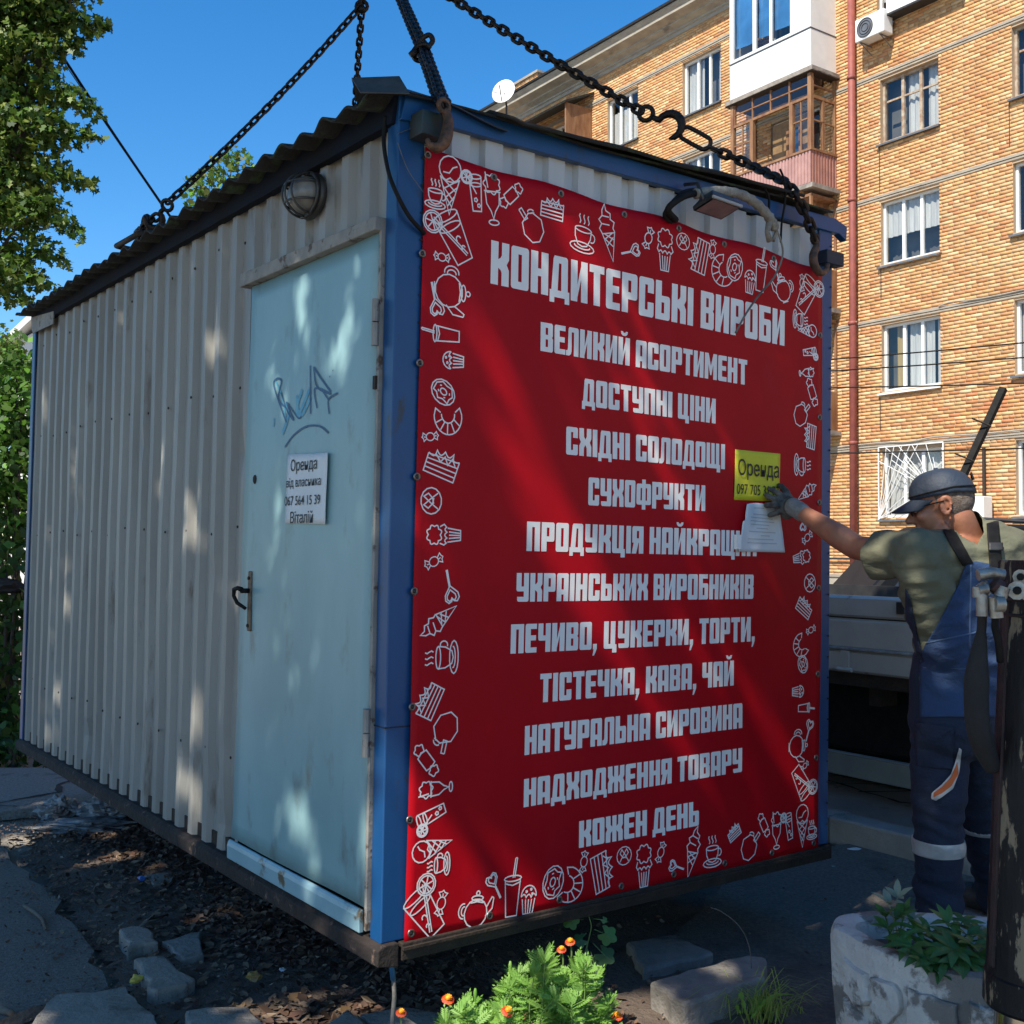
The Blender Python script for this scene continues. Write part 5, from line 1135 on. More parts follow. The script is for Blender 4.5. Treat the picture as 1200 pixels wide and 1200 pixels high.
STY = {(-1.90, 0): 'lace', (-1.90, 1): 'ochre', (-1.90, 2): 'blind', (-1.90, 3): 'wood', (-.80, 4): 'blind', (-5.02, 0): 'half', (-5.02, 1): 'lace', (-5.02, 2): 'pvc2', (-5.02, 3): 'redwood', (-5.02, 4): 'left', (4.45, 4): 'left', (7.66, 4): 'half'}
for (a, b, c, d, ri) in WINS:
    if ri == 9: 
        window(a, b, c, d, 'half', False)
    else: window(a, b, c, d, STY.get((a, ri), 'left'), True)
mb = MB(); mb.box((S0, -.30, 0), (S1, -.285, ZT)) if False else None
# security grille: fan of bars on the lowest window by the drainpipe
gr = MB(); a, b, c, d = -1.98, -.38, 2.18, 3.80
for s_ in (a, b): gr.box((s_-.012, .05, c), (s_+.012, .074, d))
for s_ in (c, d): gr.box((a, .05, s_-.012), (b, .074, s_+.012))
gg = gr.build('window_grille', m_white, bld, BMX)
for k in range(9):
    t = k/8; m_ = MB(); m_.tube([Vector((b, .062, c+.05)), Vector((a+(b-a)*(1-t)*1.0 if k < 6 else a, .062, d if k < 6 else d-(k-5)*.4))], .009, 5); m_.build('grille_bar', m_white, gg, BMX)
    m_ = MB(); m_.tube([Vector((a, .066, c+.2+t*.3)), Vector((a+(b-a)*(.15+t*.85), .066, d-(.0 if k % 2 else .3)))], .008, 5); m_.build('grille_bar', m_white, gg, BMX)
# drainpipe
mb = MB(); mb.tube([(.23, .16, .3), (.22, .15, 8), (.23, .15, 15.4)], .085, 10); dp = mb.build('drainpipe', m_pipe, bld, BMX, smooth=True)
for zz in (1.1, 3.9, 6.6, 9.4, 12.2, 15): m_ = MB(); m_.tube([(.23, .155, zz), (.23, .155, zz+.08)], .10, 10); m_.build('pipe_collar', m_pipe, dp, BMX, smooth=True)
mb = MB(); mb.tube([(S0, .1, 1.35), (9, .1, 1.35)], .022, 6); mb.build('gas_pipe', m_darkm, bld, BMX)
for x_, a_, b_ in ((-.40, 4.9, 4.2), (-.44, 7.75, 7.1), (-.42, 10.5, 9.5), (-3.5, 10.5, 9.6)): mb = MB(); mb.tube([(x_, .03, a_), (x_, .03, b_)], .008, 4); mb.build('wall_cable', m_darkm, bld, BMX)
mb = MB(); mb.tube(smooth([(-5, .06, 3.93), (-3, .06, 3.90), (-1.8, .07, 3.92), (-1.2, .06, 3.87), (-.4, .06, 3.90), (1, .05, 3.88)], 6), .02, 6); mb.build('wall_cable', m_stucco, bld, BMX); mb = MB(); mb.tube(smooth([(-5, .06, 6.68), (-3, .06, 6.65), (-2.2, .07, 6.70), (-1.9, .06, 6.66)], 6), .016, 6); mb.build('wall_cable', m_stucco, bld, BMX)
mb = MB(); mb.tube([(-2.9, .06, 3.62), (-2.9, .06, 2.6)], .035, 8); mb.build('standpipe', m_darkrust, bld, BMX)
# balconies: white glazed one over a brown timber one over hidden lower ones
def balcony_base(z, tag_=''):
    mb = MB(); mb.box((.66, 0, z-.10), (3.36, .98, z)); return mb.build('balcony_slab', m_slab, bld, BMX)
bx0, bx1, bo = .76, 3.27, .9
sb = balcony_base(12.50)
mb = MB(); mb.box((bx0, .0, 12.5), (bx1, bo, 13.40)); mb.build('white_parapet', m_balw, sb, BMX, bevel=.01)
mb = MB(); mb.box((bx0-.01, 0, 13.405), (bx1+.01, bo+.02, 13.425)); mb.build('seam_trim', m_sill, sb, BMX)
mb = MB(); z0, z1 = 13.43, 15.35
for x0, x1 in ((bx0, 1.30), (1.30, 1.36), (1.92, 1.97), (1.97, 1.99), (2.42, 2.52), (3.15, bx1)): mb.box((x0, bo-.06, z0), (x1, bo, z1))
mb.box((1.36, bo-.06, z0), (1.92, bo, z0+.07)); mb.box((1.99, bo-.06, z0), (2.42, bo, z0+.07)); mb.box((2.52, bo-.06, z0), (3.15, bo, z0+.07)); mb.box((bx0, 0, z0), (bx0+.05, bo-.06, z1)); mb.box((bx1-.05, 0, z0), (bx1, bo-.06, z1)); mb.box((bx0+.05, 0, z1-.06), (bx1-.05, bo-.06, z1))
mb.build('white_frame', m_balw, sb, BMX)
for x0, x1 in ((1.36, 1.92), (1.99, 2.42), (2.52, 3.15)):
    m_ = MB(); m_.box((x0, bo-.03, z0+.07), (x1, bo-.024, z1)); m_.build('pane', m_pane, sb, BMX)
    m_ = MB(); m_.grid(lambda u, v: (x0+u*(x1-x0), bo-.12+.03*noise.noise((u*4+x0*9, v*5, 2)), 13.75+.05*u+v*1.4), 8, 10); m_.build('blue_film', m_glassb, sb, BMX, smooth=True, fix=False)
# timber balcony
sb = balcony_base(9.82)
mb = MB(); N_ = 26; pr = []
for k in range(N_):
    x = bx0+.02+(bx1-bx0-.04)*k/N_; w = (bx1-bx0-.04)/N_; pr += [(x, bo), (x+w*.55, bo), (x+w*.7, bo-.025), (x+w*.9, bo-.025)]
pr.append((bx1-.02, bo)); mb.add([(x, y, z) for z in (9.86, 10.60) for x, y in pr], [(i, i+1, len(pr)+i+1, len(pr)+i) for i in range(len(pr)-1)]); mb.build('ribbed_parapet', m_pinkrib, sb, BMX, fix=False)
pr = []
for k in range(9):
    y = .0+bo*k/9; w = bo/9; pr += [(bx0, y), (bx0, y+w*.55), (bx0+.025, y+w*.7), (bx0+.025, y+w*.9)]
pr.append((bx0, bo)); mb = MB(); mb.add([(x, y, z) for z in (9.86, 10.60) for x, y in pr], [(i, i+1, len(pr)+i+1, len(pr)+i) for i in range(len(pr)-1)]); mb.build('ribbed_parapet', mat('rust pink side cladding', (.36,.16,.12), (.28,.12,.09), 4, .7), sb, BMX, fix=False)
mb = MB(); mb.box((bx0-.02, 0, 10.6), (bx1+.02, bo+.02, 10.65)); mb.build('rail_board', m_brwood, sb, BMX)
def tim(x0, x1, y0, y1, z0, z1, n='timber_post'): m_ = MB(); m_.box((x0, y0, z0), (x1, y1, z1)); return m_.build(n, m_brwood, sb, BMX)
Z0, ZM, Z1 = 10.65, 11.82, 12.38
for x in (bx0, 1.30, 2.52, 3.15): tim(x, x+.10, bo-.1, bo, Z0, ZM if x in (1.30, 2.52) else Z1)
tim(bx0+.1, 3.15, bo-.07, bo-.01, ZM, ZM+.06, 'timber_rail'); tim(bx0, bx0+.08, .0, .08, Z0, Z1); tim(bx0+.005, bx0+.065, .42, .50, Z0, ZM); tim(bx0, bx0+.07, .08, bo-.1, ZM, ZM+.07, 'timber_rail'); tim(bx0+.01, bx0+.06, .08, bo-.1, ZM+.28, ZM+.31, 'timber_rail'); tim(bx1-.07, bx1, 0, .08, Z0, Z1)
for x0, x1 in ((.86, 1.30), (2.62, 3.15)): m_ = MB(); m_.box((x0, bo-.05, Z0), (x1, bo-.044, ZM)); m_.build('pane', m_pane, sb, BMX); tim(x0, x1, bo-.06, bo-.03, 11.35, 11.38, 'glazing_bar'); tim((x0+x1)/2-.015, (x0+x1)/2+.015, bo-.06, bo-.03, Z0, ZM, 'glazing_bar')
for k in range(4):
    x0 = .86+k*.57; x1 = min(x0+.57, 3.15); m_ = MB(); m_.box((x0, bo-.05, ZM+.06), (x1, bo-.044, Z1-.03)); m_.build('pane', m_pane, sb, BMX); tim(x1-.03, x1, bo-.07, bo-.02, ZM+.06, Z1, 'glazing_bar')
tim(.86, 3.15, bo-.07, bo-.02, ZM+.30, ZM+.325, 'glazing_bar')
for y0, y1 in ((.08, .42), (.50, .80)): m_ = MB(); m_.box((bx0+.02, y0, Z0), (bx0+.026, y1, ZM)); m_.build('pane', m_pane, sb, BMX); m_ = MB(); m_.box((bx0+.02, y0, ZM+.07), (bx0+.026, y1, Z1)); m_.build('pane', m_pane, sb, BMX)
tim(bx0+.005, bx0+.05, .08, .80, 11.3, 11.33, 'glazing_bar')
m_ = MB(); m_.box((1.42, .15, Z0), (1.95, .2, ZM)); m_.box((1.95, .15, Z0), (2.52, .2, ZM)); m_.build('inner_boards', mat('ochre boards', (.30,.18,.07), (.2,.11,.05), 6, .6), sb, BMX)
tim(1.60, 1.66, .21, .27, Z0, 11.6); tim(1.96, 2.04, .21, .27, Z0, 11.6)
m_ = MB(); m_.box((1.66, .22, 10.9), (1.96, .24, 11.55)); m_.build('inner_window', m_glass, sb, BMX)
m_ = MB(); m_.box((bx0-.1, 0, Z1+.0), (bx1+.1, bo+.05, Z1+.04)); m_.build('timber_ceiling', m_darkrust, sb, BMX)
m_ = MB(); m_.prism([(0, 9.72), (.95, 9.72), (.5, 9.5), (0, 9.2)], 1.0, 1.1, M=Matrix(((0,0,1,0),(1,0,0,0),(0,1,0,0),(0,0,0,1)))); m_.build('bracket', m_brwood, sb, BMX)
for zz in (7.05, 4.25):
    sb = balcony_base(zz); mb = MB(); mb.box((bx0, bo-.04, zz), (bx1, bo, zz+.9)); mb.box((bx0, 0, zz), (bx0+.04, bo-.04, zz+.9)); mb.build('parapet', m_brwood, sb, BMX)
    mb = MB()
    for x in (bx0, 1.6, 2.4, 3.2): mb.box((x, bo-.06, zz+.9), (x+.06, bo, zz+2.55))
    mb.box((bx0, .0, zz+.9), (bx0+.06, .06, zz+2.55)); mb.box((bx0, 0, zz+2.5), (bx1, bo, zz+2.56)); mb.build('timber_frame', m_brwood, sb, BMX)
# dark canopy over a far balcony
mb = MB(); mb.prism([(0, 15.05), (1.1, 14.55), (1.12, 14.60), (0, 15.12)], 9.6, 12.9, M=Matrix(((0,0,1,0),(1,0,0,0),(0,1,0,0),(0,0,0,1)))); cp = mb.build('canopy', m_roof, bld, BMX)
mb = MB(); mb.box((9.7, 0, 12.5), (9.76, 1.0, 14.6)); mb.box((9.7, .94, 12.5), (12.8, 1.0, 13.5)); mb.build('balcony_screen', m_brwood, bld, BMX)
# white projecting box by the upper right window
mb = MB(); mb.box((-2.6, .0, 13.25), (-.82, .30, 14.9)); mb.build('white_bay', m_balw, bld, BMX, bevel=.01)
mb = MB(); mb.box((-2.62, .0, 13.20), (-.80, .33, 13.245)); mb.build('bay_base', m_darkm, bld, BMX)
# air conditioners
def ac(x0, x1, z0, z1, label, depth=.32):
    e = empty('air_conditioner', BMX @ Vector(((x0+x1)/2, .1, z0-.15)), label, 'air conditioner', 'air conditioners on the brick facade', rot=BMX.to_3x3().to_4x4())
    y0 = .12; mb = MB(); mb.box((x0, y0, z0), (x1, y0+depth, z1)); mb.build('casing', m_white, e, BMX, bevel=.02)
    c = ((x0+x1)/2+(x1-x0)*.14, y0+depth+.004, (z0+z1)/2); r = (z1-z0)*.40
    mb = MB(); mb.tube([Vector(c), Vector(c)+Vector((0, .006, 0))], r, 20); mb.build('fan_recess', m_sill, e, BMX)
    mb = MB()
    for k in (1, .72, .42): mb.tube([Vector((c[0]+r*k*cos(t), c[1]+.012, c[2]+r*k*sin(t))) for t in [2*pi*i/20 for i in range(20)]], .008, 5, closed=True)
    mb.build('fan_guard', m_darkm, e, BMX, smooth=True)
    mb = MB()
    for s_ in (x0+.12, x1-.12): mb.tube([(s_, .0, z0-.02), (s_, y0+depth, z0-.02)], .014, 5); mb.tube([(s_, .0, z0-.22), (s_, y0+depth-.04, z0-.03)], .012, 5)
    mb.build('bracket', m_sill, e, BMX)
ac(-.86, -.10, 12.84, 13.35, 'white air conditioner under the top floor window right of the drainpipe')
ac(-3.12, -2.38, 2.12, 2.62, 'white air conditioner low on the wall behind the worker cap')
# overhead cables in front of the facade
for i, (x0, y0, x1, y1) in enumerate([(940, 424, 1240, 398), (940, 437, 1240, 416), (940, 455, 1240, 448), (940, 532, 1240, 524)]):
    A, Bp = at(x0, y0, 17), at(x1, y1, 15); dv = (Bp-A); pts = [A-dv*2, A-dv*.6, A, (A+Bp)/2-Vector((0, 0, .01)), Bp, Bp+dv*.8, Bp+dv*1.6]
    mb = MB(); mb.tube(pts, .011, 5); o = mb.build('overhead_cable', m_black, None, I4)
    tag(o, ['upper of the two close overhead cables crossing the brick wall', 'second overhead cable just below the upper one', 'third overhead cable just below the white window sill', 'lowest overhead cable at the top of the grilled window'][i], 'cable', 'overhead cables before the brick facade')

# ================================================================== TREES, HEDGE, HOUSE AT THE LEFT
def C_(px, py, d, r): p = at(px, py, d); return (p.x, p.y, p.z, r)
left_cs = [C_(x, y, 9.2+(.25 if x < 20 else 0), q) for x, y, q in [(0,20,.5),(30,62,.33),(0,120,.5),(32,150,.33),(-2,220,.48),(28,250,.28),(-8,305,.36),(20,318,.2),(35,5,.35),(60,-30,.4),(-60,60,.8),(-70,200,.9),(-70,310,.6),(-120,100,1.1),(-30,-70,.9),(50,-120,.8),(110,-60,.3),
  (65,20,.2),(90,30,.15),(110,30,.12),(124,31,.07),(70,50,.15),(88,57,.10),(60,105,.18),(84,113,.14),(103,126,.10),(116,136,.06),(62,150,.18),(90,160,.13),(112,161,.07),(60,200,.18),(85,210,.13),(104,215,.07),(58,245,.15),(80,266,.11),(93,279,.06),(45,290,.14),(66,302,.09),(78,310,.05),(42,328,.12),(60,336,.07),(34,354,.07),(10,345,.14)]]
tree('maple_tree', 'broad leafy tree at the upper left with drooping dark green branches', (-6.0, 10.0, 0), .17, 5.6, left_cs, 5200, .062, [(.07,.14,.022), (.10,.19,.03), (.15,.23,.04), (.04,.09,.02), (.21,.26,.05)])
tree('distant_tree', 'slender yellow green tree top showing over the ribbed roof', (-4.8, 18, 0), .12, 6.5, [C_(262,195,17,.28), C_(245,205,17,.22), C_(280,190,17,.22), C_(272,178,17,.14), C_(230,216,17,.22), C_(260,240,17,.6)], 900, .10, G_YEL+G_LIME[:2])
tree('distant_tree', 'sunlit yellow green tree behind the white gable at the left edge', (-9.3, 20, 0), .15, 4.4, [C_(5,405,20,.40), C_(-15,420,20,.7), C_(12,425,20,.35), C_(-50,400,20,1.0), C_(20,440,20,.6)], 700, .12, G_YEL+G_LIME[:2])
def shrub(name, label, cs, per, size, cols, cat='shrub', lobes=False):
    base = Vector((cs[0][0], cs[0][1], 0)); t = empty(name, base, label, cat)
    mb = MB()
    for c in cs: mb.tube([base+Vector((random.uniform(-.1, .1), random.uniform(-.1, .1), -.05)), (base+Vector(c[:3]))/2+Vector((0, 0, .1)), Vector(c[:3])], [.022, .015, .006], 5)
    mb.build('stems', m_bark, t, I4, smooth=True)
    link('foliage', leaf_mesh(name, clusters(cs, per, flat=.9, shell=.35), size, cols, lobes=lobes), t)
hd = [C_(20,430,8.6,.25), C_(5,460,8.7,.4), C_(25,480,8.5,.3), C_(-5,520,8.7,.5), C_(18,550,8.5,.35), C_(0,600,8.6,.45), C_(20,625,8.5,.28), C_(-60,480,8.9,.8), C_(-80,600,8.9,.8), C_(30,520,8.8,.35), C_(40,590,8.9,.35)]
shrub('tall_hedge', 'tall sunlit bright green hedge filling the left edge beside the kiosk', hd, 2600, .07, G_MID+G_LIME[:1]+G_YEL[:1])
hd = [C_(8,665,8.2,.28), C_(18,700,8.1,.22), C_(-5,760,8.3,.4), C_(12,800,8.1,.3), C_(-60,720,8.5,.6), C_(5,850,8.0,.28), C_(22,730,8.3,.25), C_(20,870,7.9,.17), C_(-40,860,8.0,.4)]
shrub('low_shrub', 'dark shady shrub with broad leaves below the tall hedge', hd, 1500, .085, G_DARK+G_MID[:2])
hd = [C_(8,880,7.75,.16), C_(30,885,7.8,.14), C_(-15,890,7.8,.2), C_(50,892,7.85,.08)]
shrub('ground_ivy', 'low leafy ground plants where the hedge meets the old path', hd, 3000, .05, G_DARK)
pc = at(0, 693, 8.0); crumple('dark_bundle', 'dark bundle half hidden in the shrub at the left edge', at(-2, 692, 8.0), (.18, .12, .07), m_darkrust, 'bundle', 4, .3, 3)
hs_ = empty('white_house', (-11, 26, 0), 'white gabled house glimpsed between the hedge and the kiosk', 'house')
g0 = at(18, 402, 24); g1 = at(60, 362, 24); g2_ = at(110, 410, 24)
mb = MB(); mb.add([(g0.x, g0.y, 0), (g2_.x, g0.y, 0), (g2_.x, g0.y, g0.z), (g1.x+.3, g0.y, g1.z-.1), (g0.x, g0.y, g0.z), (g0.x, g0.y+6, 0), (g2_.x, g0.y+6, 0), (g2_.x, g0.y+6, g0.z), (g1.x+.3, g0.y+6, g1.z-.1), (g0.x, g0.y+6, g0.z)], [(0,1,2,3,4), (5,9,8,7,6), (0,4,9,5), (1,6,7,2)]); mb.build('wall', m_balw, hs_, I4)
mb = MB()
for s_, e_ in ((g0-Vector((.4, 0, .36)), g1), (g2_+Vector((.4, 0, -.3)), g1)):
    mb.add([s_+Vector((0, -.3, 0)), e_+Vector((0, -.3, 0)), e_+Vector((0, 6.3, 0)), s_+Vector((0, 6.3, 0)), s_+Vector((0, -.3, .16)), e_+Vector((0, -.3, .16)), e_+Vector((0, 6.3, .16)), s_+Vector((0, 6.3, .16))], [(3,2,1,0),(4,5,6,7),(0,1,5,4),(1,2,6,5),(2,3,7,6),(3,0,4,7)])
mb.build('roof', m_balw, hs_, I4)

# shade trees behind and left of the camera: they dapple the kiosk
def sunproj(P):   # where a point's shadow lands on the ground
    return P[:, 0]-P[:, 2]*SUN.x/SUN.z, P[:, 1]-P[:, 2]*SUN.y/SUN.z
HOLES = [(.20, 3.55, .50, .42), (2.50, 6.7, .14, .12), (1.12, 3.2, .10, .16), (.98, 3.05, .10, .12), (.82, 3.85, .16, .12), (2.52, 4.95, .26, .26), (-1.5, 3.5, .22, .15), (-1.05, 3.35, .2, .12), (-.7, 3.65, .22, .14), (-2.5, 5.9, .3, .16)]
def keep(P):
    x, y = sunproj(P); k = np.ones(len(P), bool)
    for (hx, hy, rx, ry) in HOLES: k &= ((x-hx)/rx)**2+((y-hy)/ry)**2 > 1
    # leaf gaps that make the flecks
    p = x*SUN_H.x+y*SUN_H.y; q = x*SUN_H.y-y*SUN_H.x
    h = np.array([noise.noise((a*6.2, b*3.4, 3.3))+.45*noise.noise((a*13, b*7.5, 8.1))+.55*noise.noise((a*1.1, b*1.1, 21.7)) for a, b in zip(q, p)])
    k &= h < GAP
    return k
GAP = .39
for (hx, hy, hr) in ((645,585,.055),(745,455,.075),(690,690,.06),(512,640,.06),(850,525,.055),(800,880,.05),(600,425,.05),(560,760,.045),(740,345,.04)):
    q = KM @ fr(hx, hy, 0); HOLES.append((q.x-q.z*SUN.x/SUN.z, q.y-q.z*SUN.y/SUN.z, hr*1.4, hr*1.4))
for (hx, hy, hr) in ((345,345,.045),(330,370,.04),(392,395,.05),(372,440,.035),(312,440,.035),(318,590,.04),(335,600,.03),(205,640,.04),(415,730,.045),(395,880,.05),(345,940,.05),(360,935,.04),(70,700,.06),(110,690,.05),(130,730,.05),(60,800,.07),(50,620,.05),(95,760,.05),(195,770,.04),(240,260,.05),(272,265,.035)):
    q = pd(hx, hy); q = kw(0, q.x, q.y); HOLES.append((q.x-q.z*SUN.x/SUN.z, q.y-q.z*SUN.y/SUN.z, hr*1.45, hr*2.0))
q = at(1185, 640, 3.95); HOLES.append((q.x-q.z*SUN.x/SUN.z, q.y-q.z*SUN.y/SUN.z, .17, .30)); q = at(1015, 706, 5.9); HOLES.append((q.x-q.z*SUN.x/SUN.z, q.y-q.z*SUN.y/SUN.z, .10, .14))
cs1 = []
for i in range(95):
    gx = random.uniform(-4.2, 3.2); gy = random.uniform(2.6, 9.0); h = random.uniform(5.4, 7.8)
    cs1.append((gx+h*SUN.x/SUN.z, gy+h*SUN.y/SUN.z, h, random.uniform(.6, 1.05)))
for i in range(46):
    gx = random.uniform(-4.6, -.4); gy = random.uniform(3.6, 9.2); h = random.uniform(5.4, 7.8)
    cs1.append((gx+h*SUN.x/SUN.z, gy+h*SUN.y/SUN.z, h, random.uniform(.6, 1.0)))
csA = [c for c in cs1 if c[0] < -3.4]; csB = [c for c in cs1 if c[0] >= -3.4]
tree('shade_tree', 'large tree left of the viewer whose crown shades the kiosk', (-7.2, -.5, 0), .24, 7.5, csA, 900, .13, G_MID, cut=keep)
tree('shade_tree', 'large tree behind the viewer whose crown dapples the poster', (-1.2, -3.4, 0), .26, 7.5, csB, 900, .13, G_MID, cut=keep)

# ================================================================== CRANE TRUCK
TK = Vector((1.687, 6.0, 0))
TM = Matrix(((-KD.x, -KN.x, 0, TK.x), (-KD.y, -KN.y, 0, TK.y), (0, 0, 1, 0), (0, 0, 0, 1)))   # x towards the right/near end, y away from the kiosk
truck = empty('crane_truck', TM @ Vector((0, 1, 0)), 'grey dropside crane truck standing behind the worker with outrigger down', 'truck', rot=TM.to_3x3().to_4x4())
YZ = Matrix(((0,0,1,0),(1,0,0,0),(0,1,0,0),(0,0,0,1)))
for (z0, z1, y0) in ((1.160, 1.272, 0), (.995, 1.152, .006), (.872, .988, -.002)):
    P = [(y0, z0), (y0-.012, z0+.012), (y0-.012, z1-.014), (y0, z1), (y0+.03, z1), (y0+.03, z0)]
    mb = MB(); mb.prism(P, -5, 4.6, M=YZ); mb.build('dropside_board', m_alu, truck, TM)
mb = MB(); mb.box((-5, .012, .87), (4.6, .028, 1.27)); mb.build('dropside_core', m_darkm, truck, TM)
mb = MB(); mb.prism([(-.004, .988), (-.022, .990), (-.022, .998), (-.0, 1.004)], -5, 4.6, M=YZ); mb.build('board_lip', mat('worn light edge', (.36,.35,.32), (.2,.19,.17), 20, .5), truck, TM)
for x in (-3.6, -2.2, -.75, .1, .62, 2.0, 3.4):
    mb = MB(); mb.box((x, -.022, .90), (x+.05, -.013, .985)); mb.tube([(x-.02, -.02, .886), (x+.07, -.02, .886)], .012, 8); mb.build('dropside_hinge', m_darkrust if x != .1 else m_alu, truck, TM)
for x in (-.35, .45, 1.6): mb = MB(); mb.box((x, -.03, 1.19), (x+.035, -.012, 1.25)); mb.build('latch', m_darkrust, truck, TM)
mb = MB(); mb.box((-5, .03, .80), (4.6, 2.2, .868)); mb.build('bed_floor', m_darkrust, truck, TM)
mb = MB(); mb.box((-5, .02, .80), (4.6, .06, .866)); mb.build('bed_edge', m_darkrust, truck, TM)
mb = MB(); mb.box((-5, 2.17, .87), (4.6, 2.2, 1.25)); mb.build('dropside_board', m_darkm, truck, TM)
for y in (.6, 1.45): mb = MB(); mb.box((-5, y, .52), (5.5, y+.09, .80)); mb.build('chassis_beam', m_darkrust, truck, TM)
for x in (-2.6, .2, 2.4):
    mb = MB(); mb.box((x, .08, .70), (x+.07, 2.1, .80)); mb.build('cross_member', m_darkrust, truck, TM)
mb = MB(); mb.box((-.2, .22, .42), (1.1, .58, .79)); mb.box((1.3, .3, .40), (2.1, .6, .78)); mb.box((-2.4, .24, .45), (-.5, .58, .79)); mb.build('side_locker', m_black, truck, TM, bevel=.02)
mb = MB(); mb.box((-3.4, .75, .14), (3.5, 1.4, .8)); mb.build('axle_housing', m_black, truck, TM)
def wheel(x, y):
    mb = MB(); c = Vector((x, y, .47))
    mb.tube([c+Vector((0, -.13, 0)), c+Vector((0, -.10, 0)), c+Vector((0, .10, 0)), c+Vector((0, .13, 0))], [.40, .46, .46, .40], 28); w = mb.build('wheel', m_black, truck, TM, smooth=False)
    mb = MB(); mb.tube([c+Vector((0, -.14, 0)), c+Vector((0, -.06, 0))], [.26, .22], 20); mb.build('rim', m_rail, w, TM)
for x in (-3.6, -2.5, 3.7): wheel(x, .3); wheel(x, 1.9)
def rail(z0, z1, y0, y1, x0, x1): mb = MB(); mb.box((x0, y0, z0), (x1, y1, z1)); return mb.build('guard_rail', m_rail, truck, TM, bevel=.006)
rail(.328, .442, .0, .04, -3.0, .93)
mb = MB(); mb.box((-3.0, -.001, .4425), (.93, .04, .447)); mb.build('rail_edge', mat('bare edge', (.5,.5,.46), None, rough=.4, metal=.6), truck, TM)
for x in (-2.4, -.9, .7): mb = MB(); mb.box((x, .04, .36), (x+.05, .1, .80)); mb.build('rail_bracket', m_darkrust, truck, TM)
mb = MB(); mb.tube([Vector((.78, .03, .325)), Vector((.88, .03, .325))], .02, 8); mb.build('rail_foot', m_black, truck, TM)
# slanted black crane bar rising behind the worker
mb = MB(); a_, b_ = at(1176, 455, 7.4), at(1118, 580, 7.4); dd_ = (a_-b_).normalized()
mb.tube([b_-dd_*.9, a_], .030, 4); o = mb.build('boom_bar', m_black, truck, I4)
for (px, py) in ((1154, 494), (1134, 535)): mb = MB(); c = at(px, py, 7.38); mb.tube([c+Vector((-.09, -.01, .02)), c+Vector((.03, -.03, -.035))], .006, 5); mb.build('bar_pin', m_darkrust, truck, I4)
# outrigger leg near the camera
O0, O1 = Vector((1.150, 2.5, .50)), Vector((1.196, 2.5, 1.405)); od = (O1-O0).normalized(); Lz = (O1-O0).length
xx = Vector((1, 0, 0)); xx = (xx-od*xx.dot(od)).normalized(); yy = od.cross(xx)
OM = Matrix(((xx.x, yy.x, od.x, O0.x), (xx.y, yy.y, od.y, O0.y), (xx.z, yy.z, od.z, O0.z), (0, 0, 0, 1)))
mb = MB(); mb.tube([(0, 0, .0), (0, 0, .008), (0, 0, .07), (0, 0, .074), (0, 0, Lz)], [.098, .104, .104, .100, .100], 40); og = mb.build('outrigger_cylinder', m_cyl, truck, OM, angle=35)
mb = MB(); mb.box((-.1035, -.022, .09), (-.094, .0, Lz-.02)); mb.build('wear_strip', m_cylr, og, OM, bevel=.002)
mb = MB(); mb.tube([(0, 0, .01), (0, 0, -.36)], .078, 32); mb.build('piston_rod', m_chrome, og, OM, smooth=False, angle=35)
mb = MB(); mb.tube([(0, 0, -.36), (0, 0, -.42)], .11, 24); mb.tube([(0, 0, -.42), (0, 0, -.48)], .20, 28); mb.build('foot_pad', m_darkrust, og, OM, angle=35)
mb = MB(); mb.box((-.085, -.09, Lz), (.10, .08, Lz+.075)); mb.build('valve_block', m_cyl, og, OM, bevel=.006)
mb = MB(); mb.box((-.02, -.05, Lz+.0751), (.10, .08, Lz+.12)); mb.build('valve_cap', m_cyl, og, OM, bevel=.006)
def fit(pts, r, m=m_fit, n=10): mb = MB(); mb.tube([OM.inverted() @ at(*p) for p in pts], r, n); return mb.build('hose_fitting', m, og, OM, angle=40)
fit([(1146,674,2.40),(1162,671,2.40),(1176,674,2.40)], .013); fit([(1150,684,2.39),(1158,696,2.39)], .013); fit([(1146,692,2.38),(1157,690,2.38)], .012)
fit([(1164,684,2.38),(1172,690,2.38)], .018, m_cylr); fit([(1151,697,2.38),(1151,722,2.38)], .0125); fit([(1166,700,2.37),(1168,724,2.37)], .014); fit([(1176,688,2.37),(1172,700,2.37)], .014); fit([(1148,688,2.385),(1148,700,2.385)], .015)
fit([(1165,708,2.36),(1176,708,2.36)], .017, m_fit); fit([(1196,676,2.395),(1196,676,2.37)], .016); fit([(1192,692,2.395),(1192,692,2.36)], .020); fit([(1203,696,2.395),(1203,696,2.36)], .014)
fit([(1196,676,2.375),(1196,676,2.365)], .008, m_black); fit([(1192,692,2.365),(1192,692,2.352)], .009, m_black)
for k, zz in ((0, .0), (1, .035)): mb = MB(); mb.tube([Vector((.103*cos(t), .103*sin(t), Lz-.012-zz)) for t in [2*pi*i/30 for i in range(30)]], .004, 5, closed=True); mb.build('collar', m_cylr, og, OM, smooth=True)
hp = [at(1151, 720, 2.42), at(1150, 740, 2.43), at(1146, 775, 2.44), at(1144, 815, 2.45), at(1146, 850, 2.46), at(1154, 878, 2.48), at(1164, 900, 2.5)]
mb = MB(); mb.tube(smooth(hp, 6), [.010+.016*min(1, max(0, (i-6)/9))*(1 if i < 28 else max(.5, 1-(i-28)/16)) for i in range(len(smooth(hp, 6)))], 12); mb.build('hose_sleeve', mat('black hose sleeve', (.010,.010,.011), (.016,.015,.015), 14, .85, 0, .6, 20), og, I4, smooth=True)
mb = MB(); mb.tube(smooth([at(1167, 722, 2.40), at(1166, 735, 2.41), at(1170, 752, 2.42), at(1172, 775, 2.44)], 5), .008, 8); mb.build('hose', m_black, og, I4, smooth=True)
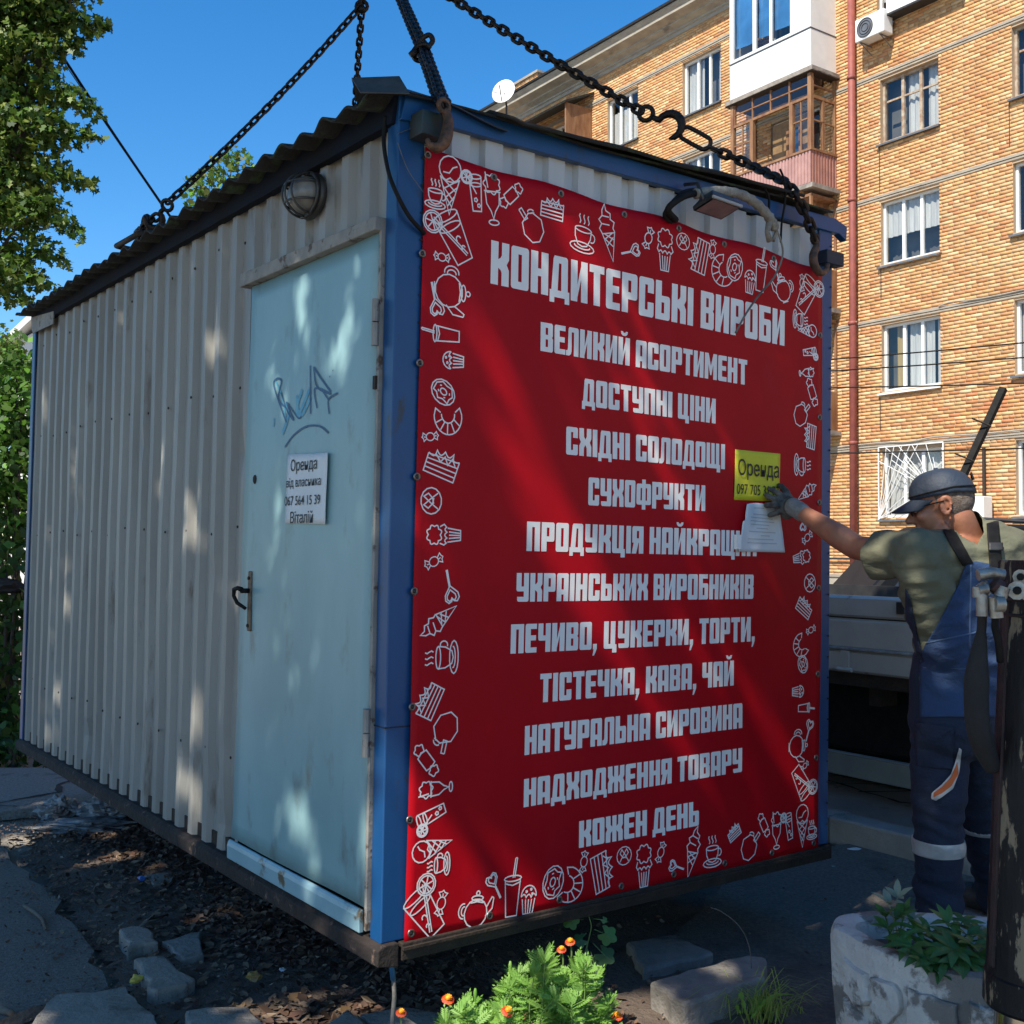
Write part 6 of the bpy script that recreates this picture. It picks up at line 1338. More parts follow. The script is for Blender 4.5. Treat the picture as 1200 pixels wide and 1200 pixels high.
mb = MB(); mb.tube([Vector((1.28, 2.52, 1.30)), Vector((2.4, 2.75, 1.30)), TM @ Vector((3.4, .8, 1.2))], .07, 4); mb.build('outrigger_beam', m_cyl, truck, I4)

# black car beyond the truck
car = empty('parked_car', at(1110, 690, 9.6)-Vector((0, 0, 1.0)), 'black car parked beyond the truck, only its roof and windscreen showing', 'car')
CX = at(1018, 697, 9.2); 
Mc = Matrix(((KD.x*-1, KN.x*-1, 0, CX.x), (KD.y*-1, KN.y*-1, 0, CX.y), (0, 0, 1, 0), (0, 0, 0, 1)))
Mc = Matrix.Translation((CX.x-.05, CX.y, 0)) @ Euler((0, 0, radians(-6))).to_matrix().to_4x4()
zz0 = CX.z
prof = [(0, .35), (0, zz0-.04), (.02, zz0), (.42, 1.60), (.75, 1.74), (1.6, 1.72), (2.6, 1.60), (3.1, 1.15), (3.3, 1.0), (3.3, .35)]
XZ = Matrix(((1,0,0,0),(0,0,1,0),(0,1,0,0),(0,0,0,1)))
mb = MB(); mb.prism(prof, 0, 1.7, M=XZ); mb.build('body', m_car, car, Mc, bevel=.04)
mb = MB(); mb.prism([(.24, 1.20), (.50, 1.56), (.78, 1.66), (1.3, 1.65), (1.3, 1.20)], -.006, .0, M=XZ); mb.build('side_window', m_glass, car, Mc)
mb = MB(); mb.prism([(1.4, 1.20), (1.4, 1.65), (2.5, 1.54), (2.85, 1.20)], -.006, .0, M=XZ); mb.build('side_window', m_glass, car, Mc)
mb = MB(); mb.tube([(.9, .12, 1.78), (2.5, .12, 1.68)], .018, 6); mb.build('roof_rail', m_darkm, car, Mc)
for x in (.5, 2.6):
    mb = MB(); mb.tube([(x, -.02, .34), (x, .2, .34)], .34, 20); mb.build('wheel', m_black, car, Mc)
wb = empty('white_van_corner', at(1060, 700, 11.5)-Vector((0, 0, 1)), 'white angular vehicle corner showing between the dark windscreen and the worker', 'van')
q0 = at(1040, 700, 11.5); mb = MB(); mb.prism([(0, .4), (0, 1.05), (.16, 1.18), (.36, 1.55), (1.5, 1.60), (1.5, .4)], 0, 1.5, M=Matrix.Translation((q0.x, q0.y, 0)) @ XZ); mb.build('body', m_balw, wb, I4, bevel=.03)
for x in (.2, 1.25):
    mb = MB(); mb.tube([Vector((q0.x+x, q0.y-.03, .32)), Vector((q0.x+x, q0.y+.2, .32))], .32, 18); mb.build('wheel', m_black, wb, I4)

# ================================================================== PLANTER
pl = empty('concrete_planter', (1.17, 3.03, 0), 'square peeling white concrete planter with relief panels and leafy plants', 'planter')
PO = [(.905,3.19),(.925,3.135),(.97,3.01),(1.02,2.92),(1.09,2.85),(1.18,2.81),(1.30,2.80),(1.42,2.84),(1.50,2.95),(1.52,3.08),(1.48,3.20),(1.38,3.28),(1.24,3.32),(1.06,3.335),(.95,3.29)]
cx, cy = 1.21, 3.07
def offs(P, d): return [(cx+(x-cx)*(1-d/sqrt((x-cx)**2+(y-cy)**2)), cy+(y-cy)*(1-d/sqrt((x-cx)**2+(y-cy)**2))) for x, y in P]
def dens(P, n=5):
    v = smooth([(x, y, 0) for x, y in P]+[(P[0][0], P[0][1], 0)], n)[:-1]; return [(p.x, p.y) for p in v]
PD = dens(PO); n = len(PD)
mb = MB(); lv = [(0, .05), (.06, .02), (.30, .0), (.425, -.004), (.445, .004), (.45, .016), (.449, .052), (.440, .062), (.30, .075)]
vs = []
for z_, d_ in lv:
    for i, (x, y) in enumerate(offs(PD, d_)):
        w = .004*noise.noise((x*14, y*14, z_*14)); vs.append((x+w, y+w, z_+(.004*noise.noise((x*9, y*9, 2)) if z_ > .4 else 0)))
mb.add(vs, [(j*n+i, j*n+(i+1) % n, (j+1)*n+(i+1) % n, (j+1)*n+i) for j in range(len(lv)-1) for i in range(n)])
mb.add([(x, y, 0) for x, y in offs(PD, .05)], [tuple(range(n))]); mb.build('bowl', m_plant_c, pl, I4, smooth=False, angle=40)
# raised irregular stone-like relief panels on its faces
def onside(s, z, d=0):
    L_ = [0]
    for i in range(n): a = Vector(PD[i]); b = Vector(PD[(i+1) % n]); L_.append(L_[-1]+(b-a).length)
    for i in range(n):
        if s <= L_[i+1]:
            t = (s-L_[i])/(L_[i+1]-L_[i]); p = Vector(PD[i]).lerp(Vector(PD[(i+1) % n]), t); break
    q = Vector((cx, cy)); r = (p-q).normalized(); dd2 = .02*(1-z/.30) if z < .30 else 0
    p = p-r*dd2+r*d; return Vector((p.x, p.y, z))
def relief(poly, d=.019):
    """poly in (s along rim, z)"""
    P = []
    for i, a in enumerate(poly):
        a = Vector(a); b = Vector(poly[(i+1) % len(poly)])
        for k in range(4): q = a.lerp(b, k/4); P.append(q+Vector((random.uniform(-.004, .004), random.uniform(-.004, .004))))
    c = sum(P, Vector((0, 0)))/len(P); m = len(P); vs = []
    for sc_, dd in ((1, -.006), (1, d*.7), (.93, d), (.5, d*1.08)): vs += [onside(*(c+(q-c)*sc_), dd) for q in P]
    vs.append(onside(*c, d*1.1)); mb = MB(); mb.add(vs, [(j*m+i, j*m+(i+1) % m, (j+1)*m+(i+1) % m, (j+1)*m+i) for j in range(3) for i in range(m)]+[(3*m+i, 3*m+(i+1) % m, 4*m) for i in range(m)])
    mb.build('relief_stone', m_plant_c, pl, I4, angle=35)
for P in ([(.075,.385),(.16,.37),(.18,.31),(.13,.27),(.08,.30)], [(.19,.375),(.27,.385),(.29,.33),(.235,.26),(.195,.30)], [(.305,.385),(.42,.38),(.43,.27),(.36,.235),(.30,.28)], [(.075,.275),(.12,.255),(.19,.20),(.18,.12),(.08,.14)], [(.205,.235),(.24,.215),(.33,.23),(.34,.12),(.21,.11)], [(.36,.205),(.44,.235),(.56,.22),(.57,.10),(.37,.10)], [(.45,.385),(.58,.375),(.59,.27),(.46,.255)], [(.61,.38),(.72,.38),(.73,.14),(.61,.12)]): relief(P)
mb = MB(); pts_ = offs(PD, .068); mb.add([(x, y, .385) for x, y in pts_]+[(cx, cy, .40)], [(i, (i+1) % n, n) for i in range(n)]); mb.build('soil', m_soil, pl, I4)
# compound leaves: stems with 5-7 pointed leaflets
def leaflet(mb, base, d, up, L, w, mi=0, fold=.12, droop=.2):
    d = d.normalized(); s = d.cross(up).normalized(); u = s.cross(d)
    pr = [(0, 0), (.25, .42), (.55, .5), (.8, .28), (1, 0)]
    ce = [base+d*L*t+u*(-droop*L*t*t) for t, _ in pr]; vs = list(ce)
    for sg in (1, -1): vs += [ce[i]+s*sg*w*pr[i][1]+u*fold*w*pr[i][1]*1.2 for i in range(1, 4)]
    mb.add(vs, [(0,1,5),(1,2,6,5),(2,3,7,6),(3,4,7),(0,8,1),(1,8,9,2),(2,9,10,3),(3,10,4)], mi)
m_pl1 = mat('peony leaf', (.05,.13,.03), (.075,.18,.04), 20, .45, trans=.25); m_pl2 = mat('pale leaf back', (.22,.27,.17), (.3,.33,.24), 30, .5, trans=.3)
def palm_leaf(root, tip, r, m, parent, nl=6, w=.4):
    mb = MB(); mb.tube(smooth([root, (root+tip)/2+Vector((0, 0, .02)), tip], 4), .0022, 5); d0 = (tip-root); d0.z *= .3; d0.normalize(); up = Vector((random.uniform(-.3, .3), random.uniform(-.5, -.1), 1)).normalized()
    for k in range(nl):
        a = radians(-110+220*k/(nl-1)) if nl > 1 else 0; dd = Matrix.Rotation(a, 3, up) @ d0; leaflet(mb, tip, dd, up, r*(1-.25*abs(a)/2), r*w, droop=random.uniform(.1, .5))
    mb.build('leaf', m, parent, I4, smooth=False)
pp = empty('leafy_plant', (1.2, 3.05, .39), 'dark green pointed leaf plant growing in the right of the planter', 'plant')
for (x, y, d, r) in [(1068,1108,2.96,.10),(1090,1092,3.0,.09),(1105,1115,2.94,.11),(1085,1128,2.9,.08),(1122,1100,2.98,.10),(1130,1125,2.9,.11),(1112,1082,3.05,.08),(1140,1108,2.95,.10),(1100,1138,2.88,.07),(1075,1090,3.0,.07),(1142,1135,2.88,.08),(1128,1080,3.08,.08),(1155,1118,2.95,.10),(1170,1100,3.0,.11),(1185,1120,2.95,.1),(1078,1120,2.92,.09),(1098,1104,3.02,.08),(1118,1112,2.92,.10),(1133,1096,3.02,.08),(1108,1128,2.88,.08),(1146,1095,3.06,.09),(1150,1128,2.9,.09),(1066,1096,3.0,.07)]:
    t = at(x, y, d); palm_leaf(Vector((1.15+random.uniform(-.06, .12), 3.05+random.uniform(-.06, .06), .38)), t, r*.85, m_pl1, pp, nl=random.choice((5, 6, 7)), w=.30)
p2 = empty('ragged_plant', (1.02, 3.1, .39), 'drooping plant with pale leaf backs at the left of the planter', 'plant')
for (x, y, d, r, m_) in [(1052,1052,3.08,.055,m_pl2),(1042,1060,3.05,.06,m_pl2),(1038,1075,3.05,.055,m_pl1),(1050,1078,3.04,.07,m_pl1),(1068,1078,3.03,.05,m_pl2),(1040,1088,3.02,.06,m_pl1),(1060,1070,3.06,.05,m_pl1)]:
    palm_leaf(Vector((1.04+random.uniform(-.03, .03), 3.08, .38)), at(x, y, d), r, m_, p2, nl=4, w=.36)

# ================================================================== FRONT FLOWERS AND WEEDS
mg = empty('marigold_bush', (.06, 3.36, 0), 'sunlit bright green marigold bush with orange and red flowers', 'flower bush')
m_mg = mat('marigold green', (.17,.36,.05), (.26,.46,.10), 14, .55, trans=.35)
mgl = MB(); mgs = MB()
def feather(mb, base, d, L, nl=6):
    d = d.normalized(); up = Vector((random.gauss(0, .4), random.gauss(-.2, .4), 1)); s = d.cross(up).normalized(); up = s.cross(d)
    mb.tube([base, base+d*L], .0010, 3, cap=False)
    for k in range(nl):
        t = .25+.7*k/nl; b = base+d*L*t
        for sg in (1, -1):
            dd = (d*.75+s*sg).normalized(); l = L*.34*(1-.45*abs(t-.5)); w = l*.24
            mb.add([b, b+dd*l*.4+d*w, b+dd*l, b+dd*l*.4-d*w*.8], [(0, 1, 2, 3)])
    b = base+d*L; mb.add([b, b+d*L*.1+s*.003, b+d*L*.24, b+d*L*.1-s*.003], [(0, 1, 2, 3)])
def mg_top(px): # outline of the bush top in the photograph, row for a column
    X = [515, 530, 545, 560, 580, 600, 615, 630, 645, 660, 675, 690, 702, 715, 725]; Y = [1198, 1184, 1176, 1180, 1172, 1140, 1137, 1120, 1122, 1116, 1130, 1135, 1150, 1176, 1192]
    for i in range(len(X)-1):
        if X[i] <= px <= X[i+1]: return Y[i]+(Y[i+1]-Y[i])*(px-X[i])/(X[i+1]-X[i])
    return 1200
for k in range(84):
    px = random.uniform(518, 722); d = random.uniform(3.22, 3.62); t0 = mg_top(px)
    tip = at(px, t0+random.random()**1.6*75+4, d); root = Vector((tip.x*.75+.02, 3.38+(d-3.4)*.5, 0)); mid = root.lerp(tip, .55)+Vector((random.gauss(0, .012), random.gauss(0, .012), .02))
    st = smooth([root, mid, tip], 5); mgs.tube(st, [.0032-.0018*i/len(st) for i in range(len(st))], 4)
    for q in range(3, len(st)):
        for r_ in range(2):
            a = random.random()*2*pi; feather(mgl, st[q], Vector((cos(a), sin(a), random.uniform(.0, .9))), random.uniform(.035, .062))
    for r_ in range(3): a = random.random()*2*pi; feather(mgl, tip, Vector((cos(a)*.6, sin(a)*.6, 1)), random.uniform(.03, .05))
mgl.build('foliage', m_mg, mg, I4, fix=False); mgs.build('stems', m_stem, mg, I4)
m_or = mat('orange petals', (.80,.30,.01), (.85,.42,.02), 60, .6); m_rd = mat('dark red petals', (.42,.02,.006), (.62,.10,.01), 70, .6)
def flower(px, py, d, r, parent, stem_root=None):
    c = at(px, py, d); fl = MB(); ax = Vector((random.uniform(-.3, .3), -.45, 1)).normalized(); u = ax.cross(Vector((1, 0, 0))).normalized(); w = ax.cross(u)
    for k in range(12):
        a = 2*pi*k/12+.1; dd = u*cos(a)+w*sin(a); s_ = ax.cross(dd)
        fl.add([c, c+dd*r*.6+s_*r*.30, c+dd*r*1.05+s_*r*.26-ax*r*.25, c+dd*r*1.15-ax*r*.3, c+dd*r*1.05-s_*r*.26-ax*r*.25, c+dd*r*.6-s_*r*.30], [(0, 1, 2, 3, 4, 5)])
    f = fl.build('flower', m_rd, parent, I4, fix=False); p = MB()
    for k in range(22):
        a = k*2.4; rr = r*.6*sqrt(k/22); q = c+(u*cos(a)+w*sin(a))*rr+ax*r*(.45-.35*(k/22)); dd = (u*cos(a)+w*sin(a)+ax*1.2).normalized(); s_ = dd.cross(ax).normalized() if dd.cross(ax).length > .01 else u
        p.add([q-dd*r*.2, q+s_*r*.24, q+dd*r*.32, q-s_*r*.24], [(0, 1, 2, 3)])
    p.sphere(c+ax*r*.12, r*.48, 8, 6); p.build('petals', m_or, f, I4, fix=False)
    if stem_root is not None: m_ = MB(); m_.tube(smooth([stem_root, (stem_root+c)/2+Vector((.01, 0, 0)), c-ax*r*.2], 4), .0028, 5); m_.tube([c-ax*r*.9, c-ax*r*.1], [r*.25, r*.4], 6); m_.build('stem', m_stem, f, I4)
for (px, py, d, r) in [(525,1170,3.35,.017),(595,1184,3.22,.017),(658,1112,3.42,.013),(668,1103,3.45,.014),(684,1131,3.38,.018),(723,1190,3.3,.015)]:
    flower(px, py, d, r, mg, at(px-4, py+34, d+.01))
for (px, py, d) in [(557,1163,3.35),(598,1131,3.45),(597,1146,3.4),(712,1170,3.3)]:
    m_ = MB(); c = at(px, py, d); m_.tube([c+Vector((-.004, 0, -.12)), c-Vector((0, 0, .02)), c-Vector((0, 0, .012)), c, c+Vector((0, 0, .012))], [.0022, .003, .0055, .006, .003], 7); m_.build('flower_bud', m_mg, mg, I4, smooth=True)
m2 = empty('marigold', (-.335, 3.25, 0), 'single small orange marigold on its own stem left of the bush', 'flower'); flower(470, 1186, 3.25, .014, m2, Vector((-.33, 3.25, 0)))
# young vine with lobed leaves
vn = empty('young_vine', (.28, 3.9, 0), 'young vine shoot with lobed leaves in the shade behind the marigolds', 'vine')
V0 = [(672,1150), (684,1125), (690,1100), (693,1085), (690,1072), (696,1068)]
mb = MB(); st = smooth([Vector((.25, 3.78, 0))]+[at(x, y, 3.78) for x, y in V0], 4); mb.tube(st, [.003-.0015*i/len(st) for i in range(len(st))], 5)
LV = [(669,1079,.030,(.11,.24,.04),-150), (712,1096,.034,(.10,.24,.05),-20), (709,1120,.036,(.045,.12,.035),-40), (680,1102,.026,(.05,.13,.04),200), (697,1132,.028,(.035,.10,.03),-70), (684,1120,.024,(.04,.11,.03),-100), (708,1078,.012,(.1,.2,.05),-30), (700,1147,.022,(.03,.09,.03),-90)]
for (x, y, r, c_, a) in LV: q = at(x, y, 3.76); mb.tube([at(x+(690-x)*.7, y-8+(1100-y)*.3, 3.78), q], .0014, 4)
mb.build('stem', m_stem, vn, I4)
for k, (x, y, r, c_, a) in enumerate(LV):
    q = at(x, y, 3.76); m_ = MB(); out = []
    for i in range(25):
        t = -pi+2*pi*i/25; rr = r*(.72+.28*abs(cos(2.5*t)))*(1 if abs(t) < 2.7 else .45)
        out.append((rr*cos(t), rr*sin(t)))
    Mx = Matrix.Translation(q) @ Euler((radians(62+random.uniform(-15, 15)), radians(random.uniform(-20, 20)), 0)).to_matrix().to_4x4() @ Matrix.Rotation(radians(a), 4, 'Z')
    vs = [Mx @ Vector((x_, y_, -.25*abs(y_)+.1*abs(x_))) for x_, y_ in out]+[Mx @ Vector((0, 0, 0))]; m_.add(vs, [(i, (i+1) % 25, 25) for i in range(25)]); m_.build('leaf', mat('vine leaf %s' % 'abcdefgh'[k], c_, tuple(v*.8 for v in c_), 30, .5, trans=.3), vn, I4, fix=False)
# grass tuft and dandelions
gt = empty('dandelion_tuft', (.82, 3.78, 0), 'sunlit yellow green dandelion and grass tuft right of the kerb block', 'weed')
mb = MB(); m_gr = mat('sunlit grass', (.30,.42,.05), (.42,.42,.12), 20, .6, trans=.35)
for k in range(120):
    b = gnd(random.gauss(890, 18), random.gauss(1193, 7), .0); a = random.random()*2*pi; L = random.uniform(.08, .20); s = Vector((-sin(a), cos(a), 0))*.0022; d = Vector((cos(a), sin(a), 0))
    p = [b, b+d*L*.2+Vector((0, 0, L*.45)), b+d*L*.55+Vector((0, 0, L*.62)), b+d*L*.95+Vector((0, 0, L*.5))]; vs = []
    for i, q in enumerate(p): vs += [q-s*(1-i/4), q+s*(1-i/4)]
    mb.add(vs, [(2*i, 2*i+1, 2*i+3, 2*i+2) for i in range(3)])
mb.build('grass_blades', m_gr, gt, I4, fix=False)
def dandelion(root, tip, w, name='leaf', m=None):
    mb = MB(); P = smooth([root, root.lerp(tip, .5)+Vector((0, 0, .03)), tip], 7); d = (tip-root).normalized(); s = d.cross(Vector((0, -.5, 1))).normalized(); vs = []; n_ = len(P)
    for i, q in enumerate(P):
        t = i/(n_-1); ww = w*(sin(pi*min(1, t*1.05+.05))**.7)*(1 if i % 2 else .45); vs += [q-s*ww-Vector((0, 0, .0)), q+Vector((0, 0, -.002)), q+s*ww]
    mb.add(vs, [(3*i+k, 3*i+k+1, 3*i+k+4, 3*i+k+3) for i in range(n_-1) for k in (0, 1)]); mb.build(name, m or mat_d, gt, I4, fix=False)
mat_d = mat('dandelion leaf', (.28,.48,.03), (.38,.55,.07), 20, .55, trans=.35)
for (a, b) in [((880,1195),(930,1165)), ((878,1190),(905,1178)), ((875,1192),(856,1148)), ((860,1185),(850,1150)), ((882,1188),(925,1175)), ((868,1190),(845,1175)), ((885,1192),(918,1190))]:
    dandelion(gnd(a[0], a[1]-2, .02), at(b[0], b[1], 3.75), .010)
mb = MB(); mb.tube(smooth([gnd(881, 1185, .0), at(881, 1145, 3.8), at(878, 1110, 3.8), at(866, 1085, 3.8), at(845, 1068, 3.8), at(833, 1064, 3.8)], 6), [.0016]*31, 4); mb.build('dry_stalk', m_stick, gt, I4, smooth=True)
gt = empty('small_weed', tuple(gnd(113, 938)), 'tiny green weed beside the crumpled plastic bags', 'weed')
for k in range(7): a = k*.9; dandelion(gnd(113, 936, .02), gnd(113, 936, .02)+Vector((cos(a)*.05, sin(a)*.05, .08)), .012)
dl = bpy.data.objects

# ================================================================== WORKER
SH_L, SH_R = at(1078, 652, 3.74), at(1222, 656, 3.98)
ELB, WRI = at(1004, 642, 3.98), at(939, 600, 4.17)
HIPC = at(1120, 838, 3.95); HIP_L, HIP_R = at(1103, 850, 3.93), at(1146, 848, 4.03)
KN_L, KN_R = at(1100, 955, 3.93), at(1150, 945, 4.15)
AN_L, AN_R = at(1101, 1070, 4.02), at(1168, 1050, 4.35)
NECK0, NECK1 = at(1134, 628, 3.87), at(1112, 606, 3.84)
HEADC = at(1103, 590, 3.84)
latv = (SH_R-SH_L).normalized(); BACK = Vector((latv.y, -latv.x, 0)).normalized()      # BACK points out of his back, to the camera
if BACK.y > 0: BACK = -BACK
FWD = Vector((-.93, .28, -.24)).normalized(); HU = (Vector((0, 0, 1))-FWD*FWD.z).normalized(); HS = FWD.cross(HU)   # head frame
CHEST = (SH_L+SH_R)/2
def capsule(mb, a, b, ra, rb, n=18, k=5, fl=(1, 1), ref=None):
    a, b = Vector(a), Vector(b); d = (b-a); L = d.length; d = d/L if L > 1e-6 else Vector((0, 0, 1))
    u = Vector(ref) if ref is not None else (Vector((0, 0, 1)) if abs(d.z) < .9 else Vector((1, 0, 0))); u = (u-d*u.dot(d)).normalized(); w = d.cross(u)
    rings = []
    for i in range(k+1): t = -pi/2+pi/2*i/k; rings.append((a+d*ra*sin(t), ra*cos(t)))
    for i in range(1, 4): rings.append((a.lerp(b, i/4), ra+(rb-ra)*i/4))
    for i in range(k+1): t = pi/2*i/k; rings.append((b+d*rb*sin(t), rb*cos(t)))
    vs = [c+(u*cos(2*pi*j/n)*fl[0]+w*sin(2*pi*j/n)*fl[1])*max(r, 1e-4) for c, r in rings for j in range(n)]; m = len(rings)
    fs = [(i*n+j, i*n+(j+1) % n, (i+1)*n+(j+1) % n, (i+1)*n+j) for i in range(m-1) for j in range(n)]+[tuple(range(n-1, -1, -1)), tuple((m-1)*n+j for j in range(n))]
    mb.add(vs, fs)
def solid(name, mb, mats, voxel, parent=None, sm=8, fold=0, fs=9, fstr=(1, 1, 1), seed=0, fold2=0, disp=None):
    """fuse the pieces into one continuous surface"""
    me = mb.mesh(name, mats, True, True); o = bpy.data.objects.new(name, me); COL.objects.link(o)
    r = o.modifiers.new('r', 'REMESH'); r.mode = 'VOXEL'; r.voxel_size = voxel; s = o.modifiers.new('s', 'SMOOTH'); s.iterations = sm; s.factor = .5
    dg = bpy.context.evaluated_depsgraph_get(); me2 = bpy.data.meshes.new_from_object(o.evaluated_get(dg)); bpy.data.objects.remove(o)
    n_ = len(me2.vertices); co = np.empty(n_*3); me2.vertices.foreach_get('co', co); co = co.reshape(-1, 3); no = np.empty(n_*3); me2.vertices.foreach_get('normal', no); no = no.reshape(-1, 3)
    if fold or disp:
        for i in range(n_):
            p = Vector(co[i]); h = 0
            if fold: q = Vector((p.x*fstr[0], p.y*fstr[1], p.z*fstr[2])); h = fold*(1-2*abs(noise.noise(q*fs+Vector((seed, 0, 0)))))+fold*.5*noise.noise(q*fs*2.3)
            if disp: h += disp(p)
            co[i] += no[i]*h
        me2.vertices.foreach_set('co', co.ravel()); me2.update()
    me2.name = name; me2.shade_smooth(); 
    return link(name, me2, parent) if parent is not None else (me2,)
person = empty('person', (AN_L.x, AN_L.y, .115), 'worker in olive T-shirt, navy bib overalls and cap pushing the poster with a gloved hand', 'person')
# --- body: head, neck, arm and everything under the clothes as one skin
mb = MB()
def H(f, s, u): return HEADC+FWD*f+HS*s+HU*u
Mh = Matrix(((FWD.x, HS.x, HU.x), (FWD.y, HS.y, HU.y), (FWD.z, HS.z, HU.z)))
mb.sphere(H(-.010, 0, .018), (.096, .075, .088), 28, 18, M=Mh)                       # skull
mb.sphere(H(.045, 0, -.030), (.055, .060, .075), 20, 14, M=Mh)                        # face
capsule(mb, H(.020, .040, -.085), H(.078, .010, -.100), .022, .020); capsule(mb, H(.020, -.040, -.085), H(.078, -.010, -.100), .022, .020)   # jaw
mb.sphere(H(.082, 0, -.098), (.020, .024, .020), 14, 10)                              # chin
capsule(mb, H(.088, 0, .002), H(.118, 0, -.034), .0085, .0125); mb.sphere(H(.108, .011, -.038), .009, 10, 8); mb.sphere(H(.108, -.011, -.038), .009, 10, 8)   # nose
capsule(mb, H(.084, .034, .018), H(.090, -.034, .018), .012, .012)                    # brow
for s_ in (1, -1): mb.sphere(H(.070, .042*s_, -.028), (.024, .020, .022), 12, 9)      # cheeks
capsule(mb, H(.092, .020, -.062), H(.092, -.020, -.062), .009, .009); capsule(mb, H(.089, .018, -.075), H(.089, -.018, -.075), .009, .009)   # lips
for s_ in (1, -1):
    for t in range(10):
        a = pi*2*t/10; c0 = H(-.006+.017*cos(a)-.008*sin(a)*.3, s_*.081, -.012+.030*sin(a)); mb.sphere(c0, .0068, 8, 6)
    capsule(mb, H(.004, s_*.074, -.035), H(.002, s_*.076, .005), .008, .008)
capsule(mb, NECK0-Vector((0, 0, .04)), H(-.035, 0, -.055), .064, .058)
for a, b, ra, rb in ((SH_L, ELB, .053, .043), (ELB, ELB.lerp(WRI, .3), .044, .046), (ELB.lerp(WRI, .3), WRI, .046, .029), (SH_R, SH_R+Vector((.06, .08, -.28)), .055, .045), (SH_R+Vector((.06, .08, -.28)), SH_R+Vector((.14, .30, -.36)), .044, .030)): capsule(mb, a, b, ra, rb)
capsule(mb, SH_L, SH_R, .075, .075); capsule(mb, CHEST-Vector((0, 0, .05)), HIPC, .12, .12, fl=(.85, 1.1), ref=BACK)
for a, b, ra, rb in ((HIP_L, KN_L, .082, .055), (KN_L, AN_L, .055, .038), (HIP_R, KN_R, .082, .055), (KN_R, AN_R, .055, .038)): capsule(mb, a, b, ra, rb)
WD = (WRI-ELB).normalized(); capsule(mb, WRI, WRI+WD*.05, .028, .024)
body = solid('body', mb, m_skin, .0060, person, 4)
# eyes, brows, mouth line
mb = MB()
for s_ in (1, -1): mb.sphere(H(.084, .031*s_, -.002), .0115, 12, 8)
mb.build('eye', mat('eye white', (.6,.57,.52), None, rough=.3), person, I4, smooth=True)
# hair: cropped sides and back
mb = MB(); mb.sphere(H(-.015, 0, .010), (.0975, .0775, .088), 26, 18, M=Mh); me_, = solid('hair', mb, m_hair, .006, None, 2)
bm = bmesh.new(); bm.from_mesh(me_)
for f in [f for f in bm.faces if ((f.calc_center_median()-HEADC).dot(FWD) > .022-.25*abs(min(0, (f.calc_center_median()-HEADC).dot(HU))) or (f.calc_center_median()-HEADC).dot(HU) < -.045-.0*(f.calc_center_median()-HEADC).dot(FWD) or ((f.calc_center_median()-HEADC).dot(HU) < -.0 and (f.calc_center_median()-HEADC).dot(FWD) > -.022))]: bm.faces.remove(f)
bm.to_mesh(me_); bm.free(); link('hair', me_, person)
# glasses
mb = MB()
for s_ in (1, -1):
    mb.tube([H(.103, .033*s_+.021*cos(t), -.004+.015*sin(t)) for t in [2*pi*i/16 for i in range(16)]], .0022, 5, closed=True); mb.tube([H(.101, .054*s_, .0), H(.05, .078*s_, .004), H(-.004, .086*s_, .004)], .0025, 5)
mb.tube([H(.104, .012, 0), H(.104, -.012, 0)], .002, 5); gl_ = mb.build('glasses', m_black, person, I4, smooth=True)
mb = MB()
for s_ in (1, -1): mb.tube([H(.1015, .033*s_, -.004), H(.1025, .033*s_, -.004)], .020, 14)
mb.build('lens', mat('dark lens', (.015,.012,.012), None, rough=.1), gl_, I4)
# cap
mb = MB(); vs = []; NU, NV = 40, 14
for j in range(NV+1):
    ph = (pi/2)*j/NV*1.0
    for i in range(NU):
        a = 2*pi*i/NU; rx = .108; ry = .086
        r_ = cos(ph)**.72; z_ = .032+.086*sin(ph)+.006*cos(a)*cos(ph)
        if j == 0: z_ -= .006
        seam = 1+.012*noise.noise((a*1.5, ph*2.5, 3))-.022*math.exp(-((((a/(2*pi)*6) % 1)-.5)*14)**2)
        vs.append(H(-.012+rx*r_*cos(a)*seam, ry*r_*sin(a)*seam, z_-.018*(cos(a) < -.3)*(-cos(a)-.3)*(1-j/NV)))
mb.add(vs, [(j*NU+i, j*NU+(i+1) % NU, (j+1)*NU+(i+1) % NU, (j+1)*NU+i) for j in range(NV) for i in range(NU)])
cap_ = mb.build('cap', m_cap, person, I4, smooth=True); cap_.modifiers.new('t', 'SOLIDIFY').thickness = .004
mb = MB()
def brim(u, v):
    a = (u-.5)*2*1.25; x = .095*cos(a*.9)+v*.082*cos(a*.75); y = .086*sin(a)*(1-.12*v); return H(x-.012, y, .040-.030*v-.030*(y/.09)**2)
mb.grid(brim, 20, 8); b_ = mb.build('brim', m_cap, cap_, I4, smooth=True); b_.modifiers.new('t', 'SOLIDIFY').thickness = .005
mb = MB(); mb.sphere(H(-.012, 0, .119), (.009, .009, .005), 10, 6); mb.build('button', m_cap, cap_, I4, smooth=True)
mb = MB(); mb.tube([H(-.012+.1095*cos(t), .0875*sin(t), .044-.018*max(0, -cos(t)-.3)) for t in [2*pi*i/40 for i in range(40)]], .003, 5, closed=True); mb.build('band', m_black, cap_, I4, smooth=True)
mb = MB(); mb.tube([H(-.118, .024*cos(t), .052+.026*sin(t)) for t in [pi*i/10 for i in range(11)]], .003, 5); mb.build('strap_gap', m_black, cap_, I4, smooth=True)
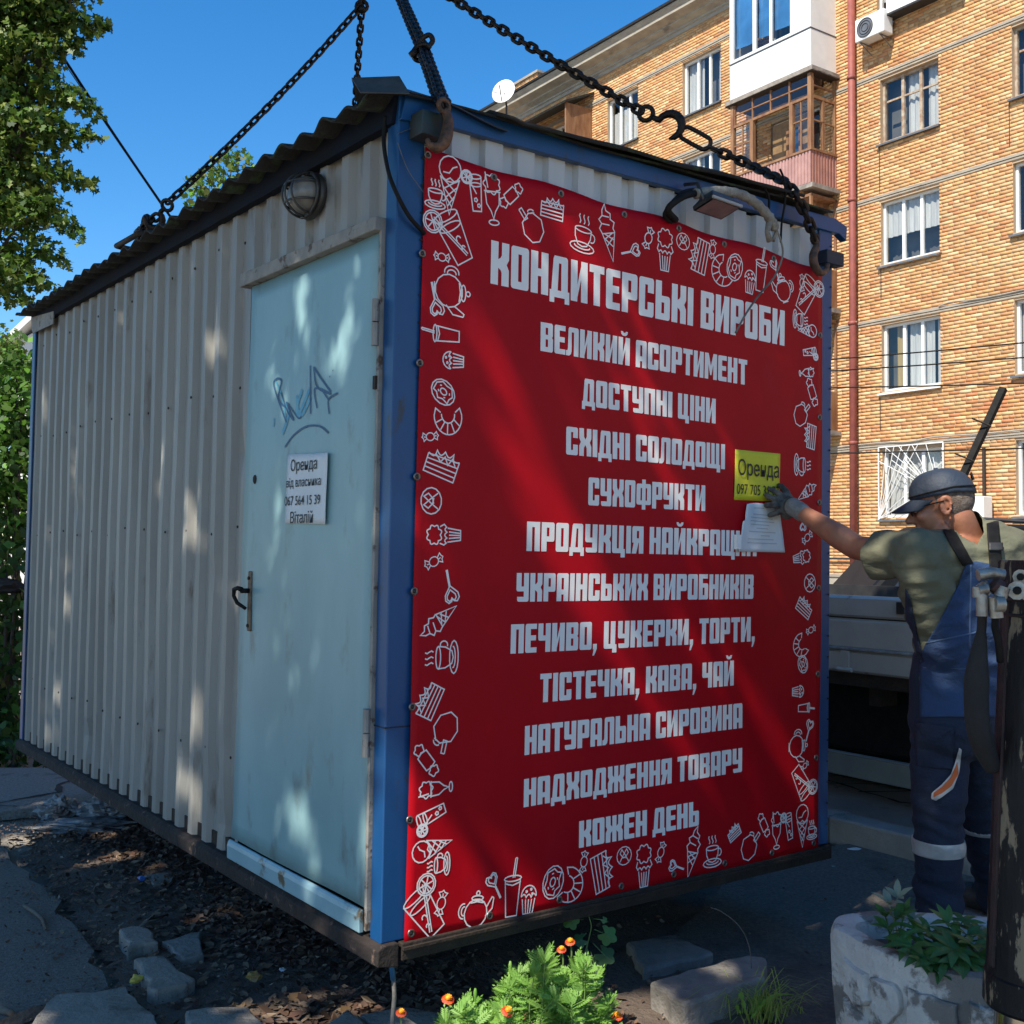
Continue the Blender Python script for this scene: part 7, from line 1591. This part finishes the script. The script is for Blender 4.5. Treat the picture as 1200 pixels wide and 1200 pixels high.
# --- shirt
mb = MB()
capsule(mb, SH_L.lerp(SH_R, .10), SH_L.lerp(SH_R, .92), .092, .092, fl=(.95, .95)); capsule(mb, CHEST+Vector((0, 0, -.03)), CHEST.lerp(HIPC, .55), .155, .148, fl=(.78, 1.28), ref=BACK)
capsule(mb, CHEST.lerp(HIPC, .35), HIPC+Vector((0, 0, .02)), .145, .145, fl=(.82, 1.10), ref=BACK)
capsule(mb, SH_L, SH_L.lerp(ELB, .50), .078, .074); capsule(mb, SH_L.lerp(ELB, .3), SH_L.lerp(ELB, .66)+Vector((0, 0, -.012)), .074, .080)
capsule(mb, SH_L.lerp(SH_R, .0)+Vector((0, 0, -.04)), SH_L.lerp(HIPC, .5)+latv*.03, .075, .10)
capsule(mb, SH_R, SH_R+Vector((.05, .06, -.2)), .078, .072)
capsule(mb, NECK0-Vector((0, 0, .05)), NECK0+(NECK1-NECK0)*.3, .088, .074); capsule(mb, NECK0-latv*.02-Vector((0,0,.03)), SH_L, .075, .085); capsule(mb, NECK0+latv*.02-Vector((0,0,.03)), SH_R, .075, .085)
me_, = solid('shirt', mb, m_shirt, .0075, None, 8, fold=.012, fs=7.5, fstr=(.8, 1, 2.2), seed=3)
bm = bmesh.new(); bm.from_mesh(me_); sd = (ELB-SH_L).normalized(); cut0 = SH_L.lerp(ELB, .64)
bmesh.ops.bisect_plane(bm, geom=bm.verts[:]+bm.edges[:]+bm.faces[:], plane_co=cut0, plane_no=sd)
bmesh.ops.bisect_plane(bm, geom=bm.verts[:]+bm.edges[:]+bm.faces[:], plane_co=NECK0+(NECK1-NECK0).normalized()*.038, plane_no=(NECK1-NECK0).normalized())
for f in list(bm.faces):
    c = f.calc_center_median()
    if (c-cut0).dot(sd) > 0 and (c-cut0).length < .16: bm.faces.remove(f)
for f in list(bm.faces):
    c = f.calc_center_median(); nd = (NECK1-NECK0).normalized()
    if (c-NECK0).dot(nd) > .038 and (c-NECK0).length < .14: bm.faces.remove(f)
bm.to_mesh(me_); shirt_bvh = BVHTree.FromBMesh(bm); bm.free(); shirt = link('shirt', me_, person); so_ = shirt.modifiers.new('t', 'SOLIDIFY'); so_.thickness = .003; so_.offset = -1
# --- trousers of the overalls
mb = MB()
capsule(mb, HIPC+Vector((0, 0, .16)), HIPC+Vector((0, 0, -.01)), .148, .160, fl=(.86, 1.08), ref=BACK)
capsule(mb, HIP_L, KN_L, .108, .084); capsule(mb, KN_L, AN_L+Vector((0, 0, .06)), .082, .076); capsule(mb, AN_L+Vector((0, 0, .10)), AN_L+Vector((0, 0, -.005)), .086, .076)
capsule(mb, HIP_R, KN_R, .112, .090); capsule(mb, KN_R, AN_R+Vector((0, 0, .06)), .088, .078); capsule(mb, AN_R+Vector((0, 0, .10)), AN_R, .086, .076)
capsule(mb, HIP_L+BACK*.03, HIP_R+BACK*.03, .118, .118)
def kd(p):
    h = 0
    for k, a in ((KN_L, 1), (AN_L+Vector((0, 0, .05)), 1.2), (HIP_L+Vector((0, 0, -.08)), .7)):
        dz = p.z-k.z; h += a*.0038*math.exp(-(dz/.11)**2)*sin(dz*95+p.x*25+noise.noise(p*7)*4)
    return h
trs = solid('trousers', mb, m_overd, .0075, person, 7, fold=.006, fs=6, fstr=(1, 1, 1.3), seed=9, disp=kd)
bm = bmesh.new(); bm.from_mesh(trs.data); tr_bvh = BVHTree.FromBMesh(bm); bm.free()
def cast(p, bvh, d=-BACK, off=.004, back=.6):
    """drop a point along his back direction on to the cloth"""
    o_ = p-d*back; hit = bvh.ray_cast(o_, d, 2.0)
    if hit[0] is None: h2 = bvh.find_nearest(p); return h2[0]+h2[1]*off
    return hit[0]-d*off
def patch(name, outline, m, bvh, parent=person, off=.006, th=.003, step=.012, dep=3.9, camdir=None):
    """a piece of cloth laid over the figure: outline is in photo columns/rows at his distance"""
    xs = [p[0] for p in outline]; ys = [p[1] for p in outline]; st = step*FPX/dep; vt = {}; bm = bmesh.new()
    def ins(x, y):
        c = False; j = len(outline)-1
        for i in range(len(outline)):
            (xi, yi), (xj, yj) = outline[i], outline[j]
            if (yi > y) != (yj > y) and x < (xj-xi)*(y-yi)/(yj-yi)+xi: c = not c
            j = i
        return c
    ny = max(2, int((max(ys)-min(ys))/st)); rowsX = []
    for j in range(ny+1):
        y = min(ys)+(max(ys)-min(ys))*j/ny; y_ = min(max(y, min(ys)+.3), max(ys)-.3); X = []
        for i in range(len(outline)):
            (xa, ya), (xb, yb) = outline[i], outline[(i+1) % len(outline)]
            if (ya > y_) != (yb > y_): X.append(xa+(xb-xa)*(y_-ya)/(yb-ya))
        rowsX.append((y, min(X), max(X)))
    nx = max(2, int((max(xs)-min(xs))/st)); cd = camdir
    for j, (y, xa, xb) in enumerate(rowsX):
        for i in range(nx+1):
            p = at(xa+(xb-xa)*i/nx, y, dep); d = (p-Vector((0, 0, CH))).normalized()
            vt[i, j] = bm.verts.new(cast(p, bvh, d, off, .9))
    for j in range(ny):
        for i in range(nx):
            q = [vt[i, j], vt[i+1, j], vt[i+1, j+1], vt[i, j+1]]
            if max((a.co-b.co).length for a in q for b in q) < .2: bm.faces.new(q)
    bmesh.ops.recalc_face_normals(bm, faces=bm.faces)
    me = bpy.data.meshes.new(name); bm.to_mesh(me); bm.free(); me.materials.append(m); me.shade_smooth(); o = link(name, me, parent); so_ = o.modifiers.new('t', 'SOLIDIFY'); so_.thickness = th; so_.offset = 0; return o
# union surface of shirt and trousers for laying the bib panel and straps
bm = bmesh.new(); bm.from_mesh(shirt.data); bm.from_mesh(trs.data); both = BVHTree.FromBMesh(bm); bm.free()
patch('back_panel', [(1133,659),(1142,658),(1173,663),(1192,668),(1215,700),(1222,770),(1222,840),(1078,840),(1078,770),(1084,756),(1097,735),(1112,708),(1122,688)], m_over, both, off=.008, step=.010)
patch('left_strap', [(1104,620),(1117,618),(1141,661),(1128,663)], m_black, both, off=.011, step=.008)
patch('right_strap', [(1156,612),(1170,611),(1175,668),(1160,667)], m_black, both, off=.011, step=.008)
patch('strap_buckle', [(1159,636),(1175,636),(1175,645),(1159,645)], m_darkm, both, off=.016, step=.006, th=.005)
patch('panel_seam', [(1137,662),(1139,662),(1138,760),(1135,760)], mat('stitching', (.06,.10,.18), None, rough=.9), both, off=.0105, step=.008, th=.001)
m_st = bpy.data.materials['stitching']
patch('waist_seam', [(1084,753),(1145,740),(1145,741.5),(1084,754.5)], m_st, both, off=.012, step=.006, th=.001)
patch('yoke_seam', [(1082,782),(1140,783),(1140,784.5),(1082,783.5)], m_st, both, off=.010, step=.006, th=.001)
patch('side_belt', [(1061,690),(1066,700),(1070,720),(1075,745),(1083,775),(1078,778),(1069,748),(1062,738),(1061,715)], m_overd, both, off=.010, step=.008, dep=3.95)
patch('thigh_pocket', [(1072,846),(1120,852),(1112,858),(1100,866),(1094,870),(1080,860)], m_overd, tr_bvh, off=.010, step=.007)
patch('pocket_body', [(1071,850),(1118,855),(1116,902),(1074,898)], m_overd, tr_bvh, off=.006, step=.009)
patch('knee_piping', [(1124,877),(1127,878),(1124,905),(1117,924),(1104,934),(1097,938),(1091,936),(1092,929),(1103,920),(1114,908),(1119,895)], m_refl, tr_bvh, off=.009, step=.005, th=.002)
patch('orange_piping', [(1122,893),(1123,907),(1115,921),(1103,930),(1094,934),(1094,929),(1104,922),(1115,910)], m_orange, tr_bvh, off=.012, step=.004, th=.0015)
# reflective band: a slice of the trouser leg pushed outwards
def band(z0, z1, axis, name, m, off):
    bm = bmesh.new(); bm.from_mesh(trs.data)
    g = bm.verts[:]+bm.edges[:]+bm.faces[:]
    r = bmesh.ops.bisect_plane(bm, geom=g, plane_co=(0, 0, z1), plane_no=(0, 0, 1), clear_outer=True); g = bm.verts[:]+bm.edges[:]+bm.faces[:]
    r = bmesh.ops.bisect_plane(bm, geom=g, plane_co=(0, 0, z0), plane_no=(0, 0, -1), clear_outer=True)
    for f in [f for f in bm.faces if (f.calc_center_median().xy-axis.xy).length > .13]: bm.faces.remove(f)
    bm.normal_update()
    for v in bm.verts: v.co += v.normal*off
    me = bpy.data.meshes.new(name); bm.to_mesh(me); bm.free(); me.materials.append(m); me.shade_smooth(); o = link(name, me, person); o.modifiers.new('t', 'SOLIDIFY').thickness = .004
zb0, zb1 = at(1100, 999, 3.98).z, at(1100, 981, 3.98).z
band(zb0, zb1, KN_L.lerp(AN_L, .35), 'reflective_band', m_refl, .004)
band(zb0+.02, zb1+.02, KN_R.lerp(AN_R, .35), 'reflective_band', m_refl, .004)
# --- boots standing on the low block
for (an, toe) in ((AN_L, Vector((-.8, .45, 0))), (AN_R, Vector((-.6, .7, 0)))):
    t = toe.normalized(); b = Vector((an.x, an.y, .115)); mb = MB(); s_ = Vector((-t.y, t.x, 0))
    capsule(mb, b+Vector((0, 0, .14)), b+Vector((0, 0, .06)), .052, .052); capsule(mb, b-t*.05+Vector((0, 0, .045)), b+t*.14+Vector((0, 0, .045)), .045, .046); capsule(mb, b+t*.10+Vector((0, 0, .05)), b+t*.17+Vector((0, 0, .045)), .05, .044)
    me_, = solid('boot', mb, m_boot, .006, None, 4)
    a = np.empty(len(me_.vertices)*3); me_.vertices.foreach_get('co', a); a = a.reshape(-1, 3); a[:, 2] = np.maximum(a[:, 2], .118); me_.vertices.foreach_set('co', a.ravel()); link('boot', me_, person)
# --- gloved hand pressed on the poster, fingers spread and slightly bent
PN = (KM.to_3x3() @ Vector((0, -1, 0))).normalized()                    # out of the poster
PX = (KM.to_3x3() @ Vector((1, 0, 0))).normalized(); PZ = Vector((0, 0, 1))
def onposter(px, py, off): q = fr(px, py, BY-off); return KM @ q
mb = MB()
pc_ = onposter(920, 592, .048); capsule(mb, WRI+WD*.03, pc_+(WRI-pc_)*.25, .031, .037, fl=(1, .8))
capsule(mb, pc_+(WRI-pc_)*.30, pc_, .040, .036, fl=(1.0, .72), ref=PZ)
capsule(mb, pc_+PZ*.022, pc_-PZ*.030+PX*.01, .026, .024)
FG = [[(920,584,.052),(913,579,.050),(906,575,.030),(902,573,.016)], [(916,588,.054),(908,585,.052),(901,582,.030),(898,580,.014)], [(915,593,.054),(907,592,.054),(900,592,.034),(898,592,.015)], [(917,599,.050),(910,601,.048),(904,603,.030),(902,604,.015)]]
for F4, r in zip(FG, (.0105, .011, .0108, .0095)):
    P = [onposter(*q) for q in F4]
    for i in range(3): capsule(mb, P[i], P[i+1], r*(1.12-.08*i), r*(1.08-.08*i), 12, 4)
P = [onposter(927, 586, .055), onposter(922, 577, .040), onposter(917, 571, .022), onposter(914, 569, .014)]
for i in range(3): capsule(mb, P[i], P[i+1], .0135-.001*i, .0125-.001*i, 12, 4)
glv = solid('glove', mb, m_glove, .0042, person, 2, fold=.0014, fs=30)
mb = MB(); capsule(mb, WRI-WD*.005, WRI+WD*.042, .034, .034, fl=(1, .9)); solid('glove_cuff', mb, m_cuff, .005, person, 2, fold=.001, fs=40)
